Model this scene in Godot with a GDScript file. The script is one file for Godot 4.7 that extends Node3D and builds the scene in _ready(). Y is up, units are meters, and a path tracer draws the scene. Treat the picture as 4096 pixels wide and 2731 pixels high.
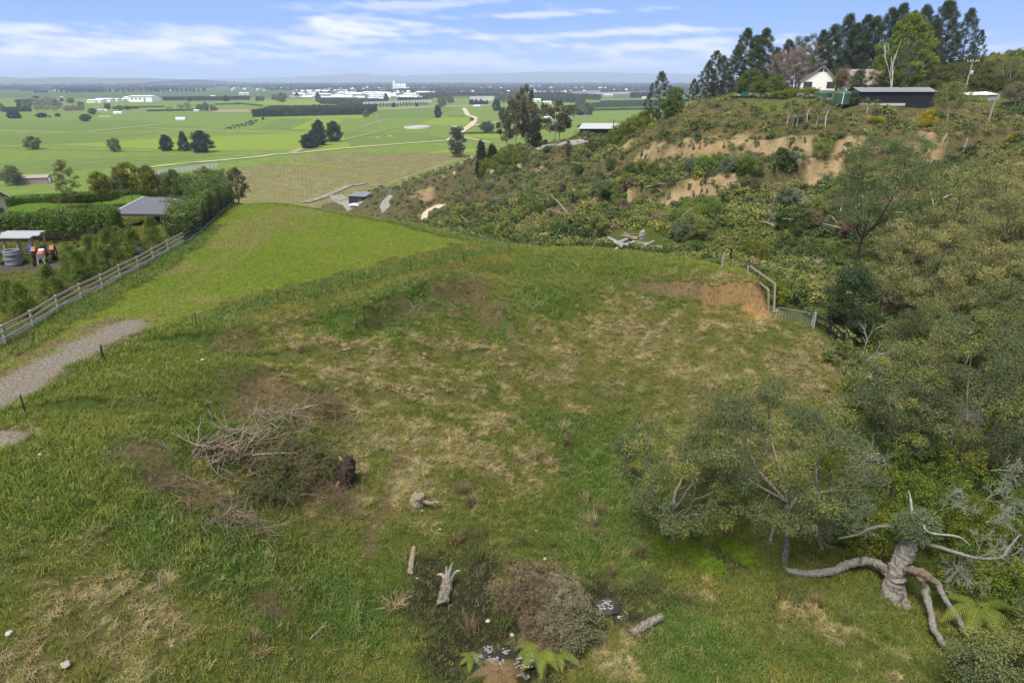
extends Node3D
# ---------------------------------------------------------------- camera model: turns a direction seen in the photo into places on the ground
const EYE := Vector3(0, 15, 0)
const PITCH := deg_to_rad(21.0)
const FOCAL := 682.0
const PLAIN := -45.0
var rng := RandomNumberGenerator.new()
var noise := FastNoiseLite.new()
var noise2 := FastNoiseLite.new()
var used := {}
var M := {}          # materials
var K := {}          # shared meshes
var T0 := 0

func ray(px: float, py: float) -> Vector3:
	var r := (px - 512.0) / FOCAL
	var u := (341.0 - py) / FOCAL
	return Vector3(r, -sin(PITCH) + u * cos(PITCH), -cos(PITCH) - u * sin(PITCH))
func on_level(px: float, py: float, y: float) -> Vector3:      # where that sight line meets a level
	var d := ray(px, py)
	return EYE + d * ((y - EYE.y) / d.y)
func at_reach(px: float, py: float, d: float) -> Vector3:      # at a horizontal distance in depth
	var v := ray(px, py)
	return EYE + v * (d / -v.z)
func on_ground(px: float, py: float, from := 12.0) -> Vector3:      # where that sight line meets the built ground
	var v := ray(px, py)
	v /= -v.z
	var d := from
	while d < 20000.0:
		var p := EYE + v * d
		if p.y <= H(p.x, p.z):
			var lo := d - (0.25 + d * 0.006)
			var hi := d
			for k in 10:
				var m := (lo + hi) * 0.5
				p = EYE + v * m
				if p.y <= H(p.x, p.z): hi = m
				else: lo = m
			p = EYE + v * hi
			return Vector3(p.x, H(p.x, p.z), p.z)
		d += 0.25 + d * 0.006
	return EYE + v * 20000.0
func size_at(p: Vector3, pixels: float) -> float:      # metres that so many pixels span at p
	var f := Vector3(0, -sin(PITCH), -cos(PITCH))
	return pixels / FOCAL * (p - EYE).dot(f)
func on_plain(px: float, py: float, up := 0.0) -> Vector3:
	return on_level(px, py, PLAIN + up)

func stage(s: String) -> void:
	print("%5d ms  %s" % [Time.get_ticks_msec() - T0, s])

# ---------------------------------------------------------------- naming and metas
func numbered(called: String) -> String:
	used[called] = used.get(called, -1) + 1
	return called if used[called] == 0 else "%s_%03d" % [called, used[called]]
func tag(o: Node, label := "", category := "", group := "", kind := "") -> Node:
	if label: o.set_meta("label", label)
	if category: o.set_meta("category", category)
	if group: o.set_meta("group", group)
	if kind: o.set_meta("kind", kind)
	return o
func thing(called: String, where: Vector3, label: String, category: String, group := "", turn := 0.0) -> Node3D:
	var o := Node3D.new()
	o.name = numbered(called)
	add_child(o)
	o.position = where
	o.rotation.y = turn
	tag(o, label, category, group)
	return o
func part(parent: Node, called: String, mesh: Mesh, mat: Material, where := Vector3.ZERO, basis := Basis()) -> MeshInstance3D:
	var o := MeshInstance3D.new()
	o.name = numbered(called) if parent == self else called
	o.mesh = mesh
	if mat: o.material_override = mat
	o.transform = Transform3D(basis, where)
	parent.add_child(o, true)
	return o
func copy(src: Node3D, where: Vector3, turn := 0.0, scl := 1.0, label := "", group := "") -> Node3D:
	var c: Node3D = src.duplicate()
	c.name = numbered(String(src.name).rstrip("0123456789").trim_suffix("_"))
	add_child(c)
	c.position = where
	c.rotation.y = turn
	c.scale = Vector3.ONE * scl
	if label: c.set_meta("label", label)
	if group: c.set_meta("group", group)
	return c

# ---------------------------------------------------------------- shape helpers
class Shape:
	var v := PackedVector3Array()
	var n := PackedVector3Array()
	var c := PackedColorArray()
	var i := PackedInt32Array()
	var uv := PackedVector2Array()
	var tint := Color(1, 1, 1)
	func tri(a: Vector3, b: Vector3, d: Vector3) -> void:      # seen counter-clockwise from outside
		var k := v.size()
		var m := (b - a).cross(d - a).normalized()
		v.append_array([a, b, d]); n.append_array([m, m, m]); c.append_array([tint, tint, tint])
		i.append_array([k, k + 2, k + 1])
	func quad(a: Vector3, b: Vector3, d: Vector3, e: Vector3) -> void:
		var k := v.size()
		var m := (d - a).cross(e - b).normalized()
		v.append_array([a, b, d, e]); n.append_array([m, m, m, m]); c.append_array([tint, tint, tint, tint])
		i.append_array([k, k + 2, k + 1, k, k + 3, k + 2])
	func box(at: Vector3, s: Vector3, b := Basis()) -> void:
		var h := s * 0.5
		var p := []
		for q in 8: p.append(at + b * Vector3(h.x if q & 1 else -h.x, h.y if q & 2 else -h.y, h.z if q & 4 else -h.z))
		quad(p[4], p[5], p[7], p[6]); quad(p[1], p[0], p[2], p[3]); quad(p[5], p[1], p[3], p[7])
		quad(p[0], p[4], p[6], p[2]); quad(p[6], p[7], p[3], p[2]); quad(p[0], p[1], p[5], p[4])
	func tube(path: Array, radii: Array, sides := 6, caps := true) -> void:
		var k0 := v.size()
		var m := path.size()
		var side := Vector3.ZERO
		for j in m:
			var dir: Vector3 = (path[mini(j + 1, m - 1)] - path[maxi(j - 1, 0)]).normalized()
			if side == Vector3.ZERO: side = dir.cross(Vector3(0.31, 0.12, 0.94)).normalized()
			side = (side - dir * side.dot(dir)).normalized()
			var w := dir.cross(side)
			for q in sides:
				var a := TAU * q / sides
				var o := side * cos(a) + w * sin(a)
				v.append(path[j] + o * radii[j]); n.append(o); c.append(tint)
		for j in m - 1:
			for q in sides:
				var a := k0 + j * sides + q
				var b := k0 + j * sides + (q + 1) % sides
				i.append_array([a, a + sides, b, b, a + sides, b + sides])
		if caps:
			for e in [0, m - 1]:
				var k := v.size()
				var nn: Vector3 = ((path[0] - path[1]) if e == 0 else (path[m - 1] - path[m - 2])).normalized()
				for q in sides: v.append(v[k0 + e * sides + q]); n.append(nn); c.append(tint)
				for q in range(1, sides - 1):
					if e == 0: i.append_array([k, k + q, k + q + 1])
					else: i.append_array([k, k + q + 1, k + q])
	func lathe(prof: Array, sides := 16, at := Vector3.ZERO) -> void:      # [radius, height] from the bottom up
		var k0 := v.size()
		for j in prof.size():
			var t: Vector2 = (Vector2(prof[mini(j + 1, prof.size() - 1)][0], prof[mini(j + 1, prof.size() - 1)][1]) - Vector2(prof[maxi(j - 1, 0)][0], prof[maxi(j - 1, 0)][1])).normalized()
			for q in sides:
				var a := TAU * q / sides
				v.append(at + Vector3(cos(a) * prof[j][0], prof[j][1], sin(a) * prof[j][0]))
				n.append(Vector3(cos(a) * t.y, -t.x, sin(a) * t.y).normalized()); c.append(tint)
		for j in prof.size() - 1:
			for q in sides:
				var a := k0 + j * sides + q
				var b := k0 + j * sides + (q + 1) % sides
				i.append_array([a, b, a + sides, b, b + sides, a + sides])
	var flat := false      # facets keep their own normals (thin leaves and blades)
	func mesh(with_uv := false) -> ArrayMesh:
		var a := []
		a.resize(Mesh.ARRAY_MAX)
		a[Mesh.ARRAY_VERTEX] = v; a[Mesh.ARRAY_COLOR] = c; a[Mesh.ARRAY_INDEX] = i
		if not flat: a[Mesh.ARRAY_NORMAL] = n
		if with_uv and uv.size() == v.size(): a[Mesh.ARRAY_TEX_UV] = uv
		var m := ArrayMesh.new()
		m.add_surface_from_arrays(Mesh.PRIMITIVE_TRIANGLES, a)
		return m

func lin(r: float, g: float, b: float) -> Color:      # a real-world base colour
	return Color(r, g, b).linear_to_srgb()
func mat(called: String, col: Color, rough := 0.85, spec := 0.4) -> StandardMaterial3D:
	var m := StandardMaterial3D.new()
	m.resource_name = called
	m.albedo_color = col.linear_to_srgb()
	m.roughness = rough
	m.metallic_specular = spec
	M[called] = m
	return m
func grain(m: StandardMaterial3D, lo: Color, hi: Color, freq: float, scl: Vector3, oct := 4, bump := 0.0, sd := 1, sharp := 0.0) -> StandardMaterial3D:      # mottled colour on a surface, world-triplanar
	var f := FastNoiseLite.new()
	f.seed = sd
	f.frequency = freq
	f.fractal_octaves = oct
	var t := NoiseTexture2D.new()
	t.width = 512; t.height = 512; t.seamless = true
	t.noise = f
	var g := Gradient.new()
	g.set_color(0, lo.linear_to_srgb()); g.set_color(1, hi.linear_to_srgb())
	if sharp > 0.0:
		g.set_offset(0, 0.5 - 0.5 * (1.0 - sharp)); g.set_offset(1, 0.5 + 0.5 * (1.0 - sharp))
	t.color_ramp = g
	m.albedo_texture = t
	m.albedo_color = Color.WHITE
	m.uv1_triplanar = true
	m.uv1_world_triplanar = true
	m.uv1_scale = scl
	if bump != 0.0:
		var b := NoiseTexture2D.new()
		b.width = 512; b.height = 512; b.seamless = true
		b.noise = f
		m.heightmap_enabled = true
		m.heightmap_texture = b
		m.heightmap_scale = bump
	return m
func multi(parent: Node, called: String, mesh: Mesh, mt: Material, buf: PackedFloat32Array) -> MultiMeshInstance3D:
	var mm := MultiMesh.new()
	mm.transform_format = MultiMesh.TRANSFORM_3D
	mm.use_colors = true
	mm.mesh = mesh
	mm.instance_count = buf.size() / 16
	mm.buffer = buf
	var o := MultiMeshInstance3D.new()
	o.name = numbered(called) if parent == self else called
	o.multimesh = mm
	o.material_override = mt
	parent.add_child(o, true)
	return o
func put(buf: PackedFloat32Array, b: Basis, o: Vector3, c: Color) -> void:
	buf.append_array([b.x.x, b.y.x, b.z.x, o.x, b.x.y, b.y.y, b.z.y, o.y, b.x.z, b.y.z, b.z.z, o.z, c.r, c.g, c.b, 1.0])
func nth(k: int) -> String:
	var tens := ["", "", "twenty", "thirty"]
	var ones := ["", "first", "second", "third", "fourth", "fifth", "sixth", "seventh", "eighth", "ninth", "tenth", "eleventh", "twelfth", "thirteenth", "fourteenth", "fifteenth", "sixteenth", "seventeenth", "eighteenth", "nineteenth"]
	if k < 20: return ones[k]
	if k % 10 == 0: return {20: "twentieth", 30: "thirtieth"}[k]
	return tens[k / 10] + "-" + ones[k % 10]
func rf(a: float, b: float) -> float: return rng.randf_range(a, b)
# ---------------------------------------------------------------- ground heights: a smooth surface through surveyed points, then cuts, banks and tussocky relief
const GX0 := -150.0
const GX1 := 252.0
const GZ0 := -420.0
const GZ1 := 27.0
const GS := 3.0
var gw := int((GX1 - GX0) / GS) + 1
var gh := int((GZ1 - GZ0) / GS) + 1
var coarse := PackedFloat32Array()
var bank := PackedVector2Array()
var bank_h := [0.1, 0.6, 1.15, 1.4, 1.55, 1.85, 2.05, 2.05]
var bench_side := PackedVector2Array()
var slumps := []
var hollows := []      # wet hollows in the gully floor (x, radius, z)
var scarps := []      # [polyline, half step]

func survey() -> Array:
	var s := []
	# plateau and gully: sight line and level
	for a in [[24, 414, 0.0], [0, 470, -0.1], [0, 370, 0.1], [0, 345, 0.1], [100, 350, 0.1], [197, 320, 0.0], [278, 296, 0.0], [355, 281, 0.0], [412, 269, 0.0], [463, 261, 0.0], [508, 252, 0.0],
		[110, 300, 0.3], [180, 255, 0.3], [232, 205, 0.0], [280, 203, 0.0], [330, 212, 0.0], [400, 222, 0.0], [460, 236, 0.0], [300, 250, 0.1], [400, 245, 0.1], [150, 330, 0.0],
		[540, 247, -0.2], [600, 247, -0.2], [660, 255, -0.2], [700, 262, -0.3], [560, 270, -0.5], [620, 285, -0.9], [680, 300, -1.3], [740, 318, -1.6], [800, 328, -1.7], [520, 280, -0.6],
		[640, 262, -0.4], [720, 285, -0.9], [760, 300, -1.2],
		[60, 470, -0.5], [0, 560, -0.9], [100, 540, -1.2], [0, 682, -2.4], [100, 640, -2.6], [180, 460, -1.1], [220, 395, -0.9], [240, 440, -1.9], [220, 520, -2.6], [330, 470, -3.2], [330, 360, -1.2], [400, 320, -0.9],
		[450, 285, -0.2], [480, 300, -1.5], [420, 380, -2.2], [500, 350, -2.2], [560, 330, -2.2], [400, 440, -3.1], [470, 440, -3.5], [545, 420, -4.2], [590, 410, -4.6], [620, 400, -4.2], [700, 380, -2.8], [780, 360, -2.2], [840, 350, -2.2],
		[620, 460, -5.7], [595, 500, -6.2], [555, 500, -5.6], [480, 520, -4.9], [410, 520, -4.4], [350, 560, -4.9], [300, 620, -4.5], [240, 682, -4.3], [420, 600, -6.0], [480, 620, -6.3], [540, 600, -6.2], [620, 560, -6.0], [700, 500, -5.4], [680, 600, -6.3],
		[780, 420, -3.8], [840, 400, -3.4], [780, 580, -6.2], [860, 600, -6.0], [760, 660, -6.2], [640, 660, -6.6], [500, 680, -6.8], [400, 682, -6.0], [940, 620, -6.2], [1000, 660, -6.4], [850, 520, -6.0], [780, 500, -5.2], [560, 682, -6.9],
		[860, 370, -3.6], [900, 400, -6.0], [960, 450, -7.0], [1020, 520, -7.2]]:
		s.append(on_level(a[0], a[1], a[2] * (1.38 if a[1] > 335 and a[2] < -0.4 else 1.0)))
	# gully to the side and behind, the yard, lawn and slopes that the photograph hides
	for a in [[0, -7.0, -8], [0, -7, 10], [-14, -4.5, 0], [-30, -1.8, 0], [-45, -0.6, 0], [14, -6.8, 0], [30, -6.5, 0], [45, -5.0, 10], [-30, -1.5, 25], [20, -7, 25], [30, -7.0, -28], [40, -6.0, -20], [60, -1.0, -10], [80, 4, 0],
		[-49, -0.9, -52], [-43, -1.2, -66], [-62, -1.6, -62], [-50, -1.2, -75], [-45, -1.8, -86], [-65, -2.2, -85], [-90, -2.4, -85], [-60, -3.0, -110], [-75, -3.2, -118], [-100, -3.4, -110], [-110, -2, -70], [-85, -1.2, -45], [-60, -0.8, -36], [-110, 0, -20], [-70, -0.4, 0],
		[-50, -10, -140], [-80, -10, -145], [-115, -10, -145], [-90, -24, -190], [-60, -26, -185], [-130, -24, -190], [-100, -42, -260], [-60, -44, -260], [-140, -42, -260], [-100, -47, -330], [-140, -48, -400], [-90, -48, -400], [-40, -6, -112], [-25, -7, -105], [-30, -22, -160], [-10, -10, -105], [-25, -32, -200],
		[2, -8, -92], [12, -8, -84], [24, -7, -80], [36, -6.5, -76], [46, -6, -70], [52, -6, -60], [46, -7, -48], [40, -7.5, -40], [48, -5, -36], [58, -1.5, -44], [60, 0, -30]]:
		s.append(Vector3(a[0], a[1] * (1.38 if a[1] < -3.0 and a[2] > -34 else 1.0), a[2]))
	# the scrub hillside, the spur and the ridge: sight line and reach
	for a in [[388, 190, 352], [430, 174, 332], [470, 164, 312], [512, 150, 300], [560, 143, 290], [600, 136, 272],
		[385, 201, 365], [410, 206, 300], [440, 198, 262], [470, 190, 250], [520, 176, 240], [560, 166, 232], [600, 156, 215], [640, 141, 192], [656, 124, 188], [690, 104, 185], [720, 98, 181], [760, 97, 176],
		[440, 216, 165], [480, 220, 138], [520, 214, 138], [560, 205, 142], [600, 196, 142], [640, 186, 132], [680, 174, 134], [640, 160, 158], [690, 154, 146], [740, 151, 142], [700, 125, 160], [760, 118, 156],
		[520, 232, 100], [570, 235, 94], [620, 230, 96], [660, 222, 98], [700, 224, 93], [740, 212, 102], [780, 224, 88], [800, 205, 100], [740, 185, 118], [700, 200, 112], [800, 175, 120], [850, 180, 112], [850, 150, 130], [850, 122, 145], [860, 106, 150], [800, 104, 152],
		[910, 104, 154], [970, 102, 156], [1020, 112, 142], [1020, 150, 116], [1020, 200, 94], [930, 180, 106], [930, 145, 128], [960, 240, 72], [1020, 260, 66], [880, 240, 76], [830, 250, 74], [1020, 320, 52], [940, 320, 54],
		[790, 93, 196], [840, 93, 192], [900, 95, 186], [960, 90, 186], [1010, 80, 190], [960, 63, 226], [1024, 54, 226]]:
		s.append(at_reach(a[0], a[1], a[2]))
	for a in [[170, 23, -240], [230, 28, -240], [200, 20, -150], [240, 24, -120], [150, 13, -110], [130, 10, -70], [110, 6, -30], [180, 14, -20], [230, 20, -40], [90, 8, -225], [60, 2, -225], [110, 4, -270], [60, -14, -280], [110, -14, -320], [170, 0, -320], [230, 10, -330],
		[60, -38, -360], [120, -38, -400], [200, -30, -410], [0, -48, -410], [-40, -48, -400], [-60, -47, -300], [-30, -44, -300], [-40, -46, -350], [0, -46, -380], [30, -40, -360], [230, 20, 20], [120, 4, 20], [70, 0, 20]]:
		s.append(Vector3(a[0], a[1], a[2]))
	return s

func solve_surface() -> void:
	var s := survey()
	var n := s.size()
	var m := n + 3
	var A := []
	for r in m:
		var row := PackedFloat64Array()
		row.resize(m + 1)
		if r < n:
			for k in n:
				var d2: float = (s[r].x - s[k].x) ** 2 + (s[r].z - s[k].z) ** 2
				row[k] = 0.5 * d2 * log(d2) if d2 > 0.0 else 0.0
			row[r] += 12.0
			row[n] = 1; row[n + 1] = s[r].x; row[n + 2] = s[r].z
			row[m] = s[r].y
		else:
			for k in n: row[k] = [1.0, s[k].x, s[k].z][r - n]
		A.append(row)
	for col in m:
		var best := col
		for r in range(col + 1, m):
			if absf(A[r][col]) > absf(A[best][col]): best = r
		var tmp: PackedFloat64Array = A[col]
		A[col] = A[best]; A[best] = tmp
		var pr: PackedFloat64Array = A[col]
		for r in range(col + 1, m):
			var rr: PackedFloat64Array = A[r]
			if rr[col] == 0.0: continue
			var f := rr[col] / pr[col]
			for k in range(col, m + 1): rr[k] -= f * pr[k]
			A[r] = rr
	var w := PackedFloat64Array()
	w.resize(m)
	for r in range(m - 1, -1, -1):
		var acc: float = A[r][m]
		for k in range(r + 1, m): acc -= A[r][k] * w[k]
		w[r] = acc / A[r][r]
	var sx := PackedFloat64Array()
	var sz := PackedFloat64Array()
	for p in s: sx.append(p.x); sz.append(p.z)
	coarse.resize(gw * gh)
	for j in gh:
		var z := GZ0 + j * GS
		for i in gw:
			var x := GX0 + i * GS
			var y := w[n] + w[n + 1] * x + w[n + 2] * z
			for k in n:
				var dx := x - sx[k]
				var dz := z - sz[k]
				var d2 := dx * dx + dz * dz
				if d2 > 0.0: y += w[k] * 0.5 * d2 * log(d2)
			coarse[j * gw + i] = maxf(y, PLAIN - 2.0)

func smooth_height(x: float, z: float) -> float:      # bicubic (Catmull-Rom) between the coarse grid's points
	var fx := clampf((x - GX0) / GS, 1.0, gw - 2.001)
	var fz := clampf((z - GZ0) / GS, 1.0, gh - 2.001)
	var i := int(fx)
	var j := int(fz)
	if i > gw - 3: i = gw - 3
	if j > gh - 3: j = gh - 3
	var u := fx - i
	var t := fz - j
	var k := (j - 1) * gw + i
	var a := cubic_interpolate(coarse[k], coarse[k + 1], coarse[k - 1], coarse[k + 2], u)
	k += gw
	var b := cubic_interpolate(coarse[k], coarse[k + 1], coarse[k - 1], coarse[k + 2], u)
	k += gw
	var c := cubic_interpolate(coarse[k], coarse[k + 1], coarse[k - 1], coarse[k + 2], u)
	k += gw
	var d := cubic_interpolate(coarse[k], coarse[k + 1], coarse[k - 1], coarse[k + 2], u)
	return cubic_interpolate(b, c, a, d, t)

func along(line: PackedVector2Array, x: float, z: float) -> Vector3:      # (signed distance, place along 0..n, distance past the ends)
	var best := 1e9
	var out := Vector3(1e9, 0, 0)
	var p := Vector2(x, z)
	for k in line.size() - 1:
		var a := line[k]
		var d := line[k + 1] - a
		var t := clampf((p - a).dot(d) / d.length_squared(), 0.0, 1.0)
		var q := a + d * t
		var dist := p.distance_to(q)
		if dist < best:
			best = dist
			var side := signf(d.x * (p.y - a.y) - d.y * (p.x - a.x))
			out = Vector3(dist * side, k + t, 0)
	return out
func lines() -> void:
	for a in [[586, 273, -0.7], [623, 285, -1.0], [655, 298, -1.3], [687, 304, -1.5], [713, 309, -1.6], [745, 313, -1.75], [768, 317, -1.8], [830, 334, -2.0]]:
		var p := on_level(a[0], a[1], a[2])
		bank.append(Vector2(p.x, p.z))
	for a in [[774, 319, -1.8], [763, 296, -0.4], [738, 272, -0.2], [700, 255, -0.2]]:
		var p := on_level(a[0], a[1], a[2])
		bench_side.append(Vector2(p.x, p.z))
	for e in [[[[380, 313], [418, 297], [450, 289], [478, 288], [498, 301]], 0.6], [[[212, 352], [250, 346], [300, 327], [352, 319]], 0.35], [[[120, 452], [160, 441], [200, 421], [242, 396]], 0.35], [[[300, 352], [345, 343], [400, 340], [450, 330]], 0.3], [[[330, 385], [380, 372], [430, 365]], 0.3], [[[610, 335], [670, 342], [720, 352]], 0.25]]:
		var nl := PackedVector2Array()
		for a in e[0]:
			var p := on_level(a[0], a[1], -0.6 - maxf(0.0, (a[1] - 320) * 0.02))
			nl.append(Vector2(p.x, p.z))
		slumps.append([nl, e[1]])
	for s in [[[[610, 152, 165], [650, 151, 156], [700, 149, 146], [745, 149, 141], [800, 150, 134], [850, 148, 131]], 1.1], [[[640, 208, 124], [668, 202, 123], [700, 190, 120], [735, 178, 122]], 1.3], [[[540, 196, 150], [575, 192, 150]], 0.5], [[[500, 222, 128], [540, 226, 108]], 0.5],
			[[[880, 150, 126], [920, 148, 126]], 1.2]]:
		var l := PackedVector2Array()
		for a in s[0]:
			var p := at_reach(a[0], a[1], a[2])
			l.append(Vector2(p.x, p.z))
		var box := Rect2(l[0], Vector2.ZERO)
		for q in l: box = box.expand(q)
		scarps.append([l, s[1], box.grow(24.0)])
func H(x: float, z: float) -> float:
	if x < GX0 + GS or x > GX1 - GS or z < GZ0 + GS or z > GZ1: return PLAIN
	var y := smooth_height(x, z)
	var d := -z
	if d < 96.0 and absf(x) < 70.0:
		if x > 2.0 and x < 36.0 and d > 34.0 and d < 80.0:      # the cut beside the track
			var s := along(bank, x, z)
			var k := int(clampf(s.y, 0, 6.999))
			var h: float = lerpf(bank_h[k], bank_h[k + 1], s.y - k)
			var wob := noise.get_noise_2d(x * 9.0, z * 9.0) * 0.5
			var up := smoothstep(-0.3, 0.45, -s.x + wob)
			var side := along(bench_side, x, z)
			y += h * up * (1.0 - smoothstep(2.5, 11.0, absf(s.x))) * smoothstep(-0.4, 0.5, -side.x + wob)
		for e in slumps:      # slumped steps in the slope under the terrace
			var box: Vector2 = e[0][0]
			if absf(x - box.x) > 26.0 or absf(z - box.y) > 26.0: continue
			var a := along(e[0], x, z)
			if absf(a.x) < 4.5: y += e[1] * (1.0 - smoothstep(1.0, 4.5, absf(a.x))) * (2.0 * smoothstep(-0.5, 0.5, -a.x + noise.get_noise_2d(x * 12.0, z * 12.0) * 0.8) - 1.0)
		var rough := tussock_relief(x, z, y)
		var level := 1.0
		for b in hollows:
			var e: float = 1.0 - smoothstep(0.55, 1.3, Vector2(x - b.x, z - b.z).length() / b.y)
			level = minf(level, 1.0 - 0.9 * e)
			y -= 0.22 * e
		y += rough * level
	elif y > PLAIN + 1.0:
		var here := Vector2(x, z)
		for s in scarps:
			if not s[2].has_point(here): continue
			var a := along(s[0], x, z)
			if absf(a.x) < 24.0:
				var e: float = s[1] * (1.0 - smoothstep(10.0, 24.0, absf(a.x)))
				y += e * (2.0 * smoothstep(-1.2, 1.2, -a.x + noise.get_noise_2d(x * 4.0, z * 4.0)) - 1.0)
		y += noise.get_noise_2d(x * 1.1, z * 1.1) * 0.9 + noise.get_noise_2d(x * 4.5, z * 4.5) * 0.3
	return y
func tussock_relief(x: float, z: float, y: float) -> float:
	var g := clampf(-(y + 0.45) / 0.8, 0.0, 1.0)      # the mown terrace is even, the slopes below it hummocky
	var a := noise.get_noise_2d(x * 3.0, z * 3.0)
	var b := noise2.get_noise_2d(x * 9.0, z * 11.0)
	var out := g * (a * 0.5 + absf(b) * 0.46 + noise2.get_noise_2d(x * 24.0, z * 28.0) * 0.10) + (1.0 - g) * a * 0.05
	# slumped steps on the slope under the terrace
	return out
func fast_grid(x0: float, x1: float, z0: float, z1: float, s: float, hole := Rect2()) -> Array:
	var w := int(round((x1 - x0) / s)) + 1
	var h := int(round((z1 - z0) / s)) + 1
	var v := PackedVector3Array()
	v.resize(w * h)
	for j in h:
		for i in w:
			var x := x0 + i * s
			var z := z0 + j * s
			v[j * w + i] = Vector3(x, H(x, z), z)
	var n := PackedVector3Array()
	n.resize(w * h)
	for j in h:
		for i in w:
			var dx := v[j * w + mini(i + 1, w - 1)] - v[j * w + maxi(i - 1, 0)]
			var dz := v[mini(j + 1, h - 1) * w + i] - v[maxi(j - 1, 0) * w + i]
			n[j * w + i] = dz.cross(dx).normalized()
	var idx := PackedInt32Array()
	for j in h - 1:
		for i in w - 1:
			var x := x0 + i * s
			var z := z0 + j * s
			if hole.has_area() and x >= hole.position.x and x + s <= hole.end.x and z >= hole.position.y and z + s <= hole.end.y: continue
			var a := j * w + i
			idx.append_array([a, a + 1, a + w, a + 1, a + w + 1, a + w])
	return [v, n, idx]
func ground_mesh(g: Array, colour: Callable) -> ArrayMesh:
	var c := PackedColorArray()
	c.resize(g[0].size())
	for k in g[0].size(): c[k] = colour.call(g[0][k], g[1][k])
	var a := []
	a.resize(Mesh.ARRAY_MAX)
	a[Mesh.ARRAY_VERTEX] = g[0]; a[Mesh.ARRAY_NORMAL] = g[1]; a[Mesh.ARRAY_COLOR] = c; a[Mesh.ARRAY_INDEX] = g[2]
	var m := ArrayMesh.new()
	m.add_surface_from_arrays(Mesh.PRIMITIVE_TRIANGLES, a)
	return m
# ---------------------------------------------------------------- air and light
const FOG := 0.00009
var banks := [[-29, 2.1, 8.5, 1.0, 0.95], [-24, 1.5, 7.0, 0.55, 0.75], [-36, 2.9, 6.0, 0.5, 0.75], [-36, 5.6, 9.0, 0.6, 0.7], [-10.5, 3.6, 6.5, 0.75, 0.95], [-14, 2.5, 6.0, 0.9, 0.7], [-4, 1.5, 9.0, 0.8, 0.6], [-21, 3.2, 9, 0.4, 0.5], [7, 3.2, 10.0, 0.35, 0.75], [12, 2.3, 12.0, 0.45, 0.75], [17, 1.6, 9.0, 0.5, 0.7], [20, 0.7, 9.0, 0.4, 0.65], [2, 4.6, 8.0, 0.25, 0.6], [-8, 5.2, 8.0, 0.35, 0.5], [-32, 0.9, 9.0, 0.3, 0.4], [34, 2.0, 4.0, 0.25, 0.4], [5, 0.9, 14, 0.3, 0.5], [6, 5.9, 5, 0.15, 0.5]]
func sky_at(az: float, el: float) -> Color:      # degrees; az 0 is where the camera looks
	var c := Color(0.58, 0.74, 1.02).lerp(Color(0.19, 0.39, 0.87), 1.0 - exp(-el / 3.2))
	c = c.lerp(Color(0.16, 0.33, 0.76), smoothstep(6.0, 50.0, el))
	# high cloud on a level sheet
	var d := 1.0 / (tan(deg_to_rad(el)) + 0.05)
	var a := deg_to_rad(az)
	var x := sin(a) * d
	var z := cos(a) * d
	var w := noise2.get_noise_2d(x * 1.6 + 40.0, z * 1.2)
	var s := noise.get_noise_2d(x * 3.0 + w * 9.0, z * 4.0 + 9.0 + w * 9.0) + 0.4 * noise.get_noise_2d(x * 11.0 + w * 20.0, z * 9.0 + w * 12.0)
	var k := smoothstep(-0.2, 0.5, s + 0.42) * smoothstep(4.0, 16.0, el)
	if el < 10.0 and absf(az) < 60.0:      # streaks and banks low over the plain
		var f := noise.get_noise_2d(az * 2.2 + 300.0, el * 16.0 + az * 0.9)
		var g := noise2.get_noise_2d(az * 7.0 + 90.0, el * 42.0 + az * 3.0)
		for b in banks:
			var ex: float = (az - b[0]) / b[2]
			var ey: float = (el - b[1] - 0.03 * (az - b[0])) / b[3]
			var r := sqrt(ex * ex + ey * ey) + f * 0.95 + g * 0.55
			k = maxf(k, b[4] * (1.0 - smoothstep(-0.1, 1.35, r)))
	return c.lerp(Color(0.93, 0.94, 0.97), clampf(k, 0.0, 1.0))
func make_sky() -> void:
	var lo := Image.create(720, 360, false, Image.FORMAT_RGBF)
	lo.fill(Color(0.30, 0.33, 0.28))
	for j in 181:
		for i in 720: lo.set_pixel(i, j, sky_at(wrapf((i + 0.5) * 0.5, -180.0, 180.0), maxf(90.0 - (j + 0.5) * 0.5, 0.05)))
	lo.resize(4096, 2048, Image.INTERPOLATE_BILINEAR)
	for j in range(926, 1025):      # the part the camera looks at, finely
		for i in range(-560, 560): lo.set_pixel(posmod(i, 4096), j, sky_at((i + 0.5) / 4096.0 * 360.0, maxf(90.0 - (j + 0.5) / 2048.0 * 180.0, 0.02)))
	var p := PanoramaSkyMaterial.new()
	p.panorama = ImageTexture.create_from_image(lo)
	p.energy_multiplier = 0.75
	var sky := Sky.new()
	sky.sky_material = p
	var env := Environment.new()
	env.background_mode = Environment.BG_SKY
	env.sky = sky
	env.tonemap_mode = Environment.TONE_MAPPER_LINEAR
	env.tonemap_exposure = 1.52
	env.sdfgi_enabled = true
	env.ssao_enabled = true
	env.ssil_enabled = true
	env.fog_enabled = FOG > 0.0
	env.fog_density = FOG
	env.fog_light_color = Color(0.80, 0.88, 1.0)
	var we := WorldEnvironment.new()
	we.name = "environment"
	we.environment = env
	add_child(we)
	var sun := DirectionalLight3D.new()
	sun.name = "sun"
	sun.light_energy = 1.5
	sun.light_color = Color(1.0, 0.97, 0.92)
	sun.light_angular_distance = 26.0
	sun.shadow_enabled = true
	sun.rotation = Vector3(deg_to_rad(-62), deg_to_rad(-35), 0)
	add_child(sun)
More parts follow.
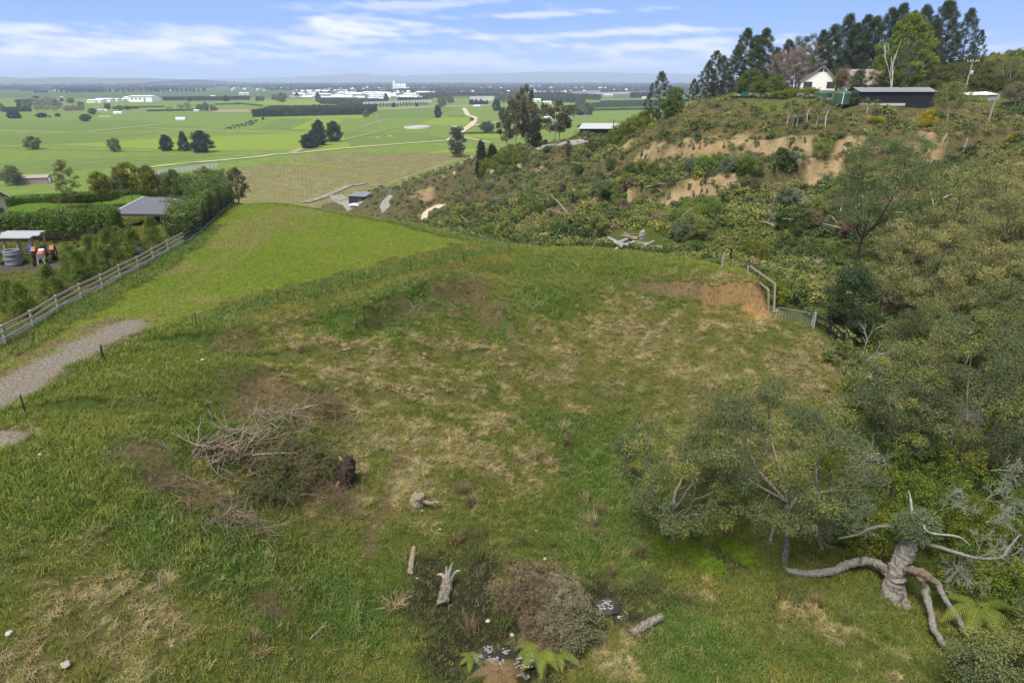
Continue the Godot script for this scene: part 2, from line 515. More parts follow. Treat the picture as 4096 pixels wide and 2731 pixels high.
# ---------------------------------------------------------------- what covers the near ground, surveyed on a half-metre grid
const NX0 := -66.0
const NZ0 := -96.0
const NW := 265
const NH := 211
var zone := {}      # mown, lush, straw, bare, mud, clay, gravel
var mown_poly := PackedVector2Array()
func splat(z: String, p: Vector3, r: float, amount := 1.0, stretch := 1.0, turn := 0.0) -> void:
	var a: PackedFloat32Array = zone[z]
	var R := r * maxf(stretch, 1.0) * 1.5
	for j in range(maxi(0, int((p.z - R - NZ0) * 2)), mini(NH - 1, int((p.z + R - NZ0) * 2)) + 1):
		for i in range(maxi(0, int((p.x - R - NX0) * 2)), mini(NW - 1, int((p.x + R - NX0) * 2)) + 1):
			var q := Vector2(NX0 + i * 0.5 - p.x, NZ0 + j * 0.5 - p.z).rotated(turn)
			q.x /= stretch
			var e := q.length() / r + 0.55 * noise.get_noise_2d((q.x + p.x) * 5.0, (q.y + p.z) * 5.0 + 70.0)
			var k := j * NW + i
			a[k] = maxf(a[k], amount * (1.0 - smoothstep(0.45, 1.25, e)))
	zone[z] = a
func splats(z: String, list: Array, y := NAN) -> void:
	for b in list:
		var p := on_ground(b[0], b[1])
		splat(z, p, b[2], b[3] if b.size() > 3 else 1.0)
func strip(z: String, pts: Array, r: float, amount := 1.0) -> void:
	for k in pts.size() - 1:
		var a := on_ground(pts[k][0], pts[k][1])
		var b := on_ground(pts[k + 1][0], pts[k + 1][1])
		var n := int(a.distance_to(b) / (r * 0.7)) + 1
		for t in n: splat(z, a.lerp(b, float(t) / n), r, amount)
func zone_at(z: String, x: float, zz: float) -> float:
	var fx := clampf((x - NX0) * 2.0, 0.0, NW - 1.01)
	var fz := clampf((zz - NZ0) * 2.0, 0.0, NH - 1.01)
	var i := int(fx)
	var j := int(fz)
	var a: PackedFloat32Array = zone[z]
	var k := j * NW + i
	return lerpf(lerpf(a[k], a[k + 1], fx - i), lerpf(a[k + NW], a[k + NW + 1], fx - i), fz - j)
func survey_cover() -> void:
	for z in ["mown", "lush", "straw", "bare", "mud", "clay", "gravel", "yard"]:
		var a := PackedFloat32Array()
		a.resize(NW * NH)
		zone[z] = a
	for a in [[-60, 430], [0, 398], [60, 374], [150, 331], [215, 307], [300, 284], [380, 263], [430, 251], [474, 243], [440, 234], [400, 225], [340, 213], [290, 205], [240, 201], [226, 216], [190, 246], [140, 283], [90, 319], [0, 365], [-60, 400]]:
		var p := on_level(a[0], a[1], 0.0)
		mown_poly.append(Vector2(p.x, p.z))
	var m: PackedFloat32Array = zone.mown
	for j in NH:
		for i in NW:
			var q := Vector2(NX0 + i * 0.5, NZ0 + j * 0.5)
			q += Vector2(noise.get_noise_2d(q.x * 6.0, q.y * 6.0), noise.get_noise_2d(q.x * 6.0 + 50.0, q.y * 6.0)) * 1.2
			m[j * NW + i] = 1.0 if Geometry2D.is_point_in_polygon(q, mown_poly) else 0.0
			# everything left of the fence: the yard below the bank and the clipped lawn
	zone.mown = m
	strip("lush", [[0, 402], [100, 356], [197, 322], [278, 297], [355, 280], [412, 266], [463, 256], [508, 249], [560, 250]], 1.6)
	strip("lush", [[0, 352], [100, 300], [180, 252], [215, 225]], 1.5)
	strip("lush", [[240, 201], [330, 212], [430, 231], [520, 250]], 1.4)
	splats("lush", [[230, 345, 2.5], [250, 420, 2], [200, 440, 2.2], [330, 330, 2], [420, 300, 2.5], [385, 315, 3], [500, 330, 2], [540, 300, 3], [590, 470, 3], [620, 440, 3], [560, 430, 2.5], [640, 500, 3], [610, 540, 3], [350, 620, 2], [150, 530, 2], [230, 560, 2.5], [330, 590, 2], [560, 260, 4], [640, 262, 4], [690, 640, 3], [40, 480, 4], [860, 385, 2]])
	splats("straw", [[300, 335, 2.6], [340, 345, 2.6], [318, 385, 3.4], [375, 365, 3.2], [420, 350, 2.4], [450, 335, 2], [350, 385, 3.2], [470, 400, 3.2], [405, 395, 3.2], [440, 440, 3.4], [475, 455, 3.2], [505, 400, 2.4], [455, 420, 3], [545, 460, 2], [560, 350, 3.4], [600, 350, 3.6], [640, 330, 3.6], [700, 345, 5], [650, 378, 4.2], [740, 370, 5], [790, 350, 5], [820, 380, 4.2], [760, 420, 3.4], [780, 450, 2.5], [560, 385, 2.5], [520, 350, 2.6], [620, 300, 2.4, 0.8],
		[80, 640, 2.6], [130, 655, 2], [20, 672, 1.5], [100, 610, 1.4], [270, 585, 1.2], [590, 525, 1.2], [640, 640, 1.6], [620, 655, 1.6], [560, 660, 1.4], [860, 640, 1.6], [885, 662, 1.5], [700, 610, 1.2], [800, 620, 1.4], [215, 500, 2, 0.8], [330, 500, 2.2], [350, 470, 1.6], [720, 290, 3, 0.7], [680, 275, 3, 0.5], [760, 300, 2.5, 0.7], [60, 560, 3, 0.35], [160, 600, 2.5, 0.5], [255, 226, 5, 0.75], [238, 243, 3, 0.8], [290, 212, 4, 0.7], [172, 268, 2.6, 0.6], [205, 300, 1.2, 0.6], [330, 240, 1.5, 0.5], [330, 262, 1, 0.5], [300, 225, 2.5, 0.5], [380, 250, 1.0, 0.5]])
	splats("straw", [[420, 480, 2.5, 0.8], [440, 470, 2, 0.9], [390, 430, 2, 0.8], [520, 470, 2, 0.7], [720, 400, 4, 0.8], [690, 430, 3, 0.6], [600, 400, 3, 0.7], [570, 420, 2, 0.6], [740, 330, 3, 0.8], [680, 320, 2.5, 0.8]])
	splats("bare", [[440, 288, 1.4, 0.7], [470, 293, 1.5, 0.8], [478, 302, 1.3, 0.8], [420, 308, 1.2, 0.8], [452, 310, 1.3, 0.8], [400, 318, 1.0, 0.6], [150, 452, 1.3, 0.8], [165, 475, 1.2, 0.8], [128, 453, 1.0, 0.8], [262, 392, 2.2, 0.9], [242, 345, 1.3, 0.8], [250, 405, 1.4], [238, 300, 1, 0.5], [490, 315, 2, 0.7], [340, 420, 1.4, 0.6], [225, 345, 1.2, 0.7], [380, 330, 1.2, 0.5], [270, 608, 0.6, 0.9], [20, 340, 1.5, 0.5]])
	strip("bare", [[404, 452], [392, 480], [384, 505], [372, 545], [368, 556]], 0.35, 0.9)
	strip("bare", [[412, 275], [440, 270], [470, 266]], 0.5, 0.7)
	strip("bare", [[510, 330], [512, 350], [500, 380]], 0.3, 0.7)
	splats("mud", [[445, 605, 2.2], [490, 620, 1.8], [455, 640, 2.0], [480, 575, 1.4], [500, 640, 1.6], [520, 660, 1.6], [610, 607, 1.4], [592, 612, 1.2], [625, 618, 1.4], [640, 590, 1.2, 0.8], [600, 590, 1.0], [660, 600, 1.0, 0.7], [430, 575, 1.0], [470, 550, 1.0, 0.7], [560, 600, 0.8], [720, 565, 0.8, 0.7], [790, 605, 1.0, 0.6], [440, 660, 1.2], [540, 678, 1.2], [150, 480, 0.8, 0.5], [480, 540, 0.8, 0.6]])
	strip("clay", [[690, 305], [720, 312], [745, 317], [770, 322]], 0.6, 0.5)
	strip("clay", [[748, 309], [770, 314]], 0.7, 0.9)
	for a in [[-20, 405, 2.6], [0, 392, 2.4], [20, 381, 2.3], [40, 370, 2.2], [60, 358, 2.2], [80, 347, 2.1], [100, 337, 2.0], [118, 329, 1.8], [132, 323, 1.3]]:
		splat("gravel", on_ground(a[0], a[1]), a[2] * 0.72, 1.0)
	for a in [[0, 372, 1.3], [30, 357, 1.2], [60, 343, 1.2], [90, 330, 1.2], [110, 322, 1.2], [140, 321, 1.0], [130, 335, 0.9], [110, 345, 0.9], [95, 352, 0.8], [60, 375, 0.9], [20, 395, 0.8]]:
		splat("bare", on_ground(a[0], a[1]), a[2], 0.62)
		splat("straw", on_ground(a[0], a[1]), a[2] * 1.3, 0.7)
	strip("straw", [[140, 324], [175, 294], [215, 262], [262, 228], [300, 208]], 0.35, 0.5)
	strip("straw", [[155, 327], [192, 296], [232, 264], [280, 229], [318, 212]], 0.35, 0.5)
	splat("gravel", on_ground(0, 438), 1.0)
	splat("straw", on_ground(6, 440), 1.6, 0.8)
	# the yard below the bank: trodden earth round the machinery
	for a in [[-47, -60, 4], [-42, -60, 4], [-52, -62, 4], [-38, -66, 3]]: splat("yard", Vector3(a[0], 0, a[1]), a[2], 0.9)
func cover_colour(p: Vector3, n: Vector3) -> Color:
	var g := 0.5 + 0.5 * noise.get_noise_2d(p.x * 2.2, p.z * 2.2)
	var c := Color(0.050, 0.085, 0.018).lerp(Color(0.085, 0.098, 0.028), g)
	if absf(p.x) <= 66.0 and p.z > -96.0:
		var bank_face := clampf((0.86 - n.y) * 8.0, 0.0, 1.0)
		c = c.lerp(Color(0.118, 0.165, 0.020), zone_at("mown", p.x, p.z))
		c = c.lerp(Color(0.055, 0.105, 0.020), zone_at("lush", p.x, p.z) * 0.8)
		c = c.lerp(Color(0.125, 0.112, 0.042), zone_at("straw", p.x, p.z) * 0.7)
		c = c.lerp(Color(0.115, 0.084, 0.046), zone_at("bare", p.x, p.z))
		c = c.lerp(Color(0.085, 0.075, 0.060), zone_at("yard", p.x, p.z))
		c = c.lerp(Color(0.024, 0.021, 0.016), zone_at("mud", p.x, p.z) * 0.9)
		c = c.lerp(Color(0.30, 0.175, 0.065), zone_at("clay", p.x, p.z))
		if p.x > 2.0 and p.x < 24.0 and p.z < -36.0 and absf(along(bank, p.x, p.z).x) < 2.2: c = c.lerp(Color(0.14, 0.10, 0.057).lerp(Color(0.235, 0.15, 0.068), smoothstep(12.0, 17.0, p.x + 5.0 * noise.get_noise_2d(p.x * 8.0, p.z * 8.0))), bank_face)
		c = c.lerp(Color(0.195, 0.172, 0.14), zone_at("gravel", p.x, p.z))
	return c
func make_ground() -> void:
	survey_cover()
	stage("cover")
	mat("turf", Color(1, 1, 1), 0.95, 0.15)
	grain(M.turf, Color(0.42, 0.42, 0.42), Color(1.0, 1.0, 1.0), 0.03, Vector3(0.3, 0.3, 0.3), 5, 1.0, 3, 0.3)
	M.turf.vertex_color_use_as_albedo = true
	mat("slope_earth", Color(1, 1, 1), 0.95, 0.15)
	grain(M.slope_earth, Color(0.4, 0.4, 0.4), Color(1.0, 1.0, 1.0), 0.03, Vector3(0.12, 0.12, 0.12), 5, 12.0, 5)
	M.slope_earth.vertex_color_use_as_albedo = true
	var g := fast_grid(-66, 66, -96, 9, 0.5)
	var o := part(self, "ground", ground_mesh(g, cover_colour), M.turf)
	tag(o, "grassy terrace and gully slopes", "ground", "", "structure")
	var g2 := fast_grid(-144, 246, -417, 21, 1.5, Rect2(-66, -96, 132, 105))
	o = part(self, "hillside", ground_mesh(g2, slope_colour), M.slope_earth)
	tag(o, "scrub covered hillside and ridge", "hillside", "", "structure")
var clay_spots := []
func slope_colour(p: Vector3, n: Vector3) -> Color:
	var g := 0.5 + 0.5 * noise.get_noise_2d(p.x * 1.3 + 33.0, p.z * 1.3)
	var c := Color(0.075, 0.075, 0.030).lerp(Color(0.125, 0.105, 0.050), g)
	if p.z > -150.0 and p.x < -20.0:      # lawn and garden beyond the hedge
		if p.z > -121.0: c = Color(0.095, 0.165, 0.020)
		else: c = Color(0.06, 0.09, 0.02)
	var e := clay_at(p.x, p.z)
	c = c.lerp(Color(0.27, 0.19, 0.095).lerp(Color(0.35, 0.275, 0.165), clampf(g + noise2.get_noise_2d(p.x * 14.0, p.z * 14.0), 0, 1)), e)
	if p.z < -150 and p.x > 55 and p.y > 7.0: c = c.lerp(Color(0.10, 0.125, 0.03), 0.8)
	return c
func clay_at(x: float, z: float) -> float:
	var e := 0.0
	for s in clay_spots:
		var d: float = Vector2(x - s[0], z - s[1]).length() / s[2]
		if d < 1.6: e = maxf(e, 1.0 - smoothstep(0.5, 1.0, d + 0.9 * noise.get_noise_2d(x * 5.0, z * 5.0) + 0.5 * noise2.get_noise_2d(x * 14.0, z * 14.0)))
	return e
# ---------------------------------------------------------------- foliage pieces that crowns, scrub and grass are made of
func leaf_mat(called: String, col: Color, through := 0.35) -> StandardMaterial3D:
	var m := mat(called, col, 0.7, 0.3)
	m.vertex_color_use_as_albedo = true
	m.cull_mode = BaseMaterial3D.CULL_DISABLED
	m.backlight_enabled = true
	m.backlight = Color(through, through, through * 0.6)
	return m
func blade(s: Shape, root: Vector3, dir: Vector3, length: float, width: float, droop: float, segs := 2) -> void:
	var side := dir.cross(Vector3.UP)
	side = side.normalized() if side.length() > 0.05 else Vector3(1, 0, 0)
	side = side.rotated(dir.normalized(), rf(-0.8, 0.8))
	var p := root
	var d := dir.normalized()
	var k := s.v.size()
	var own := rf(0.75, 1.15)
	var hue := Color(own, own, own)
	for j in segs + 1:
		var t := float(j) / segs
		var w := width * (1.0 - t * 0.85)
		s.v.append_array([p - side * w, p + side * w])
		s.c.append_array([hue, hue])
		p += d * (length / segs)
		d = (d + Vector3(0, -droop, 0) * (1.0 / segs)).normalized()
	for j in segs: s.i.append_array([k + j * 2, k + j * 2 + 1, k + j * 2 + 2, k + j * 2 + 1, k + j * 2 + 3, k + j * 2 + 2])
func tuft(count: int, spread: float, h0: float, h1: float, width: float, lean: float, droop: float, segs := 2) -> ArrayMesh:
	var s := Shape.new()
	s.flat = true
	for k in count:
		var a := rf(0, TAU)
		var r := spread * sqrt(rng.randf())
		var o := Vector3(cos(a) * r, -0.02, sin(a) * r)
		var b := rf(0, TAU)
		var d := Vector3(cos(b) * lean, 1.0, sin(b) * lean) * Vector3(rf(0.3, 1.2), 1, rf(0.3, 1.2))
		blade(s, o, d, rf(h0, h1), width * rf(0.7, 1.2), droop * rf(0.5, 1.4), segs)
	return s.mesh()
func leaf(s: Shape, at: Vector3, dir: Vector3, length: float, width: float, up: Vector3) -> void:
	var side := dir.cross(up)
	if side.length() < 0.05: side = dir.cross(Vector3(0.3, 0.2, 0.9))
	side = side.normalized() * width
	var k := s.v.size()
	s.v.append_array([at, at + dir * length * 0.45 + side, at + dir * length, at + dir * length * 0.45 - side])
	var t := rf(0.75, 1.15)
	var c := Color(t, t, t * rf(0.85, 1.1))
	s.c.append_array([c, c, c, c])
	s.i.append_array([k, k + 1, k + 2, k, k + 2, k + 3])
func dir3() -> Vector3:
	var z := rf(-1, 1)
	var a := rf(0, TAU)
	var r := sqrt(1.0 - z * z)
	return Vector3(cos(a) * r, z, sin(a) * r)
func sprig(count: int, length: float, width: float, flat := 0.7, droop := 0.0) -> ArrayMesh:      # leaves through a ball of radius 0.5
	var s := Shape.new()
	s.flat = true
	for k in count:
		var o := dir3() * 0.5 * pow(rng.randf(), 0.45)
		o.y *= flat
		var d := (dir3() * 0.7 + o.normalized() * 0.7 + Vector3(0, -droop, 0)).normalized()
		leaf(s, o, d, length * rf(0.6, 1.3), width * rf(0.7, 1.2), dir3())
	return s.mesh()
func shell_bush(count: int, length: float, width: float, lumps: int) -> ArrayMesh:      # a rounded shrub, base at the origin, about 1 across and 0.8 high
	var s := Shape.new()
	s.flat = true
	var balls := []
	for k in lumps: balls.append([Vector3(rf(-0.3, 0.3), rf(0.15, 0.5), rf(-0.3, 0.3)), rf(0.18, 0.34)])
	for k in count:
		var b: Array = balls[k % lumps]
		var n := dir3()
		if n.y < -0.3: n.y = -n.y
		var o: Vector3 = b[0] + n * b[1] * rf(0.55, 1.05)
		if o.y < 0.0: o.y = rf(0, 0.1)
		var up := n
		var d := (dir3() + n * 0.6).normalized()
		leaf(s, o, d, length * rf(0.6, 1.4), width * rf(0.7, 1.2), up)
	return s.mesh()
func leaf_library() -> void:
	K.short_grass = [tuft(16, 0.22, 0.04, 0.09, 0.010, 0.9, 0.5, 1), tuft(16, 0.22, 0.04, 0.10, 0.010, 1.0, 0.6, 1)]
	K.long_grass = []
	for k in 4: K.long_grass.append(tuft(20, 0.20, 0.12, 0.30, 0.011, 0.8, 1.0, 2))
	K.straw_grass = []
	for k in 4: K.straw_grass.append(tuft(26, 0.16, 0.28, 0.62, 0.011, 0.9, 2.2, 3))
	K.rush = [tuft(70, 0.14, 0.45, 0.85, 0.010, 0.45, 0.5, 2), tuft(70, 0.16, 0.4, 0.8, 0.010, 0.7, 1.2, 2)]
	K.leafy = [sprig(26, 0.26, 0.075), sprig(26, 0.30, 0.08)]
	K.fine = [sprig(30, 0.26, 0.042, 0.55), sprig(30, 0.24, 0.044, 0.6)]
	K.needles = [sprig(40, 0.34, 0.028, 0.8), sprig(36, 0.36, 0.030, 0.7)]
	K.coarse = [sprig(16, 0.40, 0.14, 0.8), sprig(16, 0.42, 0.13, 0.8)]
	K.bush = []
	for k in 4: K.bush.append(shell_bush(150, 0.15, 0.045, 4 + k % 3))
	K.twiggy = []
	for k in 2: K.twiggy.append(shell_bush(90, 0.26, 0.02, 5))
	K.coarse_bush = shell_bush(60, 0.34, 0.13, 4)
	leaf_mat("leaf", Color(1, 1, 1))
	leaf_mat("grass_blade", Color(1, 1, 1), 0.3)
	mat("bark_grey", Color(0.16, 0.145, 0.125), 0.9, 0.2)
	grain(M.bark_grey, Color(0.065, 0.056, 0.047), Color(0.22, 0.20, 0.17), 0.03, Vector3(0.6, 0.25, 0.6), 4, 0.0, 9, 0.5)
	mat("bark_dark", Color(0.06, 0.05, 0.04), 0.9, 0.2)
	mat("bark_pale", Color(0.38, 0.36, 0.32), 0.9, 0.2)
	mat("bark_brown", Color(0.12, 0.09, 0.065), 0.9, 0.2)
func tone(c: Color, v := 0.2) -> Color:
	var t := 1.0 + rf(-v, v)
	return Color(c.r * t * rf(0.93, 1.07), c.g * t, c.b * t * rf(0.9, 1.1))
func spin(scl: Vector3, tilt := 0.5) -> Basis:
	return (Basis(Vector3.UP, rf(0, TAU)) * Basis(Vector3.RIGHT, rf(-tilt, tilt)) * Basis(Vector3.BACK, rf(-tilt, tilt))).scaled_local(scl)

# ---------------------------------------------------------------- grass
func make_grass() -> void:
	var shorts := [PackedFloat32Array(), PackedFloat32Array()]
	var longs := [PackedFloat32Array(), PackedFloat32Array(), PackedFloat32Array(), PackedFloat32Array()]
	var straws := [PackedFloat32Array(), PackedFloat32Array(), PackedFloat32Array(), PackedFloat32Array()]
	var step := 0.17
	var z := 4.0
	while z > -104.0:
		var d := -z
		var half := 14.0 + maxf(d, 10.0) * 0.80
		var st := step * (1.0 if d < 50.0 else 1.0 + (d - 50.0) / 60.0)
		var x := -half
		while x < half:
			var px := x + rf(-0.5, 0.5) * st
			var pz := z + rf(-0.5, 0.5) * st
			x += st
			# nothing beyond the fence here, and not outside what could be seen
			if absf(px) > 65.0: continue
			var y := H(px, pz)
			var q := Vector3(px, y, pz) - EYE
			var f := q.y * -sin(PITCH) - q.z * cos(PITCH)
			if f < 8.0: continue
			var sx := q.x / f * FOCAL
			var sy := (q.y * cos(PITCH) - q.z * sin(PITCH)) / f * FOCAL
			if absf(sx) > 600.0 or sy < -440.0: continue
			if in_scrub(px, pz): continue
			if zone_at("gravel", px, pz) > rf(0.25, 0.7) or zone_at("yard", px, pz) > rf(0.2, 0.8): continue
			var mud := zone_at("mud", px, pz)
			if mud > rf(0.4, 1.5): continue
			var clay := zone_at("clay", px, pz)
			if clay > rf(0.15, 0.9): continue
			var bare := zone_at("bare", px, pz)
			if bare > rf(0.3, 1.45):
				if rng.randf() < 0.55: put(straws[rng.randi() % 4], spin(Vector3(0.5, 0.25, 0.5) * rf(0.6, 1.2), 0.6), Vector3(px, y, pz), tone(Color(0.15, 0.115, 0.07), 0.35))
				continue
			if px > 3.0 and px < 22.0 and d > 38.0 and d < 62.0 and absf(along(bank, px, pz).x) < 1.6 and H(px, pz - 0.35) - H(px, pz + 0.35) > 0.42:      # the cut face: bare earth and hanging dry grass
				if rng.randf() < 0.28: put(straws[rng.randi() % 4], spin(Vector3(0.8, 0.5, 0.8) * rf(0.5, 0.9), 0.9), Vector3(px, y, pz), tone(Color(0.17, 0.13, 0.07), 0.3))
				continue
			var mown := zone_at("mown", px, pz)
			var lush := zone_at("lush", px, pz)
			var straw := zone_at("straw", px, pz)
			var g := noise.get_noise_2d(px * 3.2 + 9.0, pz * 3.2)
			var g2 := noise2.get_noise_2d(px * 10.0, pz * 10.0)
			var big := noise.get_noise_2d(px * 0.9, pz * 0.9 + 200.0)
			if mown + rf(-0.3, 0.3) > 0.5 and lush < rf(0.25, 0.7):
				if rng.randf() < 0.30: continue
				var c := Color(0.105, 0.155, 0.016).lerp(Color(0.185, 0.19, 0.027), clampf(0.4 + g * 1.3 + big * 0.9 + g2 * 0.5, 0, 1))
				c = c.lerp(Color(0.34, 0.27, 0.12), clampf(straw * 1.45 + g2 * 0.9 * straw, 0, 0.9))
				if rng.randf() < 0.07: put(longs[rng.randi() % 4], spin(Vector3.ONE * rf(0.35, 0.7), 0.3), Vector3(px, y, pz), tone(Color(0.085, 0.135, 0.018), 0.25))
				else: put(shorts[rng.randi() % 2], spin(Vector3.ONE * rf(0.8, 1.5), 0.25), Vector3(px, y, pz), tone(c, 0.26))
			else:
				var s := straw * (0.62 + 1.2 * g2 + 0.7 * g) + g2 * 0.18 + g * 0.15
				if mud > 0.1: s -= 0.3
				if s > 0.42 + rf(-0.25, 0.25) and lush < 0.6:
					if rng.randf() < 0.25: continue
					var c := Color(0.24, 0.19, 0.075).lerp(Color(0.36, 0.30, 0.155), rng.randf()).lerp(Color(0.135, 0.145, 0.032), clampf(1.05 - s + rf(-0.45, 0.4), 0, 0.95))
					put(straws[rng.randi() % 4], spin(Vector3(1, rf(0.6, 1.0), 1) * rf(0.45, 0.95), 0.45), Vector3(px, y, pz), tone(c, 0.28))
				else:
					var c := Color(0.090, 0.124, 0.017).lerp(Color(0.178, 0.172, 0.032), clampf(0.42 + g * 1.1 + big * 0.7 + rf(-0.2, 0.2), 0, 1))
					c = c.lerp(Color(0.080, 0.138, 0.025), lush * 0.8)
					if d < 42.0: c = c.lerp(Color(0.135, 0.172, 0.02), 0.6 * smoothstep(13.0, 20.0, -px))
					if d > 50.0 and px > 0.0: c = c.lerp(Color(0.135, 0.175, 0.021), 0.55 * smoothstep(50.0, 58.0, d))
					c = c.lerp(Color(0.085, 0.085, 0.035), clampf(bare + mud, 0, 0.8) * 0.8)
					if rng.randf() < 0.10: c = c.lerp(Color(0.32, 0.26, 0.12), 0.6)
					var sc := rf(0.6, 1.15) * (1.3 if lush > 0.5 else 1.0) * (0.7 + 0.3 * clampf(1.0 - bare * 2.0, 0, 1))
					put(longs[rng.randi() % 4], spin(Vector3.ONE * sc, 0.4), Vector3(px, y, pz), tone(c, 0.2))
		z -= st
	var total := 0
	for k in 2:
		tag(multi(self, "mown_grass", K.short_grass[k], M.grass_blade, shorts[k]), "short yellow green grass on the terrace", "grass", "", "stuff")
		total += shorts[k].size() / 16
	for k in 4:
		tag(multi(self, "long_grass", K.long_grass[k], M.grass_blade, longs[k]), "long green grass on the gully slopes", "grass", "", "stuff")
		tag(multi(self, "dry_grass", K.straw_grass[k], M.grass_blade, straws[k]), "dry straw coloured grass on the gully slopes", "grass", "", "stuff")
		total += (longs[k].size() + straws[k].size()) / 16
	stage("grass %d" % total)
var scrub_poly := PackedVector2Array()
func in_scrub(x: float, z: float) -> bool:      # rough country beyond the terrace's far edge and the gate
	if scrub_poly.is_empty():
		for a in [[470, 237], [540, 244], [600, 243], [660, 249], [706, 258], [741, 275], [765, 297], [777, 315], [816, 325], [846, 346], [872, 374]]:
			var p := on_level(a[0], a[1], 0.0 if a[0] < 750 else -1.5)
			scrub_poly.append(Vector2(p.x, p.z))
		scrub_poly.append_array([Vector2(80, -20), Vector2(200, -60), Vector2(200, -400), Vector2(-140, -400), Vector2(-20, -100)])
	return Geometry2D.is_point_in_polygon(Vector2(x, z), scrub_poly)
# ---------------------------------------------------------------- trees
func limb(s: Shape, a: Vector3, b: Vector3, r0: float, r1: float, sag := 0.1, sides := 5, segs := 4) -> void:
	var path := []
	var radii := []
	var l := a.distance_to(b)
	for k in segs + 1:
		var t := float(k) / segs
		var w := Vector3(rf(-1, 1), rf(-1, 1), rf(-1, 1)) * l * 0.035 if k > 0 and k < segs else Vector3.ZERO
		path.append(a.lerp(b, t) + Vector3.UP * sin(t * PI) * l * sag + w)
		radii.append(lerpf(r0, r1, pow(t, 0.8)))
	s.tube(path, radii, sides, false)
func envelope(shape: String, t: float) -> float:
	match shape:
		"cone": return pow(1.0 - t, 0.75) * 0.95 + 0.05
		"column": return pow(sin(PI * (0.08 + 0.86 * t)), 0.6)
		"egg": return pow(sin(PI * pow(t * 0.93 + 0.05, 0.8)), 0.7)
		"umbrella": return pow(sin(PI * clampf(t * 0.72 + 0.12, 0, 1)), 0.8)
	return pow(sin(PI * (0.06 + 0.88 * t)), 0.55)
# o: h, r (crown radius), lo (crown begins), shape, clumps, per (sprigs in a clump), cr (clump radius), leaf (mesh list), ls (leaf piece size), cols, bark, tr (trunk radius), lean, flat
func tree(called: String, where: Vector3, label: String, group: String, o: Dictionary, category := "tree") -> Node3D:
	var root := thing(called, where, label, category, group, o.get("turn", 0.0))
	var wood := Shape.new()
	var h: float = o.h
	var lo: float = o.get("lo", 0.3) * h
	var lean: Vector3 = o.get("lean", Vector3.ZERO)
	var tr: float = o.get("tr", h * 0.018)
	var trunk := []
	var radii := []
	for k in 7:
		var t := k / 6.0
		trunk.append(Vector3(0, t * h * 0.92 - 0.3 * (1.0 - t), 0) + lean * t * t + Vector3(rf(-1, 1), 0, rf(-1, 1)) * h * 0.012 * t)
		radii.append(maxf(tr * (1.0 - 0.9 * t), 0.02))
	radii[0] = tr * 1.3
	if not o.get("fork", false): wood.tube(trunk, radii, 7, false)
	else: wood.tube(trunk.slice(0, 4), radii.slice(0, 4), 7, false)
	var mains := []      # forked trees: a few crooked main limbs that carry the smaller ones
	if o.get("fork", false):
		var mn := 5
		for k in mn:
			var a0 := TAU * (k + rf(-0.3, 0.3)) / mn
			var tt0 := rf(0.22, 0.48)
			var from0: Vector3 = trunk[int(tt0 * 6)].lerp(trunk[mini(int(tt0 * 6) + 1, 3)], tt0 * 6 - int(tt0 * 6))
			var r0: float = o.r * rf(0.35, 0.75)
			var end0 := Vector3(cos(a0) * r0, h * rf(0.72, 0.9), sin(a0) * r0) + lean * 0.8
			var pts0 := []
			var rad0 := []
			for j in 6:
				var u := j / 5.0
				var w0 := Vector3(rf(-1, 1), rf(-1, 1), rf(-1, 1)) * h * 0.03 * sin(u * PI)
				pts0.append(from0.lerp(end0, u) + Vector3(cos(a0), -0.3, sin(a0)) * sin(u * PI) * o.r * 0.12 + w0)
				rad0.append(tr * lerpf(0.62, 0.14, u))
			wood.tube(pts0, rad0, 6, false)
			mains.append(pts0)
	var buf := PackedFloat32Array()
	var cols: Array = o.cols
	var n: int = o.clumps
	for k in n:
		var t := (k + rf(0.1, 0.9)) / n
		var rad: float = o.r * envelope(o.get("shape", "dome"), t) * sqrt(rf(o.get("hollow", 0.2), 1.0))
		var a := k * 2.39996 + rf(-0.5, 0.5)
		var at := Vector3(cos(a) * rad, lerpf(lo, h, t), sin(a) * rad) + lean * t
		var cr: float = o.cr * rf(0.65, 1.25) * (0.6 if o.get("shape", "") == "cone" and t > 0.7 else 1.0)
		var tt := clampf((at.y - rad * o.get("rise", 0.55)) / (h * 0.92), 0.12, 0.9 if not o.get("fork", false) else 0.46)
		var from: Vector3 = trunk[int(tt * 6)].lerp(trunk[mini(int(tt * 6) + 1, 6)], tt * 6 - int(tt * 6))
		var thin := 1.0
		if mains.size():
			var best := 1e9
			for mm in mains:
				for j in range(1, 6):
					var q: Vector3 = mm[j]
					var sc := q.distance_to(at) + maxf(0.0, q.y - at.y + 0.3) * 1.5
					if sc < best:
						best = sc
						from = q
			thin = 0.42
		limb(wood, from, at, thin * maxf(tr * (1.0 - tt) * o.get("thick", 0.45), 0.015), 0.01 * h / 6.0, o.get("sag", 0.06), 4, 3)
		var c: Color = cols[rng.randi() % cols.size()]
		for j in int(o.per):
			var d := dir3() * cr * pow(rng.randf(), 0.4)
			d.y *= o.get("flat", 0.6)
			put(buf, spin(Vector3.ONE * o.ls * rf(0.7, 1.25), 0.9), at + d, tone(c, o.get("var", 0.18)))
	part(root, "trunk", wood.mesh(), o.get("bark", M.bark_grey))
	multi(root, "crown", o.leaf[rng.randi() % o.leaf.size()], M.leaf, buf).set_meta("kind", "stuff")
	return root
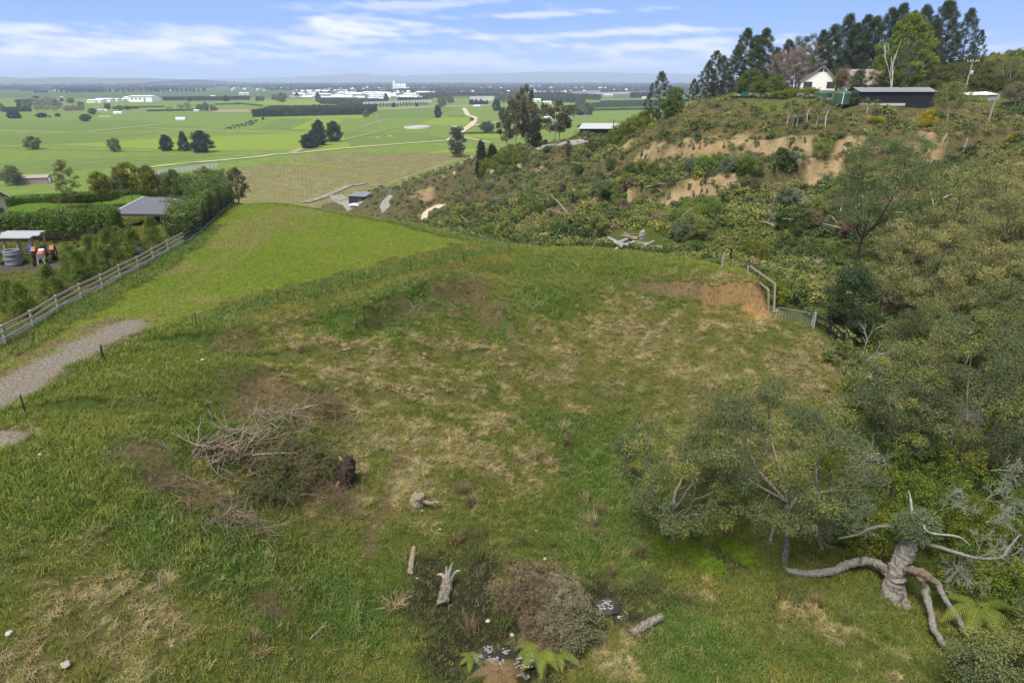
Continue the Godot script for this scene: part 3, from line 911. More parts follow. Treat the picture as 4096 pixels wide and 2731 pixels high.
func dead_fork(s: Shape, a: Vector3, dir: Vector3, length: float, r: float, depth: int, spread := 0.7) -> void:
	var path := [a]
	var radii := [r]
	var d := dir.normalized()
	var p := a
	for k in 4:
		d = (d + dir3() * 0.22).normalized()
		p += d * length / 4.0
		path.append(p); radii.append(maxf(r * (1.0 - 0.14 * (k + 1)), 0.006))
		if depth > 0 and k > 0 and rng.randf() < 0.75:
			dead_fork(s, p, (d + dir3() * spread).normalized(), length * rf(0.45, 0.7), r * 0.55, depth - 1, spread)
	s.tube(path, radii, 5 if r > 0.03 else 4, false)
	if depth > 0:
		for k in 2: dead_fork(s, p, (d + dir3() * spread).normalized(), length * rf(0.5, 0.75), r * 0.5, depth - 1, spread)
func wispy(where: Vector3, h: float, r: float, lean: Vector3, label: String, group: String, cols: Array, dens := 1.0, bark: Material = null) -> Node3D:
	return tree("feathery_tree", where, label, group, {"h": h, "r": r, "lo": 0.34, "shape": "umbrella", "clumps": int(40 * dens), "per": 32, "cr": r * 0.26, "flat": 0.42, "leaf": K.fine, "ls": 0.5, "cols": cols, "lean": lean, "fork": true, "tr": 0.17, "thick": 0.5, "bark": bark if bark else M.bark_grey, "hollow": 0.25, "rise": 0.8})
func shrub(where: Vector3, h: float, r: float, label: String, group: String, cols: Array, leaf := "leafy", ls := 0.34, n := 16, called := "shrub") -> Node3D:
	return tree(called, where, label, group, {"h": h, "r": r, "lo": 0.12, "shape": "dome", "clumps": n, "per": 26, "cr": r * 0.45, "flat": 0.8, "leaf": K[leaf], "ls": ls, "cols": cols, "tr": 0.05, "bark": M.bark_brown, "hollow": 0.1}, "shrub")

func make_gully_trees() -> void:
	var sage := [Color(0.092, 0.112, 0.046), Color(0.075, 0.094, 0.040), Color(0.105, 0.125, 0.046), Color(0.14, 0.155, 0.042)]
	var olive := [Color(0.183, 0.183, 0.066), Color(0.155, 0.164, 0.062), Color(0.220, 0.205, 0.072), Color(0.133, 0.147, 0.058)]
	var deep := [Color(0.068, 0.105, 0.037), Color(0.087, 0.123, 0.042), Color(0.105, 0.136, 0.049)]
	var ivy := [Color(0.074, 0.117, 0.014), Color(0.105, 0.142, 0.017), Color(0.136, 0.148, 0.014), Color(0.055, 0.093, 0.014)]
	var g := "feathery grey green trees growing up out of the gully"
	var gl := "grey green feathery tree growing up out of the gully among others"
	wispy(on_ground(784, 562), 9.0, 4.1, Vector3(-1.6, 0, -0.8), "grey green feathery tree standing alone above the long fallen limb", "", sage, 1.35)
	wispy(on_ground(672, 548), 6.2, 3.2, Vector3(-0.6, 0, -0.4), "small thin stemmed feathery tree beside the boggy gully floor", "", sage)
	for a in [[955, 488, 10.5, 4.6], [1030, 520, 11.0, 4.8], [892, 474, 7.0, 3.0], [1020, 430, 10.5, 4.6], [930, 420, 9.0, 4.0]]:
		wispy(on_ground(a[0], a[1]), a[2], a[3], Vector3(rf(-1, 0.6), 0, rf(-0.6, 0.6)), gl, g, sage, 1.2)
	g = "olive feathery trees on the far side of the gully"
	gl = "olive brown feathery tree on the far bank of the gully"
	for a in [[962, 268, 10, 5.2], [1008, 312, 9.5, 5.2], [905, 318, 7.5, 4.2], [945, 360, 8.0, 4.4], [1028, 372, 9, 4.6], [1000, 248, 9.5, 5.4], [930, 285, 8, 4.2], [985, 345, 8, 4.4]]:
		wispy(on_ground(a[0], a[1], 40.0), a[2], a[3], Vector3(rf(-1, 1), 0, rf(-0.6, 0.6)), gl, g, olive, 1.1, M.bark_dark)
	wispy(on_ground(856, 264, 50.0), 13.0, 5.0, Vector3(1.8, 0, 0), "tall dark green tree with forked dark trunk on the scrub slope", "", deep, 1.6, M.bark_dark)
	tree("evergreen_tree", on_ground(846, 338), "dense dark evergreen tree beside the wooden fence end by the gate", "", {"h": 5.6, "r": 2.0, "lo": 0.1, "shape": "egg", "clumps": 26, "per": 40, "cr": 0.9, "leaf": K.leafy, "ls": 0.42, "cols": [Color(0.035, 0.055, 0.022), Color(0.045, 0.07, 0.026)], "tr": 0.16})
	wispy(on_ground(990, 735), 3.6, 2.3, Vector3(0.6, 0, 0), "grey green feathery tree below the broken trunk's hanging limbs", "", sage, 1.2)
	wispy(on_ground(1050, 705), 4.2, 2.2, Vector3(0, 0, 0), "grey green feathery tree beside the clump of hanging limbs", "", sage, 1.0)
	g = "leafy bushes crowding the gully floor behind the broken tree"
	gl = "yellow green leafy bush crowding behind the broken grey tree"
	for a in [[858, 548, 2.6, 1.9], [838, 530, 2.4, 1.7], [885, 530, 3.4, 2.2], [925, 545, 4.0, 2.2], [955, 560, 3.6, 2.0], [990, 575, 3.2, 2.2], [1015, 620, 2.8, 2.0], [965, 600, 2.4, 1.5], [940, 510, 4.2, 2.4], [985, 520, 4.0, 2.4], [905, 500, 4.2, 2.4], [1020, 560, 3.4, 2.0], [870, 500, 3.4, 2.2], [995, 490, 4, 2.3]]:
		shrub(on_ground(a[0], a[1]), a[2], a[3], gl, g, ivy, "leafy", 0.36, 18)
	shrub(on_ground(822, 470), 2.6, 1.0, "bright lime green bush between two feathery grey trees", "", [Color(0.17, 0.21, 0.015), Color(0.14, 0.19, 0.015)], "leafy", 0.32, 12)
	shrub(on_ground(862, 478), 3.4, 2.0, "deep green bush beside the lime green bush in the gully", "", [Color(0.03, 0.055, 0.02), Color(0.045, 0.07, 0.025)], "leafy", 0.36, 20)
	# bare, lichened wood reaching out of the crowns
	mat("dead_wood", Color(0.30, 0.29, 0.25), 0.9, 0.2)
	grain(M.dead_wood, Color(0.15, 0.14, 0.12), Color(0.34, 0.335, 0.285), 0.03, Vector3(0.6, 0.6, 0.6), 3, 0.0, 21, 0.4)
	for a in [[862, 362, 3.2, 0.6, 1.0], [875, 366, 2.6, 0.9, 0.6], [868, 380, 2.0, 0.4, 0.8]]:
		var p := on_ground(a[0], a[1])
		var s := Shape.new()
		for k in 3: dead_fork(s, Vector3.ZERO, Vector3(a[3] + rf(-0.8, 0.8), a[4], rf(-0.4, 0.4)), a[2] * 0.55, 0.06, 2)
		part(thing("dead_tree", p, "leafless grey dead tree leaning over the end of the wooden fence", "tree", "leafless dead trees below the gate"), "trunk", s.mesh(), M.dead_wood)
	for a in [[915, 470, 5.2, 0.4], [880, 505, 4.0, -0.6], [868, 530, 3.0, -0.8], [975, 505, 4.5, 0.7], [1000, 470, 5.5, 0.5], [905, 440, 4.5, -0.6], [990, 540, 3.5, 0.8], [950, 450, 5.0, -0.7], [770, 540, 2.5, 0.5]]:
		var p := on_ground(a[0], a[1])
		var s := Shape.new()
		s.tube([Vector3(0, -0.2, 0), Vector3(0.2 * a[3], a[2] * 0.4, 0), Vector3(0.6 * a[3], a[2] * 0.75, 0.3)], [0.09, 0.075, 0.06], 6, false)
		for k in 3: dead_fork(s, Vector3(0.6 * a[3], a[2] * 0.75, 0.3), Vector3(a[3] * 1.6 + rf(-0.5, 0.5), rf(0.0, 0.7), rf(0.2, 1.0)), 1.3, 0.035, 3, 0.8)
		part(thing("dead_sapling", p, "lichen covered bare tree with twisted twigs among the gully bushes", "tree", "lichen covered bare trees in the gully"), "trunk", s.mesh(), M.dead_wood)
# ---------------------------------------------------------------- scrub over the hillside
func make_scrub() -> void:
	var pal := [Color(0.063, 0.092, 0.028), Color(0.092, 0.124, 0.030), Color(0.138, 0.161, 0.039), Color(0.172, 0.190, 0.044), Color(0.167, 0.144, 0.063), Color(0.190, 0.144, 0.086), Color(0.132, 0.098, 0.067), Color(0.253, 0.218, 0.098)]
	var b := []
	for k in 4: b.append(PackedFloat32Array())
	var tw := [PackedFloat32Array(), PackedFloat32Array()]
	var st := [PackedFloat32Array(), PackedFloat32Array(), PackedFloat32Array(), PackedFloat32Array()]
	var heap := on_ground(634, 247.5)
	var gate_spot := on_ground(797, 322)
	var z := -34.0
	while z > -372.0:
		var d := -z
		var step := clampf(d / 120.0, 0.62, 2.4)
		var x := -0.24 * d if d > 90.0 else 0.0
		var hi := d * 0.85 + 6.0
		while x < hi:
			var px := x + rf(-0.6, 0.6) * step
			var pz := z + rf(-0.6, 0.6) * step
			x += step
			if d < 110.0 and not in_scrub(px, pz): continue
			var y := H(px, pz)
			if y < PLAIN + 1.5: continue
			if px > 55.0 and d > 148.0 and y > 8.0 and d < 200.0 and rng.randf() > 0.1 + 0.5 * smoothstep(0.0, 0.4, noise.get_noise_2d(px, pz)): continue
			var clay := clay_at(px, pz)
			if clay > rf(0.0, 1.25) : continue
			if Vector2(px - gate_spot.x, pz - gate_spot.z).length() < 3.4: continue
			if Vector2(px - heap.x, (pz - heap.z) * 0.8).length() < 4.5: continue
			if is_track(px, pz): continue
			var n := noise.get_noise_2d(px * 1.5, pz * 1.5)
			var m := noise2.get_noise_2d(px * 3.5 + 40.0, pz * 3.5)
			var upper := smoothstep(2.0, 8.0, y) * (1.0 - smoothstep(90.0, 110.0, px))
			var k := clampf((n * 1.6 + 0.45 + m * 0.5) * 4.0, 0.0, 7.0)
			var ci := int(k + rf(-0.8, 1.2))
			var c: Color = pal[clampi(ci, 0, 7)]
			var open := 0.22 + 0.6 * upper + 0.35 * smoothstep(0.1, 0.5, m)
			if rng.randf() < open:
				var sc := rf(0.9, 2.0) * (1.0 + 0.4 * step)
				put(st[rng.randi() % 4], spin(Vector3(1, 0.8, 1) * sc, 0.4), Vector3(px, y - 0.03, pz), tone(Color(0.25, 0.20, 0.095).lerp(Color(0.10, 0.12, 0.03), rng.randf()), 0.25))
			elif ci >= 5 and rng.randf() < 0.5:
				put(tw[rng.randi() % 2], spin(Vector3(1.2, 0.9, 1.2) * rf(0.9, 2.0), 0.2), Vector3(px, y - 0.1, pz), tone(Color(0.20, 0.16, 0.115), 0.3))
			else:
				var big := rf(0.7, 1.5) * (1.0 + 0.25 * step) * (0.72 if d < 90.0 else 1.0) * (1.5 if rng.randf() < 0.12 else 1.0)
				put(b[rng.randi() % 4], spin(Vector3(1.15, rf(0.7, 1.25), 1.15) * big, 0.2), Vector3(px, y - 0.12 * big, pz), tone(c, 0.25))
		z -= step
	var total := 0
	for k in 4:
		tag(multi(self, "scrub", K.bush[k], M.leaf, b[k]), "low mixed scrub covering the hillside", "scrub", "", "stuff")
		tag(multi(self, "slope_grass", K.straw_grass[k], M.grass_blade, st[k]), "rank dry grass between the scrub on the hillside", "grass", "", "stuff")
		total += (b[k].size() + st[k].size()) / 16
	for k in 2: tag(multi(self, "dead_scrub", K.twiggy[k], M.grass_blade, tw[k]), "brown dead scrub on the hillside", "scrub", "", "stuff")
	stage("scrub %d" % total)
func is_track(x: float, z: float) -> bool:
	for t in track_spots:
		if absf(x - t.x) < t.z and absf(z - t.y) < t.z: return true
	return false
# ---------------------------------------------------------------- fences, hedges and the yard beside the terrace
func timber(called: String, lo: Color, hi: Color) -> void:
	mat(called, hi, 0.85, 0.3)
	grain(M[called], lo, hi, 0.02, Vector3(0.9, 3.0, 0.9), 4, 0.0, called.length())
func face(dir: Vector3) -> Basis:      # z along dir, y up
	var z := dir.normalized()
	var x := Vector3.UP.cross(z).normalized()
	return Basis(x, z.cross(x), z)
func board(parent: Node, called: String, a: Vector3, b: Vector3, w: float, h: float, m: Material) -> void:
	var s := Shape.new()
	s.box(Vector3.ZERO, Vector3(w, h, a.distance_to(b)))
	part(parent, called, s.mesh(), m, (a + b) * 0.5, face(b - a))
func post(parent: Node, called: String, foot: Vector3, h: float, w: float, m: Material, tilt := Vector3.ZERO) -> void:
	var s := Shape.new()
	var top := foot + Vector3.UP * h + tilt
	var low := foot - Vector3.UP * 0.25
	s.box(Vector3.ZERO, Vector3(w, w, low.distance_to(top)))
	part(parent, called, s.mesh(), m, (low + top) * 0.5, Basis(Quaternion(Vector3.BACK, (top - low).normalized())))
var fence_feet := []
func make_fences() -> void:
	mat("white_paint", Color(0.78, 0.78, 0.76), 0.6, 0.4)
	timber("grey_timber", Color(0.17, 0.155, 0.125), Color(0.34, 0.315, 0.255))
	timber("black_timber", Color(0.012, 0.011, 0.010), Color(0.030, 0.028, 0.026))
	mat("black_plastic", Color(0.018, 0.018, 0.018), 0.5, 0.5)
	mat("rusty_steel", Color(0.075, 0.045, 0.030), 0.8, 0.3)
	mat("blue_hose", Color(0.16, 0.33, 0.60), 0.45, 0.5)
	for a in [[-24, 360], [6, 342.6], [34, 327], [59, 311], [82, 298.5], [103, 288.7], [121, 278.5], [139, 269.5], [154, 260.6], [169, 252], [184, 243.5], [193, 237], [200, 231.6], [206, 226], [212, 221], [218, 215], [222.7, 211], [228, 207], [233, 203]]: fence_feet.append(on_ground(a[0], a[1]))
	var f1 := thing("rail_fence", fence_feet[0], "weathered grey three rail timber fence along the terrace bank", "fence")
	var f2 := thing("rail_fence", fence_feet[10], "black stained three rail timber fence beside the tall hedge", "fence")
	for k in fence_feet.size():
		var f: Node3D = f1 if k < 10 else f2
		var m: Material = M.grey_timber if k < 10 else M.black_timber
		var p: Vector3 = fence_feet[k] - f.position
		post(f, "post", p, 1.18, 0.12, m)
		if k == 18: break
		var q: Vector3 = fence_feet[k + 1] - f.position
		var side := (q - p).cross(Vector3.UP).normalized() * 0.085
		for h in [1.08, 0.72, 0.36]:
			var lift: Vector3 = Vector3.UP * h
			board(f, "rail", p + lift + side - (q - p).normalized() * 0.04, q + lift + side * rf(0.95, 1.05) + (q - p).normalized() * 0.04, 0.04, 0.15, m)
	var path := []
	for k in fence_feet.size() - 1:
		for t in 5:
			var p: Vector3 = fence_feet[k].lerp(fence_feet[k + 1], t / 5.0)
			var d: Vector3 = (fence_feet[k + 1] - fence_feet[k])
			var up := 0.42 - 0.16 * sin(t / 5.0 * PI) + 0.05 * sin(k * 2.1 + t) if k < 10 else 0.30 - 0.12 * sin(t / 5.0 * PI)
			path.append(p + d.cross(Vector3.UP).normalized() * (0.16 + 0.03 * sin(k + t)) + Vector3.UP * up)
	var hs := Shape.new()
	var rr := []
	for p in path: rr.append(0.022)
	hs.tube(path, rr, 6)
	var hose := thing("water_hose", Vector3.ZERO, "pale blue water hose tied along the timber fence", "hose")
	part(hose, "hose", hs.mesh(), M.blue_hose)
	# electric fence standards
	var ls := ["thin black fence standard at the bare edge of the gravel strip", "thin black fence standard paired with a shorter one beside the gravel", "short thin fence standard leaning beside a taller one by the gravel"]
	var k := 0
	for a in [[26, 414, 1.05], [105, 361, 1.05], [102.4, 359, 0.85], [197, 328, 1.05], [278, 302, 1.0], [353, 286.6, 1.0], [411.5, 272, 0.98], [463.7, 263, 0.98], [509, 253.3, 1.0]]:
		standard(on_ground(a[0], a[1]), a[2], M.black_plastic, ls[k] if k < 3 else nth(k - 2) + " black fence standard along the long grass, counted from the gravel", "" if k < 3 else "black fence standards edging the terrace", 0.14 if k == 2 else 0.03)
		k += 1
	for a in [[545, 246, 0.95], [547.4, 246.4, 1.0], [589, 247.5, 0.9], [629, 250, 0.9], [666, 255, 1.0], [702, 259.3, 0.9]]:
		standard(on_ground(a[0], a[1]), a[2], M.rusty_steel, nth(k - 8) + " rusty fence standard at the far grass edge, counted from the terrace", "rusty fence standards along the far grass edge", 0.05)
		k += 1
	# broken timber rails over the cut, the gate and the dark fence below it
	var a := on_level(747, 277, 0.1)
	a.y = H(a.x, a.z)
	var b := on_ground(769, 311)
	var bf := thing("broken_fence", a, "broken grey timber fence hanging over the clay bank", "fence")
	var top1 := a + Vector3(0, 1.0, 0)
	var top2 := b + Vector3(-0.35, 1.75, 0.1)
	post(bf, "post", Vector3.ZERO, 1.1, 0.11, M.grey_timber)
	post(bf, "post", b - a, 1.75, 0.12, M.grey_timber, Vector3(-0.35, 0, 0.2))
	post(bf, "post", b - a + Vector3(0.35, 0.1, 0.1), 2.1, 0.12, M.grey_timber, Vector3(-0.2, 0, -0.1))
	board(bf, "rail", Vector3(0, 0.55, 0.12), b - a + Vector3(-0.3, 1.7, 0.2), 0.05, 0.14, M.grey_timber)
	board(bf, "rail", Vector3(0.15, 1.05, 0.05), b - a + Vector3(0.15, 2.15, 0.0), 0.05, 0.14, M.grey_timber)
	var p1 := on_ground(775, 321)
	var p2 := on_ground(811, 327)
	mat("galvanised", Color(0.45, 0.46, 0.46), 0.45, 0.5)
	M.galvanised.metallic = 0.5
	var gate := thing("farm_gate", p1, "galvanised wire mesh farm gate standing across the track", "gate")
	var d := p2 - p1
	var fr := Shape.new()
	var u := Vector3.UP
	fr.tube([u * 0.12, u * 1.0, d * 0.04 + u * 1.1, d * 0.96 + u * 1.1, d + u * 1.0, d + u * 0.12, u * 0.12], [0.022, 0.022, 0.022, 0.022, 0.022, 0.022, 0.022], 6)
	part(gate, "gate_frame", fr.mesh(), M.galvanised)
	for i in 11:
		var w := Shape.new()
		w.tube([d * (i + 1) / 12.0 + u * 0.12, d * (i + 1) / 12.0 + u * 1.1], [0.007, 0.007], 4)
		part(gate, "upright", w.mesh(), M.galvanised)
	for i in 5:
		var w := Shape.new()
		w.tube([u * (0.28 + 0.16 * i), d + u * (0.28 + 0.16 * i)], [0.006, 0.006], 4)
		part(gate, "wire", w.mesh(), M.galvanised)
	var df := thing("dark_fence", p2, "short dark timber fence running downhill from the gate post", "fence")
	var feet := [p2 + Vector3(0.15, 0, 0), on_ground(829, 335), on_ground(842, 347)]
	for i in 3: post(df, "post", feet[i] - p2, 1.2, 0.16, M.grey_timber if i == 0 else M.black_timber)
	for i in 2:
		for h in [1.0, 0.5]: board(df, "rail", feet[i] - p2 + u * h, feet[i + 1] - p2 + u * h, 0.05, 0.15, M.black_timber)
func standard(p: Vector3, h: float, m: Material, label: String, group: String, tilt: float) -> void:
	var o := thing("fence_standard", p, label, "fence post", group)
	o.rotation = Vector3(rf(-tilt, tilt), rf(0, TAU), rf(-tilt, tilt))
	var s := Shape.new()
	s.box(Vector3(0, h * 0.5 - 0.1, 0), Vector3(0.055, h + 0.2, 0.014))
	s.box(Vector3(0, h * 0.5 - 0.1, 0.012), Vector3(0.014, h + 0.2, 0.05))
	part(o, "stake", s.mesh(), m)
	for y in [0.55, 0.92]:
		var c := Shape.new()
		c.box(Vector3(0, h * y, -0.025), Vector3(0.05, 0.05, 0.04))
		part(o, "insulator", c.mesh(), M.black_plastic)

# ---------------------------------------------------------------- hedges: a close mass of leaves over woody growth
func hedge(label: String, pts: Array, w: float, heights: Array, cols: Array, ls: float, density: float, loose := 0.12, leaf := "leafy", called := "hedge", group := "") -> Node3D:
	var root := thing(called, pts[0], label, "hedge", group)
	var core := Shape.new()
	var buf := PackedFloat32Array()
	for k in pts.size() - 1:
		var a: Vector3 = pts[k] - pts[0]
		var b: Vector3 = pts[k + 1] - pts[0]
		var d := b - a
		d.y = 0
		var l := d.length()
		d /= l
		var n := d.cross(Vector3.UP)
		var hm: float = minf(heights[k], heights[k + 1]) * 0.85
		var iw := w * 0.62
		core.box((a + b) * 0.5 + Vector3.UP * hm * 0.5, Vector3(iw, hm, l - (0.6 if k == 0 or k == pts.size() - 2 else 0.0)), face(b - a))
		var count := int(l * (w + 2.0 * (heights[k] + heights[k + 1]) * 0.5) * density)
		for j in count:
			var t := rng.randf()
			var h := lerpf(heights[k], heights[k + 1], t)
			var p := a.lerp(b, t) 
			var per := rng.randf() * (w + 2.0 * h)
			var bump := 1.0 + loose * noise.get_noise_2d((p.x + pts[0].x) * 5.0, (p.z + pts[0].z) * 5.0 + per * 3.0) * 2.0
			var at: Vector3
			if (k == 0 or k == pts.size() - 2) and rng.randf() < w / l * 0.5:
				p = a if k == 0 else b
				at = n * rf(-0.5, 0.5) * w + Vector3.UP * rf(0, h)
			elif per < w: at = n * (per - w * 0.5) + Vector3.UP * h * bump
			elif per < w + h: at = n * w * 0.5 * bump + Vector3.UP * (per - w)
			else: at = -n * w * 0.5 * bump + Vector3.UP * (per - w - h)
			put(buf, spin(Vector3.ONE * ls * rf(0.7, 1.25), 0.9), p + at + dir3() * ls * 0.25, tone(cols[rng.randi() % cols.size()], 0.22))
	part(root, "inner_growth", core.mesh(), M.hedge_core)
	multi(root, "foliage", K[leaf][rng.randi() % 2], M.leaf, buf).set_meta("kind", "stuff")
	return root
func ground_at(x: float, z: float, up := 0.0) -> Vector3: return Vector3(x, H(x, z) + up, z)

func make_yard() -> void:
	mat("hedge_core", Color(0.075, 0.115, 0.026), 0.95, 0.1)
	var gloss := [Color(0.083, 0.143, 0.027), Color(0.112, 0.180, 0.033), Color(0.068, 0.120, 0.027), Color(0.135, 0.203, 0.053)]
	var pts := []
	for x in [-82, -72, -62, -52, -42.5]: pts.append(ground_at(x, -73.0 - (x + 42.0) * 0.02))
	hedge("long loose leafed green hedge behind the tractor yard", pts, 1.9, [2.9, 2.9, 2.85, 2.8, 2.8], gloss, 0.46, 20.0, 0.14)
	pts = []
	var hh := []
	for k in range(11, 19):
		var d: Vector3 = fence_feet[mini(k + 1, 18)] - fence_feet[maxi(k - 1, 0)]
		var q: Vector3 = fence_feet[k] - d.cross(Vector3.UP).normalized() * 1.5
		pts.append(ground_at(q.x, q.z)); hh.append(2.6 + 0.13 * (k - 11))
	hedge("tall bushy pale green hedge along the black fence", pts, 2.2, hh, [Color(0.10, 0.145, 0.04), Color(0.13, 0.175, 0.058), Color(0.08, 0.12, 0.034)], 0.5, 13.0, 0.35)
	pts = []
	for a in [[-30, 209], [8, 206], [60, 203], [110, 199], [150, 196], [163, 193]]: pts.append(on_ground(a[0], a[1]))
	hedge("low clipped hedge with a flat top at the far edge of the lawn", pts, 1.3, [1.25, 1.25, 1.25, 1.25, 1.25, 1.25], [Color(0.06, 0.10, 0.018), Color(0.075, 0.12, 0.022)], 0.4, 12.0, 0.03)
	# young conifers between the yard and the fence
	var pine := [Color(0.083, 0.128, 0.024), Color(0.112, 0.158, 0.027), Color(0.143, 0.188, 0.030), Color(0.068, 0.105, 0.024)]
	for k in 22:
		var t := k / 21.0 * 9.4
		var i := int(t)
		var p: Vector3 = fence_feet[i].lerp(fence_feet[i + 1], t - i)
		var d: Vector3 = fence_feet[i + 1] - fence_feet[i]
		p -= d.cross(Vector3.UP).normalized() * (1.9 + (k % 3) * 1.25 + rf(-0.3, 0.3))
		var hh2 := rf(2.6, 3.7)
		var foot := ground_at(p.x, p.z)
		var f := (foot - EYE).dot(Vector3(0, -sin(PITCH), -cos(PITCH)))
		var sx := 512.0 + (foot.x - EYE.x) / f * FOCAL
		if sx < 62.0: hh2 = rf(1.5, 2.3)
		tree("young_conifer", foot, nth(22 - k) + " young conifer along the timber fence, counted from the tall hedge", "young conifers planted along the timber fence", {"h": hh2, "r": 0.35 * hh2, "lo": 0.06, "shape": "cone", "clumps": 40, "per": 11, "cr": 0.36, "flat": 0.6, "leaf": K.needles, "ls": 0.36, "cols": pine, "tr": 0.06, "bark": M.bark_brown, "rise": 0.2, "hollow": 0.3})
	carport()
	cottage()
	tractor()
	shelter()
	lawn_trees()
func carport() -> void:
	mat("roof_grey", Color(0.105, 0.107, 0.118), 0.5, 0.4)
	mat("roof_edge", Color(0.19, 0.20, 0.215), 0.5, 0.4)
	mat("dark_trim", Color(0.035, 0.035, 0.04), 0.6, 0.4)
	var c := [on_level(111.6, 213, 0.9), on_level(163, 213.5, 0.9), on_level(190, 198.6, 0.7), on_level(144, 196.4, 0.7)]
	var mid: Vector3 = (c[0] + c[1] + c[2] + c[3]) * 0.25
	var base := ground_at(mid.x, mid.z)
	var o := thing("carport", base, "open carport with a flat grey metal roof behind the hedge", "carport")
	var s := Shape.new()
	var q := []
	for p in c: q.append(p - base)
	var dn := Vector3(0, -0.09, 0)
	s.quad(q[0], q[1], q[2], q[3])
	s.quad(q[3] + dn, q[2] + dn, q[1] + dn, q[0] + dn)
	for k in 4: s.quad(q[k] + dn, q[(k + 1) % 4] + dn, q[(k + 1) % 4], q[k])
	part(o, "roof", s.mesh(), M.roof_grey)
	for k in 22:      # the ribs of the sheets
		var t := (k + 0.5) / 22.0
		board(o, "roof_rib", q[0].lerp(q[1], t) + Vector3.UP * 0.012, q[3].lerp(q[2], t) + Vector3.UP * 0.012, 0.04, 0.02, M.roof_grey)
	board(o, "ridge_flashing", q[0] + Vector3.UP * 0.035, q[3] + Vector3.UP * 0.035, 0.42, 0.03, M.roof_edge)
	for k in 4: board(o, "fascia", q[k] + Vector3(0, -0.2, 0), q[(k + 1) % 4] + Vector3(0, -0.2, 0), 0.05, 0.2, M.dark_trim)
	board(o, "gutter", q[1] + Vector3(0.12, -0.06, 0.02), q[2] + Vector3(0.12, -0.06, 0.02), 0.12, 0.1, M.white_paint)
	for k in 4:
		var f: Vector3 = q[k] * 0.94
		f.y = H(base.x + f.x, base.z + f.z) - base.y
		post(o, "post", f, q[k].y - f.y - 0.12, 0.14, M.dark_trim)
func cottage() -> void:
	mat("cream_board", Color(0.50, 0.46, 0.36), 0.7, 0.3)
	mat("white_paint", Color(0.78, 0.78, 0.76), 0.6, 0.4)
	mat("pale_roof", Color(0.30, 0.305, 0.315), 0.5, 0.4)
	mat("window_glass", Color(0.03, 0.035, 0.04), 0.08, 0.6)
	var corner := on_level(-18.0, 222, -2.0)
	corner.y = H(corner.x, corner.z)
	var o := thing("cottage", corner, "cream weatherboard cottage corner at the edge of the lawn", "house")
	var b := Basis(Vector3.UP, 0.12)
	var body := Shape.new()
	body.box(b * Vector3(-3.99, 1.35, -3.0), Vector3(7.9, 2.7, 5.98), b)
	part(o, "wall", body.mesh(), M.cream_board)
	for k in 15:
		var w := Shape.new()
		w.box(b * Vector3(-4.0, 0.1 + k * 0.18, 0.01), Vector3(8.0, 0.17, 0.05), b * Basis(Vector3.RIGHT, 0.06))
		part(o, "weatherboard", w.mesh(), M.cream_board)
		var w2 := Shape.new()
		w2.box(b * Vector3(-0.02, 0.1 + k * 0.18, -3.0), Vector3(0.05, 0.17, 6.0), b * Basis(Vector3.BACK, -0.06))
		part(o, "weatherboard", w2.mesh(), M.cream_board)
	var win := Shape.new()
	win.box(b * Vector3(0.02, 1.7, -2.2), Vector3(0.09, 1.2, 1.6), b)
	var f := part(o, "window", win.mesh(), M.white_paint)
	var gl := Shape.new()
	gl.box(b * Vector3(0.035, 1.7, -2.2), Vector3(0.09, 1.05, 1.4), b)
	part(f, "pane", gl.mesh(), M.window_glass)
	var r := Shape.new()
	for sgn in [-1.0, 1.0]:
		var z0: float = -3.0 + 3.6 * sgn
		var tri := [b * Vector3(0.5, 2.5, z0), b * Vector3(0.5, 4.3, -3.0), b * Vector3(-8.5, 4.3, -3.0), b * Vector3(-8.5, 2.5, z0)]
		if sgn > 0: r.quad(tri[0], tri[1], tri[2], tri[3])
		else: r.quad(tri[3], tri[2], tri[1], tri[0])
	part(o, "roof", r.mesh(), M.pale_roof)
	var tr := Shape.new()
	tr.tri(b * Vector3(0.0, 2.7, 0.0), b * Vector3(0.0, 2.7, -6.0), b * Vector3(0.0, 4.1, -3.0))
	part(o, "gable", tr.mesh(), M.cream_board)
	board(o, "barge_board", b * Vector3(0.5, 2.45, 0.6), b * Vector3(0.5, 4.25, -3.0), 0.04, 0.16, M.white_paint)
	board(o, "barge_board", b * Vector3(0.5, 2.45, -6.6), b * Vector3(0.5, 4.25, -3.0), 0.04, 0.16, M.white_paint)
	var reel := thing("hose_reel", corner + b * Vector3(0.3, 0, -3.9), "dark green hose reel on the cottage wall", "hose reel")
	mat("green_plastic", Color(0.02, 0.14, 0.07), 0.5, 0.4)
	var rs := Shape.new()
	rs.tube([b * Vector3(-0.22, 1.1, 0), b * Vector3(0.3, 1.1, 0)], [0.35, 0.35], 14)
	part(reel, "drum", rs.mesh(), M.green_plastic)
	var rb := Shape.new()
	rb.box(b * Vector3(-0.2, 0.9, 0), Vector3(0.1, 0.5, 0.2), b)
	part(reel, "bracket", rb.mesh(), M.dark_trim)
func ring(s: Shape, c: Vector3, axis: Vector3, R: float, r: float, squash := 1.0, n := 22, m := 8) -> void:
	var ax := axis.normalized()
	var u := ax.cross(Vector3(0.3, 0.9, 0.31)).normalized()
	var w := ax.cross(u)
	var k0 := s.v.size()
	for i in n:
		var a := TAU * i / n
		var o := u * cos(a) + w * sin(a)
		for j in m:
			var b := TAU * j / m
			s.v.append(c + o * (R + r * cos(b)) + ax * r * squash * sin(b)); s.n.append(o * cos(b) + ax * sin(b)); s.c.append(s.tint)
	for i in n:
		for j in m:
			var a := k0 + i * m + j
			var b := k0 + i * m + (j + 1) % m
			var c2 := k0 + ((i + 1) % n) * m + j
			var d := k0 + ((i + 1) % n) * m + (j + 1) % m
			s.i.append_array([a, b, c2, b, d, c2])
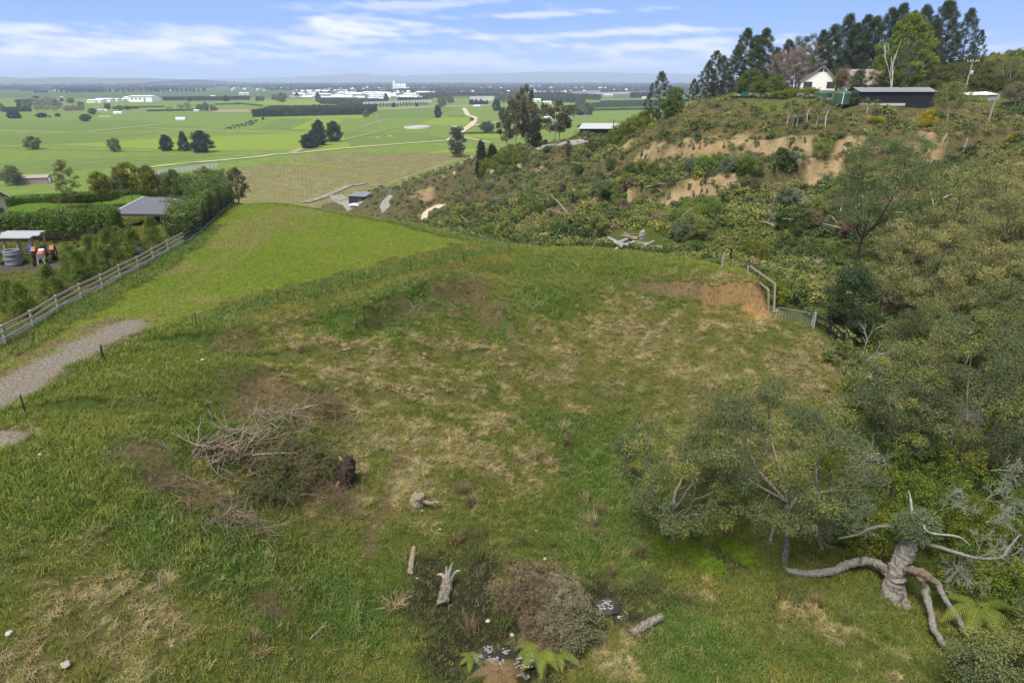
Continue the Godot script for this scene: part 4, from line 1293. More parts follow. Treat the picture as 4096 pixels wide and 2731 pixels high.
func wheel(parent: Node, c: Vector3, R: float, w: float, hub: Material, lugs: int, axis := Vector3.RIGHT) -> void:
	var n := Node3D.new()
	n.name = "wheel"
	n.position = c
	parent.add_child(n, true)
	var t := Shape.new()
	ring(t, Vector3.ZERO, axis, R * 0.78, R * 0.22, w / (R * 0.44), 24, 8)
	for k in lugs:      # chevron lugs of the tread
		var a := TAU * k / lugs
		for sd in [-1.0, 1.0]:
			var aa: float = a + (0.5 * TAU / lugs if sd > 0 else 0.0)
			t.box(Vector3(sd * w * 0.24, sin(aa) * R * 0.985, cos(aa) * R * 0.985), Vector3(w * 0.5, R * 0.07, R * 0.09), Basis(Vector3.RIGHT, -aa + PI / 2) * Basis(Vector3.UP, 0.6 * sd))
	part(n, "tyre", t.mesh(), M.rubber)
	var h := Shape.new()
	h.tube([Vector3(-w * 0.25, 0, 0), Vector3(w * 0.25, 0, 0)], [R * 0.58, R * 0.58], 20)
	h.tube([Vector3(-w * 0.36, 0, 0), Vector3(w * 0.36, 0, 0)], [R * 0.16, R * 0.16], 12)
	part(n, "rim", h.mesh(), hub)
func tractor() -> void:
	mat("rubber", Color(0.022, 0.022, 0.024), 0.85, 0.3)
	mat("tractor_red", Color(0.42, 0.115, 0.055), 0.6, 0.4)
	grain(M.tractor_red, Color(0.19, 0.06, 0.035), Color(0.36, 0.13, 0.07), 0.02, Vector3(0.8, 0.8, 0.8), 4, 0.0, 31)
	mat("cream_paint", Color(0.55, 0.52, 0.36), 0.6, 0.4)
	mat("grille_grey", Color(0.20, 0.21, 0.21), 0.6, 0.4)
	mat("engine_iron", Color(0.05, 0.038, 0.03), 0.7, 0.4)
	var front := on_ground(36.5, 270)
	var rear := on_ground(46, 260.5)
	var dir := front - rear
	dir.y = 0
	var o := thing("tractor", rear, "old faded red tractor with a white bonnet patch", "tractor", "", atan2(dir.x, dir.z))
	var y0 := 0.0
	for sd in [-1.0, 1.0]:
		wheel(o, Vector3(sd * 0.78, 0.68, 0), 0.68, 0.34, M.cream_paint, 18)
		wheel(o, Vector3(sd * 0.62, 0.37, 1.95), 0.37, 0.2, M.cream_paint, 0)
	var bo := Shape.new()      # bonnet: sloping to the front, rounded shoulders
	var prof := [[-0.27, 0.0], [-0.29, 0.34], [-0.22, 0.46], [0.22, 0.46], [0.29, 0.34], [0.27, 0.0]]
	for k in prof.size() - 1:
		var a: Array = prof[k]
		var b: Array = prof[k + 1]
		bo.quad(Vector3(a[0], 0.72 + a[1], 2.25), Vector3(a[0], 0.86 + a[1], 0.75), Vector3(b[0], 0.86 + b[1], 0.75), Vector3(b[0], 0.72 + b[1], 2.25))
	part(o, "bonnet", bo.mesh(), M.tractor_red)
	var wp := Shape.new()
	wp.quad(Vector3(-0.2, 1.325, 0.78), Vector3(-0.2, 1.283, 1.28), Vector3(0.2, 1.283, 1.28), Vector3(0.2, 1.325, 0.78))
	part(o, "bonnet_patch", wp.mesh(), M.white_paint)
	var nose := Shape.new()
	nose.box(Vector3(0, 0.93, 2.26), Vector3(0.58, 0.50, 0.06))
	part(o, "nose", nose.mesh(), M.tractor_red)
	var gr := Shape.new()
	for k in 9: gr.box(Vector3(-0.2 + 0.05 * k, 0.9, 2.30), Vector3(0.03, 0.38, 0.03))
	gr.box(Vector3(0, 0.9, 2.285), Vector3(0.46, 0.4, 0.02))
	part(o, "grille", gr.mesh(), M.grille_grey)
	var en := Shape.new()
	en.box(Vector3(0, 0.62, 1.2), Vector3(0.36, 0.42, 2.0)); en.box(Vector3(0, 0.68, 0.0), Vector3(0.5, 0.5, 0.7)); en.tube([Vector3(-0.75, 0.68, 0), Vector3(0.75, 0.68, 0)], [0.12, 0.12], 10)
	en.tube([Vector3(-0.6, 0.38, 1.95), Vector3(0.6, 0.38, 1.95)], [0.05, 0.05], 8); en.box(Vector3(0, 0.48, 1.95), Vector3(0.2, 0.3, 0.2))
	part(o, "engine", en.mesh(), M.engine_iron)
	for sd in [-1.0, 1.0]:
		var sp := Shape.new()
		sp.box(Vector3(sd * 0.3, 0.75, 2.0), Vector3(0.03, 0.36, 0.5), Basis(Vector3.RIGHT, 0.3))
		part(o, "side_panel", sp.mesh(), M.cream_paint)
		var mg := Shape.new()
		for k in 6:
			var a0 := -0.5 + k * 0.4
			var a1 := a0 + 0.4
			var p0 := Vector3(sd * 0.55, 0.68 + 0.76 * sin(PI - a0 - 0.6), 0.76 * cos(PI - a0 - 0.6))
			var p1 := Vector3(sd * 0.55, 0.68 + 0.76 * sin(PI - a1 - 0.6), 0.76 * cos(PI - a1 - 0.6))
			var ww := Vector3(sd * 0.36, 0, 0)
			mg.quad(p0, p1, p1 + ww, p0 + ww); mg.quad(p0 + ww + Vector3(0, -0.02, 0), p1 + ww + Vector3(0, -0.02, 0), p1 + Vector3(0, -0.02, 0), p0 + Vector3(0, -0.02, 0))
		mg.box(Vector3(sd * 0.56, 1.15, -0.1), Vector3(0.03, 0.5, 0.8))
		part(o, "mudguard", mg.mesh(), M.tractor_red)
		var hl := Shape.new()
		hl.tube([Vector3(sd * 0.22, 0.62, 2.25), Vector3(sd * 0.22, 0.62, 2.4)], [0.07, 0.09], 10)
		part(o, "headlamp", hl.mesh(), M.galvanised)
		var bar := Shape.new()
		bar.box(Vector3(sd * 0.24, 0.42, 2.35), Vector3(0.07, 0.42, 0.07))
		part(o, "bumper_leg", bar.mesh(), M.cream_paint)
	var st := Shape.new()
	st.box(Vector3(0, 1.06, -0.12), Vector3(0.48, 0.1, 0.42)); st.box(Vector3(0, 1.26, -0.34), Vector3(0.46, 0.36, 0.08), Basis(Vector3.RIGHT, -0.15)); st.box(Vector3(0, 0.95, -0.1), Vector3(0.1, 0.3, 0.1))
	part(o, "seat", st.mesh(), M.rubber)
	var sw := Shape.new()
	ring(sw, Vector3(0, 1.42, 0.42), Vector3(0, 0.85, -0.5), 0.2, 0.016, 1.0, 20, 6)
	sw.tube([Vector3(0, 1.1, 0.7), Vector3(0, 1.42, 0.42)], [0.02, 0.02], 6)
	part(o, "steering_wheel", sw.mesh(), M.black_plastic)
func shelter() -> void:
	mat("pvc_grey", Color(0.13, 0.145, 0.165), 0.6, 0.4)
	mat("tarp_blue", Color(0.03, 0.12, 0.42), 0.6, 0.4)
	mat("galv_sheet", Color(0.26, 0.28, 0.29), 0.5, 0.4)
	timber("pallet_wood", Color(0.18, 0.15, 0.11), Color(0.36, 0.31, 0.24))
	var c := on_ground(14.5, 264)
	for k in 6:
		var s := Shape.new()
		for j in 3: ring(s, Vector3(0, 0.06 + 0.07 * j, 0), Vector3.UP, 0.56 + 0.015 * (j % 2), 0.045, 1.0, 26, 6)
		for j in 3: ring(s, Vector3(0, 0.06 + 0.07 * j, 0), Vector3.UP, 0.66 + 0.015 * (j % 2), 0.05, 1.0, 26, 6)
		part(thing("pipe_coil", c + Vector3(0.03 * sin(k * 2.0), k * 0.225, 0.03 * cos(k * 3.0)), nth(k + 1) + " grey pipe coil from the ground in the stack beside the tractor" if k < 5 else "topmost grey coil of pipe on the stack by the tractor", "pipe coil", "grey pipe coils stacked in the yard" if k < 5 else ""), "coil", s.mesh(), M.pvc_grey)
	var ty := on_ground(2.5, 263.5)
	var ts := Shape.new()
	ring(ts, Vector3(0, 0.5, 0), Vector3(0.25, 0.35, 1), 0.40, 0.13, 1.2, 24, 8)
	part(thing("tyre", ty, "worn black tyre leaning beside the grey pipe coils", "tyre"), "tyre", ts.mesh(), M.rubber)
	var a := on_ground(8, 258)
	var o := thing("lean_to", a, "open lean-to shelter with timber posts and a metal roof", "shelter")
	var w := size_at(a, 26.0)
	for k in 3:
		post(o, "post", Vector3(k * w * 0.5, 0, 0), 1.95, 0.2, M.pallet_wood)
		post(o, "post", Vector3(k * w * 0.5, 0, -2.0), 2.1, 0.16, M.pallet_wood)
	for k in 6:
		var s := Shape.new()
		s.box(Vector3(w * 0.42 + rf(-0.25, 0.35), 2.06 + 0.02 * (k % 2) + 0.03 * k, 0.25 - k * 0.42), Vector3(w * 1.5, 0.04, 0.40), Basis(Vector3.RIGHT, 0.06))
		part(o, "roof_sheet", s.mesh(), M.galv_sheet)
	for k in 4:
		var s := Shape.new()
		s.box(Vector3(w * 0.75, 0.1 + 0.2 * k, -0.5 - 0.1 * k), Vector3(w * 0.55, 0.08, 0.16), Basis(Vector3.UP, 0.05 * k))
		var b := thing("stacked_board", a, "pale board stacked under the lean-to roof", "board", "boards stacked under the lean-to")
		part(b, "board", s.mesh(), M.pallet_wood)
	var tp := Shape.new()
	tp.box(Vector3(w * 1.0, 0.95, 0.18), Vector3(0.34, 0.8, 0.08), Basis(Vector3.UP, 0.2)); tp.box(Vector3(w * 1.02, 1.2, 0.22), Vector3(0.4, 0.3, 0.12))
	part(thing("blue_tarp", a, "blue tarpaulin hanging on the lean-to post", "tarpaulin"), "sheet", tp.mesh(), M.tarp_blue)
	# dark rails in front of the hedge
	var f := thing("yard_fence", ground_at(-66, -71), "black rail fence in front of the long hedge behind the yard", "fence")
	for k in 12:
		var p := ground_at(-66 + k * 2.2, -71.4) - f.position
		post(f, "post", p, 1.1, 0.11, M.black_timber)
		if k < 11:
			for h in [0.95, 0.6, 0.28]: board(f, "rail", p + Vector3.UP * h, ground_at(-66 + (k + 1) * 2.2, -71.4) - f.position + Vector3.UP * h, 0.04, 0.14, M.black_timber)
	# odds and ends behind the conifers
	var q := on_ground(139, 257)
	var dr := thing("oil_drum", q, "blue steel drum with a yellow lid beside the timber fence", "drum")
	var ds := Shape.new()
	ds.lathe([[0.0, 0.0], [0.29, 0.0], [0.30, 0.28], [0.285, 0.3], [0.30, 0.32], [0.30, 0.56], [0.285, 0.58], [0.30, 0.6], [0.29, 0.86], [0.0, 0.86]], 18)
	part(dr, "drum", ds.mesh(), M.tarp_blue)
	mat("yellow_paint", Color(0.55, 0.36, 0.06), 0.6, 0.4)
	var lid := Shape.new()
	lid.lathe([[0.0, 0.865], [0.26, 0.865], [0.26, 0.88], [0.0, 0.885]], 18)
	part(dr, "lid", lid.mesh(), M.yellow_paint)
	var cr := thing("machine_crate", on_ground(74, 249), "rusty machine on a pale pallet beside the tractor", "machine")
	var cs := Shape.new()
	for k in 5: cs.box(Vector3(-0.6 + 0.3 * k, 0.08, 0), Vector3(0.2, 0.06, 1.0))
	part(cr, "pallet", cs.mesh(), M.pallet_wood)
	var cm := Shape.new()
	cm.box(Vector3(-0.2, 0.45, 0), Vector3(0.7, 0.6, 0.5)); cm.tube([Vector3(0.3, 0.3, -0.2), Vector3(0.3, 0.3, 0.3)], [0.25, 0.25], 12)
	part(cr, "motor", cm.mesh(), M.engine_iron)
	var ch := Shape.new()
	ring(ch, Vector3(0.15, 0.75, 0), Vector3(0, 0, 1), 0.35, 0.03, 1.0, 18, 6)
	part(cr, "handle_hoop", ch.mesh(), M.rusty_steel)
	for k in 7:
		var t := on_ground(92 + k * 3.0, 250 - k * 0.4)
		var s := Shape.new()
		s.box(Vector3(0, 0.1 + 0.1 * (k % 4), 0.1 * (k % 3)), Vector3(2.6, 0.06, 0.18), Basis(Vector3.UP, rf(-0.15, 0.15)))
		s.box(Vector3(0, 0.03 + 0.05 * (k % 4), 0.1 * (k % 3)), Vector3(0.1, 0.06 + 0.1 * (k % 4), 0.18))
		part(thing("sawn_plank", t, "pale sawn plank lying behind the young conifers", "plank", "sawn planks behind the conifers"), "plank", s.mesh(), M.pallet_wood)
	mat("bucket_white", Color(0.75, 0.76, 0.78), 0.5, 0.4)
	for p in [[106, 262.5], [110, 263], [86, 271.5], [91, 268.5]]:
		var s := Shape.new()
		s.lathe([[0.0, 0.0], [0.12, 0.0], [0.15, 0.3], [0.155, 0.3], [0.14, 0.27], [0.11, 0.03], [0.0, 0.03]], 12)
		part(thing("bucket", on_ground(p[0], p[1]), "small white bucket lying among the young conifers", "bucket", "white buckets among the conifers"), "pail", s.mesh(), M.bucket_white)
func lawn_trees() -> void:
	var gold := [Color(0.20, 0.19, 0.02), Color(0.14, 0.15, 0.02), Color(0.09, 0.11, 0.02)]
	for a in [[105, 208.5, 5.0, 1.3, "round topped golden tree on a thin stem by the clipped hedge"], [134, 207, 6.2, 1.5, "taller golden leaved tree behind the carport roof"], [151, 204, 5.4, 1.5, "lime leaved tree between golden tree and bushy shrubs"]]:
		tree("golden_tree", on_ground(a[0], a[1], 85.0), a[4], "", {"h": a[2], "r": a[3], "lo": 0.45, "shape": "dome", "clumps": 16, "per": 20, "cr": 0.7, "leaf": K.leafy, "ls": 0.5, "cols": gold, "tr": 0.07})
	tree("garden_tree", on_ground(71, 208, 85.0), "pale thin crowned tree standing on the mown lawn", "", {"h": 6.6, "r": 1.5, "lo": 0.2, "shape": "egg", "clumps": 34, "per": 16, "cr": 0.6, "leaf": K.leafy, "ls": 0.34, "cols": [Color(0.12, 0.145, 0.05), Color(0.14, 0.15, 0.06)], "tr": 0.06, "hollow": 0.1})
	for a in [[61, 215, 2.6], [126, 209, 3.4], [140, 203, 3.0]]:
		tree("sapling", on_ground(a[0], a[1], 78.0), "thin staked sapling with few leaves on the lawn", "saplings on the lawn", {"h": a[2], "r": 0.5, "lo": 0.5, "shape": "egg", "clumps": 8, "per": 5, "cr": 0.3, "leaf": K.leafy, "ls": 0.25, "cols": [Color(0.12, 0.13, 0.05), Color(0.16, 0.12, 0.06)], "tr": 0.035})
	shrub(on_ground(52, 219, 76.0), 1.2, 1.0, "yellow green garden shrub peeping over the long hedge", "", [Color(0.17, 0.19, 0.02)], "leafy", 0.3, 10)
	var dark := [Color(0.042, 0.068, 0.033), Color(0.060, 0.087, 0.039), Color(0.075, 0.090, 0.045)]
	for a in [[118, 168, 150, 11, 4.2, "broad dark layered conifer behind the lawn hedge"], [146, 167, 165, 11, 3.0, "pointed dark conifer beside the broad layered conifer"], [107, 184, 140, 5, 2.6, "low dark rounded conifer below the broad conifer"], [157, 175, 160, 8.5, 3.0, "dark rounded conifer near the white windbreak"]]:
		var top := at_reach(a[0], a[1], a[2])
		tree("dark_conifer", Vector3(top.x, H(top.x, top.z), top.z), a[5], "", {"h": maxf(top.y - H(top.x, top.z), 4.0), "r": a[4], "lo": 0.05, "shape": "cone" if a[3] > 10 else "dome", "clumps": 44, "per": 18, "cr": 1.3, "flat": 0.5, "leaf": K.needles, "ls": 1.0, "cols": dark, "tr": 0.25, "bark": M.bark_dark})
	for a in [[172, 172, 104, 1.9, "tall pale green shrub at the corner of the lawn"], [181, 178, 102, 1.7, "bushy mid green shrub between the lawn and tall hedge"], [190, 176, 106, 1.9, "rounded green shrub behind the carport"], [203, 168, 112, 2.6, "soft yellowish willow beyond the tall hedge"], [212, 174, 104, 2.0, "leafy green shrub near the end of the tall hedge"]]:
		var top := at_reach(a[0], a[1], a[2])
		var h := maxf(top.y - H(top.x, top.z), 2.5)
		tree("tall_shrub", Vector3(top.x, H(top.x, top.z), top.z), a[4], "", {"h": h, "r": a[3], "lo": 0.05, "shape": "egg", "clumps": 34, "per": 22, "cr": 0.8, "leaf": K.leafy, "ls": 0.5, "cols": [Color(0.085, 0.125, 0.03), Color(0.10, 0.14, 0.04), Color(0.065, 0.10, 0.025)] if a[0] != 203 else [Color(0.15, 0.16, 0.045), Color(0.13, 0.15, 0.04)], "tr": 0.08}, "shrub")
	var dt := at_reach(234, 169, 135)
	tree("dark_tree", Vector3(dt.x, H(dt.x, dt.z), dt.z), "dark leafy tree standing just past the black fence end", "", {"h": maxf(dt.y - H(dt.x, dt.z), 5.0), "r": 2.4, "lo": 0.2, "shape": "egg", "clumps": 30, "per": 16, "cr": 0.9, "leaf": K.leafy, "ls": 0.55, "cols": [Color(0.045, 0.05, 0.025), Color(0.06, 0.065, 0.03)], "tr": 0.15, "bark": M.bark_dark})
	shrub(on_ground(243, 198, 95.0), 1.6, 1.3, "bright green low shrub beyond the end of the black fence", "", [Color(0.10, 0.15, 0.02), Color(0.12, 0.16, 0.02)], "leafy", 0.35, 12)
# ---------------------------------------------------------------- the farming plain, 45 m below the terrace
func sheet(called: String, label: String, picks: Array, lift: float, m: Material, cat := "field") -> void:
	var s := Shape.new()
	var c := Vector3.ZERO
	var q := []
	for a in picks: q.append(on_plain(a[0], a[1], lift))
	var flat := PackedVector2Array()
	for p in q: flat.append(Vector2(p.x, p.z))
	var t := Geometry2D.triangulate_polygon(flat)
	for k in t.size() / 3:
		var a: Vector3 = q[t[k * 3]]
		var b: Vector3 = q[t[k * 3 + 1]]
		var d: Vector3 = q[t[k * 3 + 2]]
		if (b - a).cross(d - a).y < 0: s.tri(a, d, b)
		else: s.tri(a, b, d)
	tag(part(self, called, s.mesh(), m), label, cat, "", "structure")
func ribbon(called: String, label: String, picks: Array, w: float, lift: float, m: Material) -> void:
	var s := Shape.new()
	var q := []
	for a in picks: q.append(on_plain(a[0], a[1], lift))
	for k in q.size() - 1:
		var a: Vector3 = q[k]
		var b: Vector3 = q[k + 1]
		var n := (b - a).cross(Vector3.UP).normalized() * w * 0.5
		var e := (b - a).normalized() * w * 0.3
		var y := Vector3.UP * 0.004 * k
		if (b + n - (a - n)).cross((a + n) - (b - n)).y < 0: n = -n
		s.quad(a - n - e + y, b - n + e + y, b + n + e + y, a + n - e + y)
	tag(part(self, called, s.mesh(), m), label, "track", "", "structure")
func pasture(called: String, lo: Color, hi: Color, sd: int) -> void:
	mat(called, hi, 0.95, 0.15)
	grain(M[called], lo, hi, 0.012, Vector3(0.012, 0.012, 0.012), 5, 0.0, sd)
var proto := {}
func far_tree(kind: String, p: Vector3, h: float, w: float, label: String, group: String, category := "tree") -> Node3D:
	if not proto.has(kind):
		var o: Dictionary = {
			"round": {"h": 10.0, "r": 5.0, "lo": 0.12, "shape": "dome", "clumps": 24, "per": 12, "cr": 2.0, "leaf": K.coarse, "ls": 1.7, "cols": [Color(0.075, 0.105, 0.03), Color(0.09, 0.12, 0.035), Color(0.06, 0.09, 0.028)]},
			"pale": {"h": 10.0, "r": 5.0, "lo": 0.15, "shape": "egg", "clumps": 24, "per": 11, "cr": 1.9, "leaf": K.coarse, "ls": 1.5, "cols": [Color(0.13, 0.155, 0.05), Color(0.15, 0.165, 0.06), Color(0.12, 0.14, 0.05)], "hollow": 0.1},
			"dark": {"h": 10.0, "r": 4.0, "lo": 0.03, "shape": "egg", "clumps": 34, "per": 15, "cr": 1.5, "leaf": K.coarse, "ls": 1.3, "cols": [Color(0.028, 0.042, 0.018), Color(0.036, 0.05, 0.02), Color(0.045, 0.06, 0.022)]},
			"fir": {"h": 10.0, "r": 3.4, "lo": 0.03, "shape": "cone", "clumps": 36, "per": 13, "cr": 1.25, "leaf": K.coarse, "ls": 1.1, "cols": [Color(0.032, 0.048, 0.02), Color(0.042, 0.056, 0.022)]},
			"bare": {"h": 10.0, "r": 5.0, "lo": 0.25, "shape": "dome", "clumps": 26, "per": 7, "cr": 1.9, "leaf": K.twiggy, "ls": 1.6, "cols": [Color(0.20, 0.16, 0.14), Color(0.22, 0.18, 0.16), Color(0.16, 0.13, 0.12)]},
			"pink": {"h": 10.0, "r": 5.5, "lo": 0.15, "shape": "dome", "clumps": 20, "per": 10, "cr": 2.0, "leaf": K.coarse, "ls": 1.6, "cols": [Color(0.33, 0.22, 0.23), Color(0.28, 0.2, 0.2)]},
			"poplar": {"h": 10.0, "r": 1.9, "lo": 0.08, "shape": "column", "clumps": 30, "per": 10, "cr": 0.9, "leaf": K.coarse, "ls": 0.9, "cols": [Color(0.075, 0.09, 0.03), Color(0.09, 0.10, 0.04), Color(0.06, 0.07, 0.03)]},
			"gum": {"h": 10.0, "r": 4.2, "lo": 0.35, "shape": "umbrella", "clumps": 18, "per": 14, "cr": 1.3, "flat": 0.4, "leaf": K.coarse, "ls": 0.9, "cols": [Color(0.075, 0.075, 0.04), Color(0.09, 0.085, 0.045), Color(0.06, 0.065, 0.035)], "hollow": 0.3, "bark": M.bark_pale}}[kind]
		o.turn = rf(0, TAU)
		proto[kind] = [tree({"round": "paddock_tree", "pale": "willow_tree", "dark": "dark_tree", "fir": "fir_tree", "bare": "leafless_tree", "pink": "blossom_tree", "poplar": "poplar_tree", "gum": "gum_tree"}[kind], p, label, group, o, category), false, o.r]
	var src: Node3D = proto[kind][0]
	var out := src
	if proto[kind][1]: out = copy(src, p, rf(0, TAU), 1.0, label, group)
	proto[kind][1] = true
	if group == "" and out.has_meta("group"): out.remove_meta("group")
	out.position = p
	out.scale = Vector3(w / (2.0 * proto[kind][2]), h / 10.0, w / (2.0 * proto[kind][2]))
	return out
func plain_tree(kind: String, px: float, py: float, hpx: float, wpx: float, label: String, group := "") -> void:
	var p := on_plain(px, py)
	far_tree(kind, p, size_at(p, hpx) * 1.04, size_at(p, wpx), label, group)
func belt(called: String, label: String, a: Vector3, b: Vector3, h: float, w: float, cols: Array, density := 1.0, category := "hedge", group := "") -> void:      # a clipped shelter belt: wall of foliage
	var root := thing(called, a, label, category, group)
	var d := b - a
	var l := d.length()
	var core := Shape.new()
	core.box(d * 0.5 + Vector3.UP * h * 0.46, Vector3(w * 0.7, h * 0.92, l), face(d))
	part(root, "inner_growth", core.mesh(), M.hedge_core)
	var n := d.cross(Vector3.UP).normalized()
	var buf := PackedFloat32Array()
	var ls := maxf(h * 0.22, 0.8)
	var count := int(l * (2.0 * h + w) / (ls * ls) * 1.5 * density)
	for k in mini(count, 2400):
		var t := rng.randf()
		var s := rng.randf() * (2.0 * h + w)
		var at := Vector3.ZERO
		if s < w: at = n * (s - w * 0.5) + Vector3.UP * h * rf(0.97, 1.03)
		elif s < w + h: at = n * w * 0.5 + Vector3.UP * (s - w)
		else: at = -n * w * 0.5 + Vector3.UP * (s - w - h)
		put(buf, spin(Vector3.ONE * ls * rf(0.7, 1.3), 0.9), d * t + at, tone(cols[rng.randi() % cols.size()], 0.25))
	multi(root, "foliage", K.coarse[0], M.leaf, buf).set_meta("kind", "stuff")
func shed(called: String, p: Vector3, w: float, l: float, h: float, turn: float, wall: Material, roof: Material, label: String, group := "", rise := 0.12, doors := true) -> Node3D:
	var o := thing(called, p, label, "building", group, turn)
	var s := Shape.new()
	s.box(Vector3(0, h * 0.5, 0), Vector3(l, h, w))
	for sd in [-1.0, 1.0]: s.tri(Vector3(sd * l * 0.5, h, w * 0.5 * sd), Vector3(sd * l * 0.5, h, -w * 0.5 * sd), Vector3(sd * l * 0.5, h + w * rise, 0))
	part(o, "wall", s.mesh(), wall)
	var r := Shape.new()
	var e := 0.03 * w + 0.2
	for sd in [-1.0, 1.0]:
		var a := Vector3(-l * 0.5 - e, h + 0.06 - e * rise * 2.0, sd * (w * 0.5 + e))
		var b := Vector3(l * 0.5 + e, a.y, a.z)
		var c := Vector3(l * 0.5 + e, h + w * rise + 0.06, 0)
		var d := Vector3(-l * 0.5 - e, c.y, 0)
		if sd > 0: r.quad(a, b, c, d)
		else: r.quad(b, a, d, c)
	part(o, "roof", r.mesh(), roof)
	if doors:
		var ds := Shape.new()
		ds.box(Vector3(l * 0.18, h * 0.36, w * 0.5), Vector3(minf(l * 0.16, 5.0), h * 0.72, 0.16))
		part(o, "door", ds.mesh(), M.shed_door)
		for k in 3:
			var ws := Shape.new()
			ws.box(Vector3(-l * 0.36 + k * l * 0.17, h * 0.58, w * 0.5), Vector3(l * 0.07, h * 0.26, 0.14))
			part(o, "window", ws.mesh(), M.window_glass)
	return o
func make_plain() -> void:
	pasture("plain", Color(0.080, 0.125, 0.022), Color(0.125, 0.165, 0.030), 41)
	pasture("pasture_bright", Color(0.115, 0.165, 0.018), Color(0.150, 0.190, 0.024), 42)
	pasture("pasture_dull", Color(0.075, 0.118, 0.024), Color(0.10, 0.140, 0.030), 43)
	pasture("orchard_floor", Color(0.12, 0.115, 0.042), Color(0.175, 0.155, 0.062), 44)
	pasture("far_land", Color(0.045, 0.070, 0.026), Color(0.085, 0.105, 0.034), 45)
	pasture("ploughed", Color(0.19, 0.145, 0.085), Color(0.25, 0.20, 0.12), 46)
	mat("dirt_track", Color(0.36, 0.31, 0.22), 0.95, 0.1)
	mat("dry_bank", Color(0.22, 0.19, 0.09), 0.95, 0.1)
	mat("shed_white", Color(0.74, 0.75, 0.75), 0.6, 0.3)
	mat("shed_grey", Color(0.40, 0.41, 0.42), 0.6, 0.3)
	mat("shed_roof", Color(0.62, 0.64, 0.66), 0.5, 0.3)
	mat("roof_red", Color(0.30, 0.15, 0.11), 0.7, 0.3)
	mat("shed_door", Color(0.20, 0.21, 0.22), 0.6, 0.3)
	var s := Shape.new()
	s.quad(Vector3(-17000, PLAIN, 600), Vector3(17000, PLAIN, 600), Vector3(17000, PLAIN, -24000), Vector3(-17000, PLAIN, -24000))
	tag(part(self, "plain", s.mesh(), M.plain), "flat green farming plain below the hill", "plain", "", "structure")
	s = Shape.new()
	s.quad(Vector3(-17000, PLAIN + 0.3, -2500), Vector3(17000, PLAIN + 0.3, -2500), Vector3(17000, PLAIN + 0.3, -23900), Vector3(-17000, PLAIN + 0.3, -23900))
	tag(part(self, "far_country", s.mesh(), M.far_land), "distant farmland fading towards the horizon", "farmland", "", "structure")
	for a in [[[[55, 144.5], [150, 139], [330, 131.5], [425, 140], [330, 149.5], [200, 150.2]], "bright", 0.10], [[[0, 162], [60, 159], [240, 153], [130, 166], [0, 174]], "dull", 0.10], [[[259, 128], [281, 118.6], [313.7, 118.6], [288.7, 129]], "dull", 0.20],
			[[[289, 129], [314, 118.6], [345, 118.6], [330, 130]], "bright", 0.20], [[[417, 124.6], [437, 117.5], [470.5, 117.5], [468, 124.6]], "bright", 0.10], [[[464, 133.8], [540, 133.8], [535, 138], [465, 137.4]], "bright", 0.10], [[[427, 153], [452, 148.5], [480, 148.5], [475, 152.6]], "bright", 0.10],
			[[[0, 121], [120, 120], [210, 127], [90, 131], [0, 129.5]], "dull", 0.10], [[[250, 117.6], [366, 114.6], [366, 118], [256, 118.4]], "bright", 0.10], [[[258, 100], [316, 99.6], [340, 105.4], [258, 104.4]], "bright", 0.10], [[[375, 109], [460, 107.6], [437, 117], [380, 118]], "dull", 0.15], [[[0, 134], [160, 133], [90, 142], [0, 144]], "dull", 0.12], [[[340, 131], [420, 133], [450, 138], [350, 146]], "dull", 0.12], [[[500, 104], [600, 103], [585, 110], [500, 110]], "bright", 0.12]]:
		sheet("field", "bright yellow green paddock on the plain" if a[1] == "bright" else "darker green paddock on the plain", a[0], a[2], M["pasture_" + a[1]])
	sheet("orchard_block", "brown green block of young trellised vines on the plain", [[190, 179], [256, 164], [321, 153], [473, 153], [455, 162], [400, 180], [365, 200], [310, 215], [235, 215], [195, 195]], 0.25, M.orchard_floor)
	sheet("field", "bright green strip between two vine blocks", [[262, 162.5], [285, 160.6], [345, 166.4], [345, 168.4]], 0.4, M.pasture_bright)
	sheet("ploughed_field", "bare brown ploughed paddock beside farm trees", [[211, 109.6], [247, 109.2], [254, 111.6], [212, 111.8]], 0.2, M.ploughed)
	sheet("ploughed_field", "long bare brown strip before the white shelter screens", [[376, 108.4], [430, 105.8], [493, 104], [494, 105.2], [430, 107.4], [377, 109.6]], 0.3, M.ploughed)
	var n := 0
	for a in [[[[136, 168], [200, 161.5], [256, 156.7], [274.5, 154], [299.6, 152.3], [343, 148], [400, 143.5], [450, 139.8]], 5.0], [[[464, 137], [490, 142]], 4.0], [[[450, 139.8], [460.7, 131.6], [469.4, 125.7], [473.8, 121.8], [474.9, 117], [468, 114.8], [464, 107.7]], 9.0], [[[469.4, 125.7], [498.8, 121.3], [530, 119]], 7.0],
			[[[-20, 129.6], [0, 130], [65, 131.6]], 3.0], [[[87, 131.3], [135, 126.5], [163, 123.5]], 3.5], [[[149, 127.8], [212, 130], [300, 133]], 2.5], [[[-10, 178.8], [8, 178.4], [60, 176]], 3.0], [[[518, 118], [560, 117], [600, 115]], 5.0]]:
		ribbon("farm_track", "pale dirt farm track crossing the paddocks", a[0], a[1], 0.5 + 0.05 * n, M.dirt_track)
		n += 1
	for a in [[[[0, 146.3], [41, 148], [97, 149.6], [151, 150.7]], 3.0], [[[345, 139], [365, 134.5], [385, 129.5], [397, 127.4]], 4.0], [[[360, 127.5], [375, 122.5], [386, 118.8]], 4.0], [[[292, 152], [300, 149], [304, 146.5]], 8.0], [[[24, 168.7], [90, 163], [163, 158]], 1.5], [[[110, 168], [150, 165], [230, 160]], 1.5]]:
		ribbon("dry_bank", "dry grassy ditch bank between paddocks", a[0], a[1], 0.35 + 0.02 * n, M.dry_bank)
		n += 1
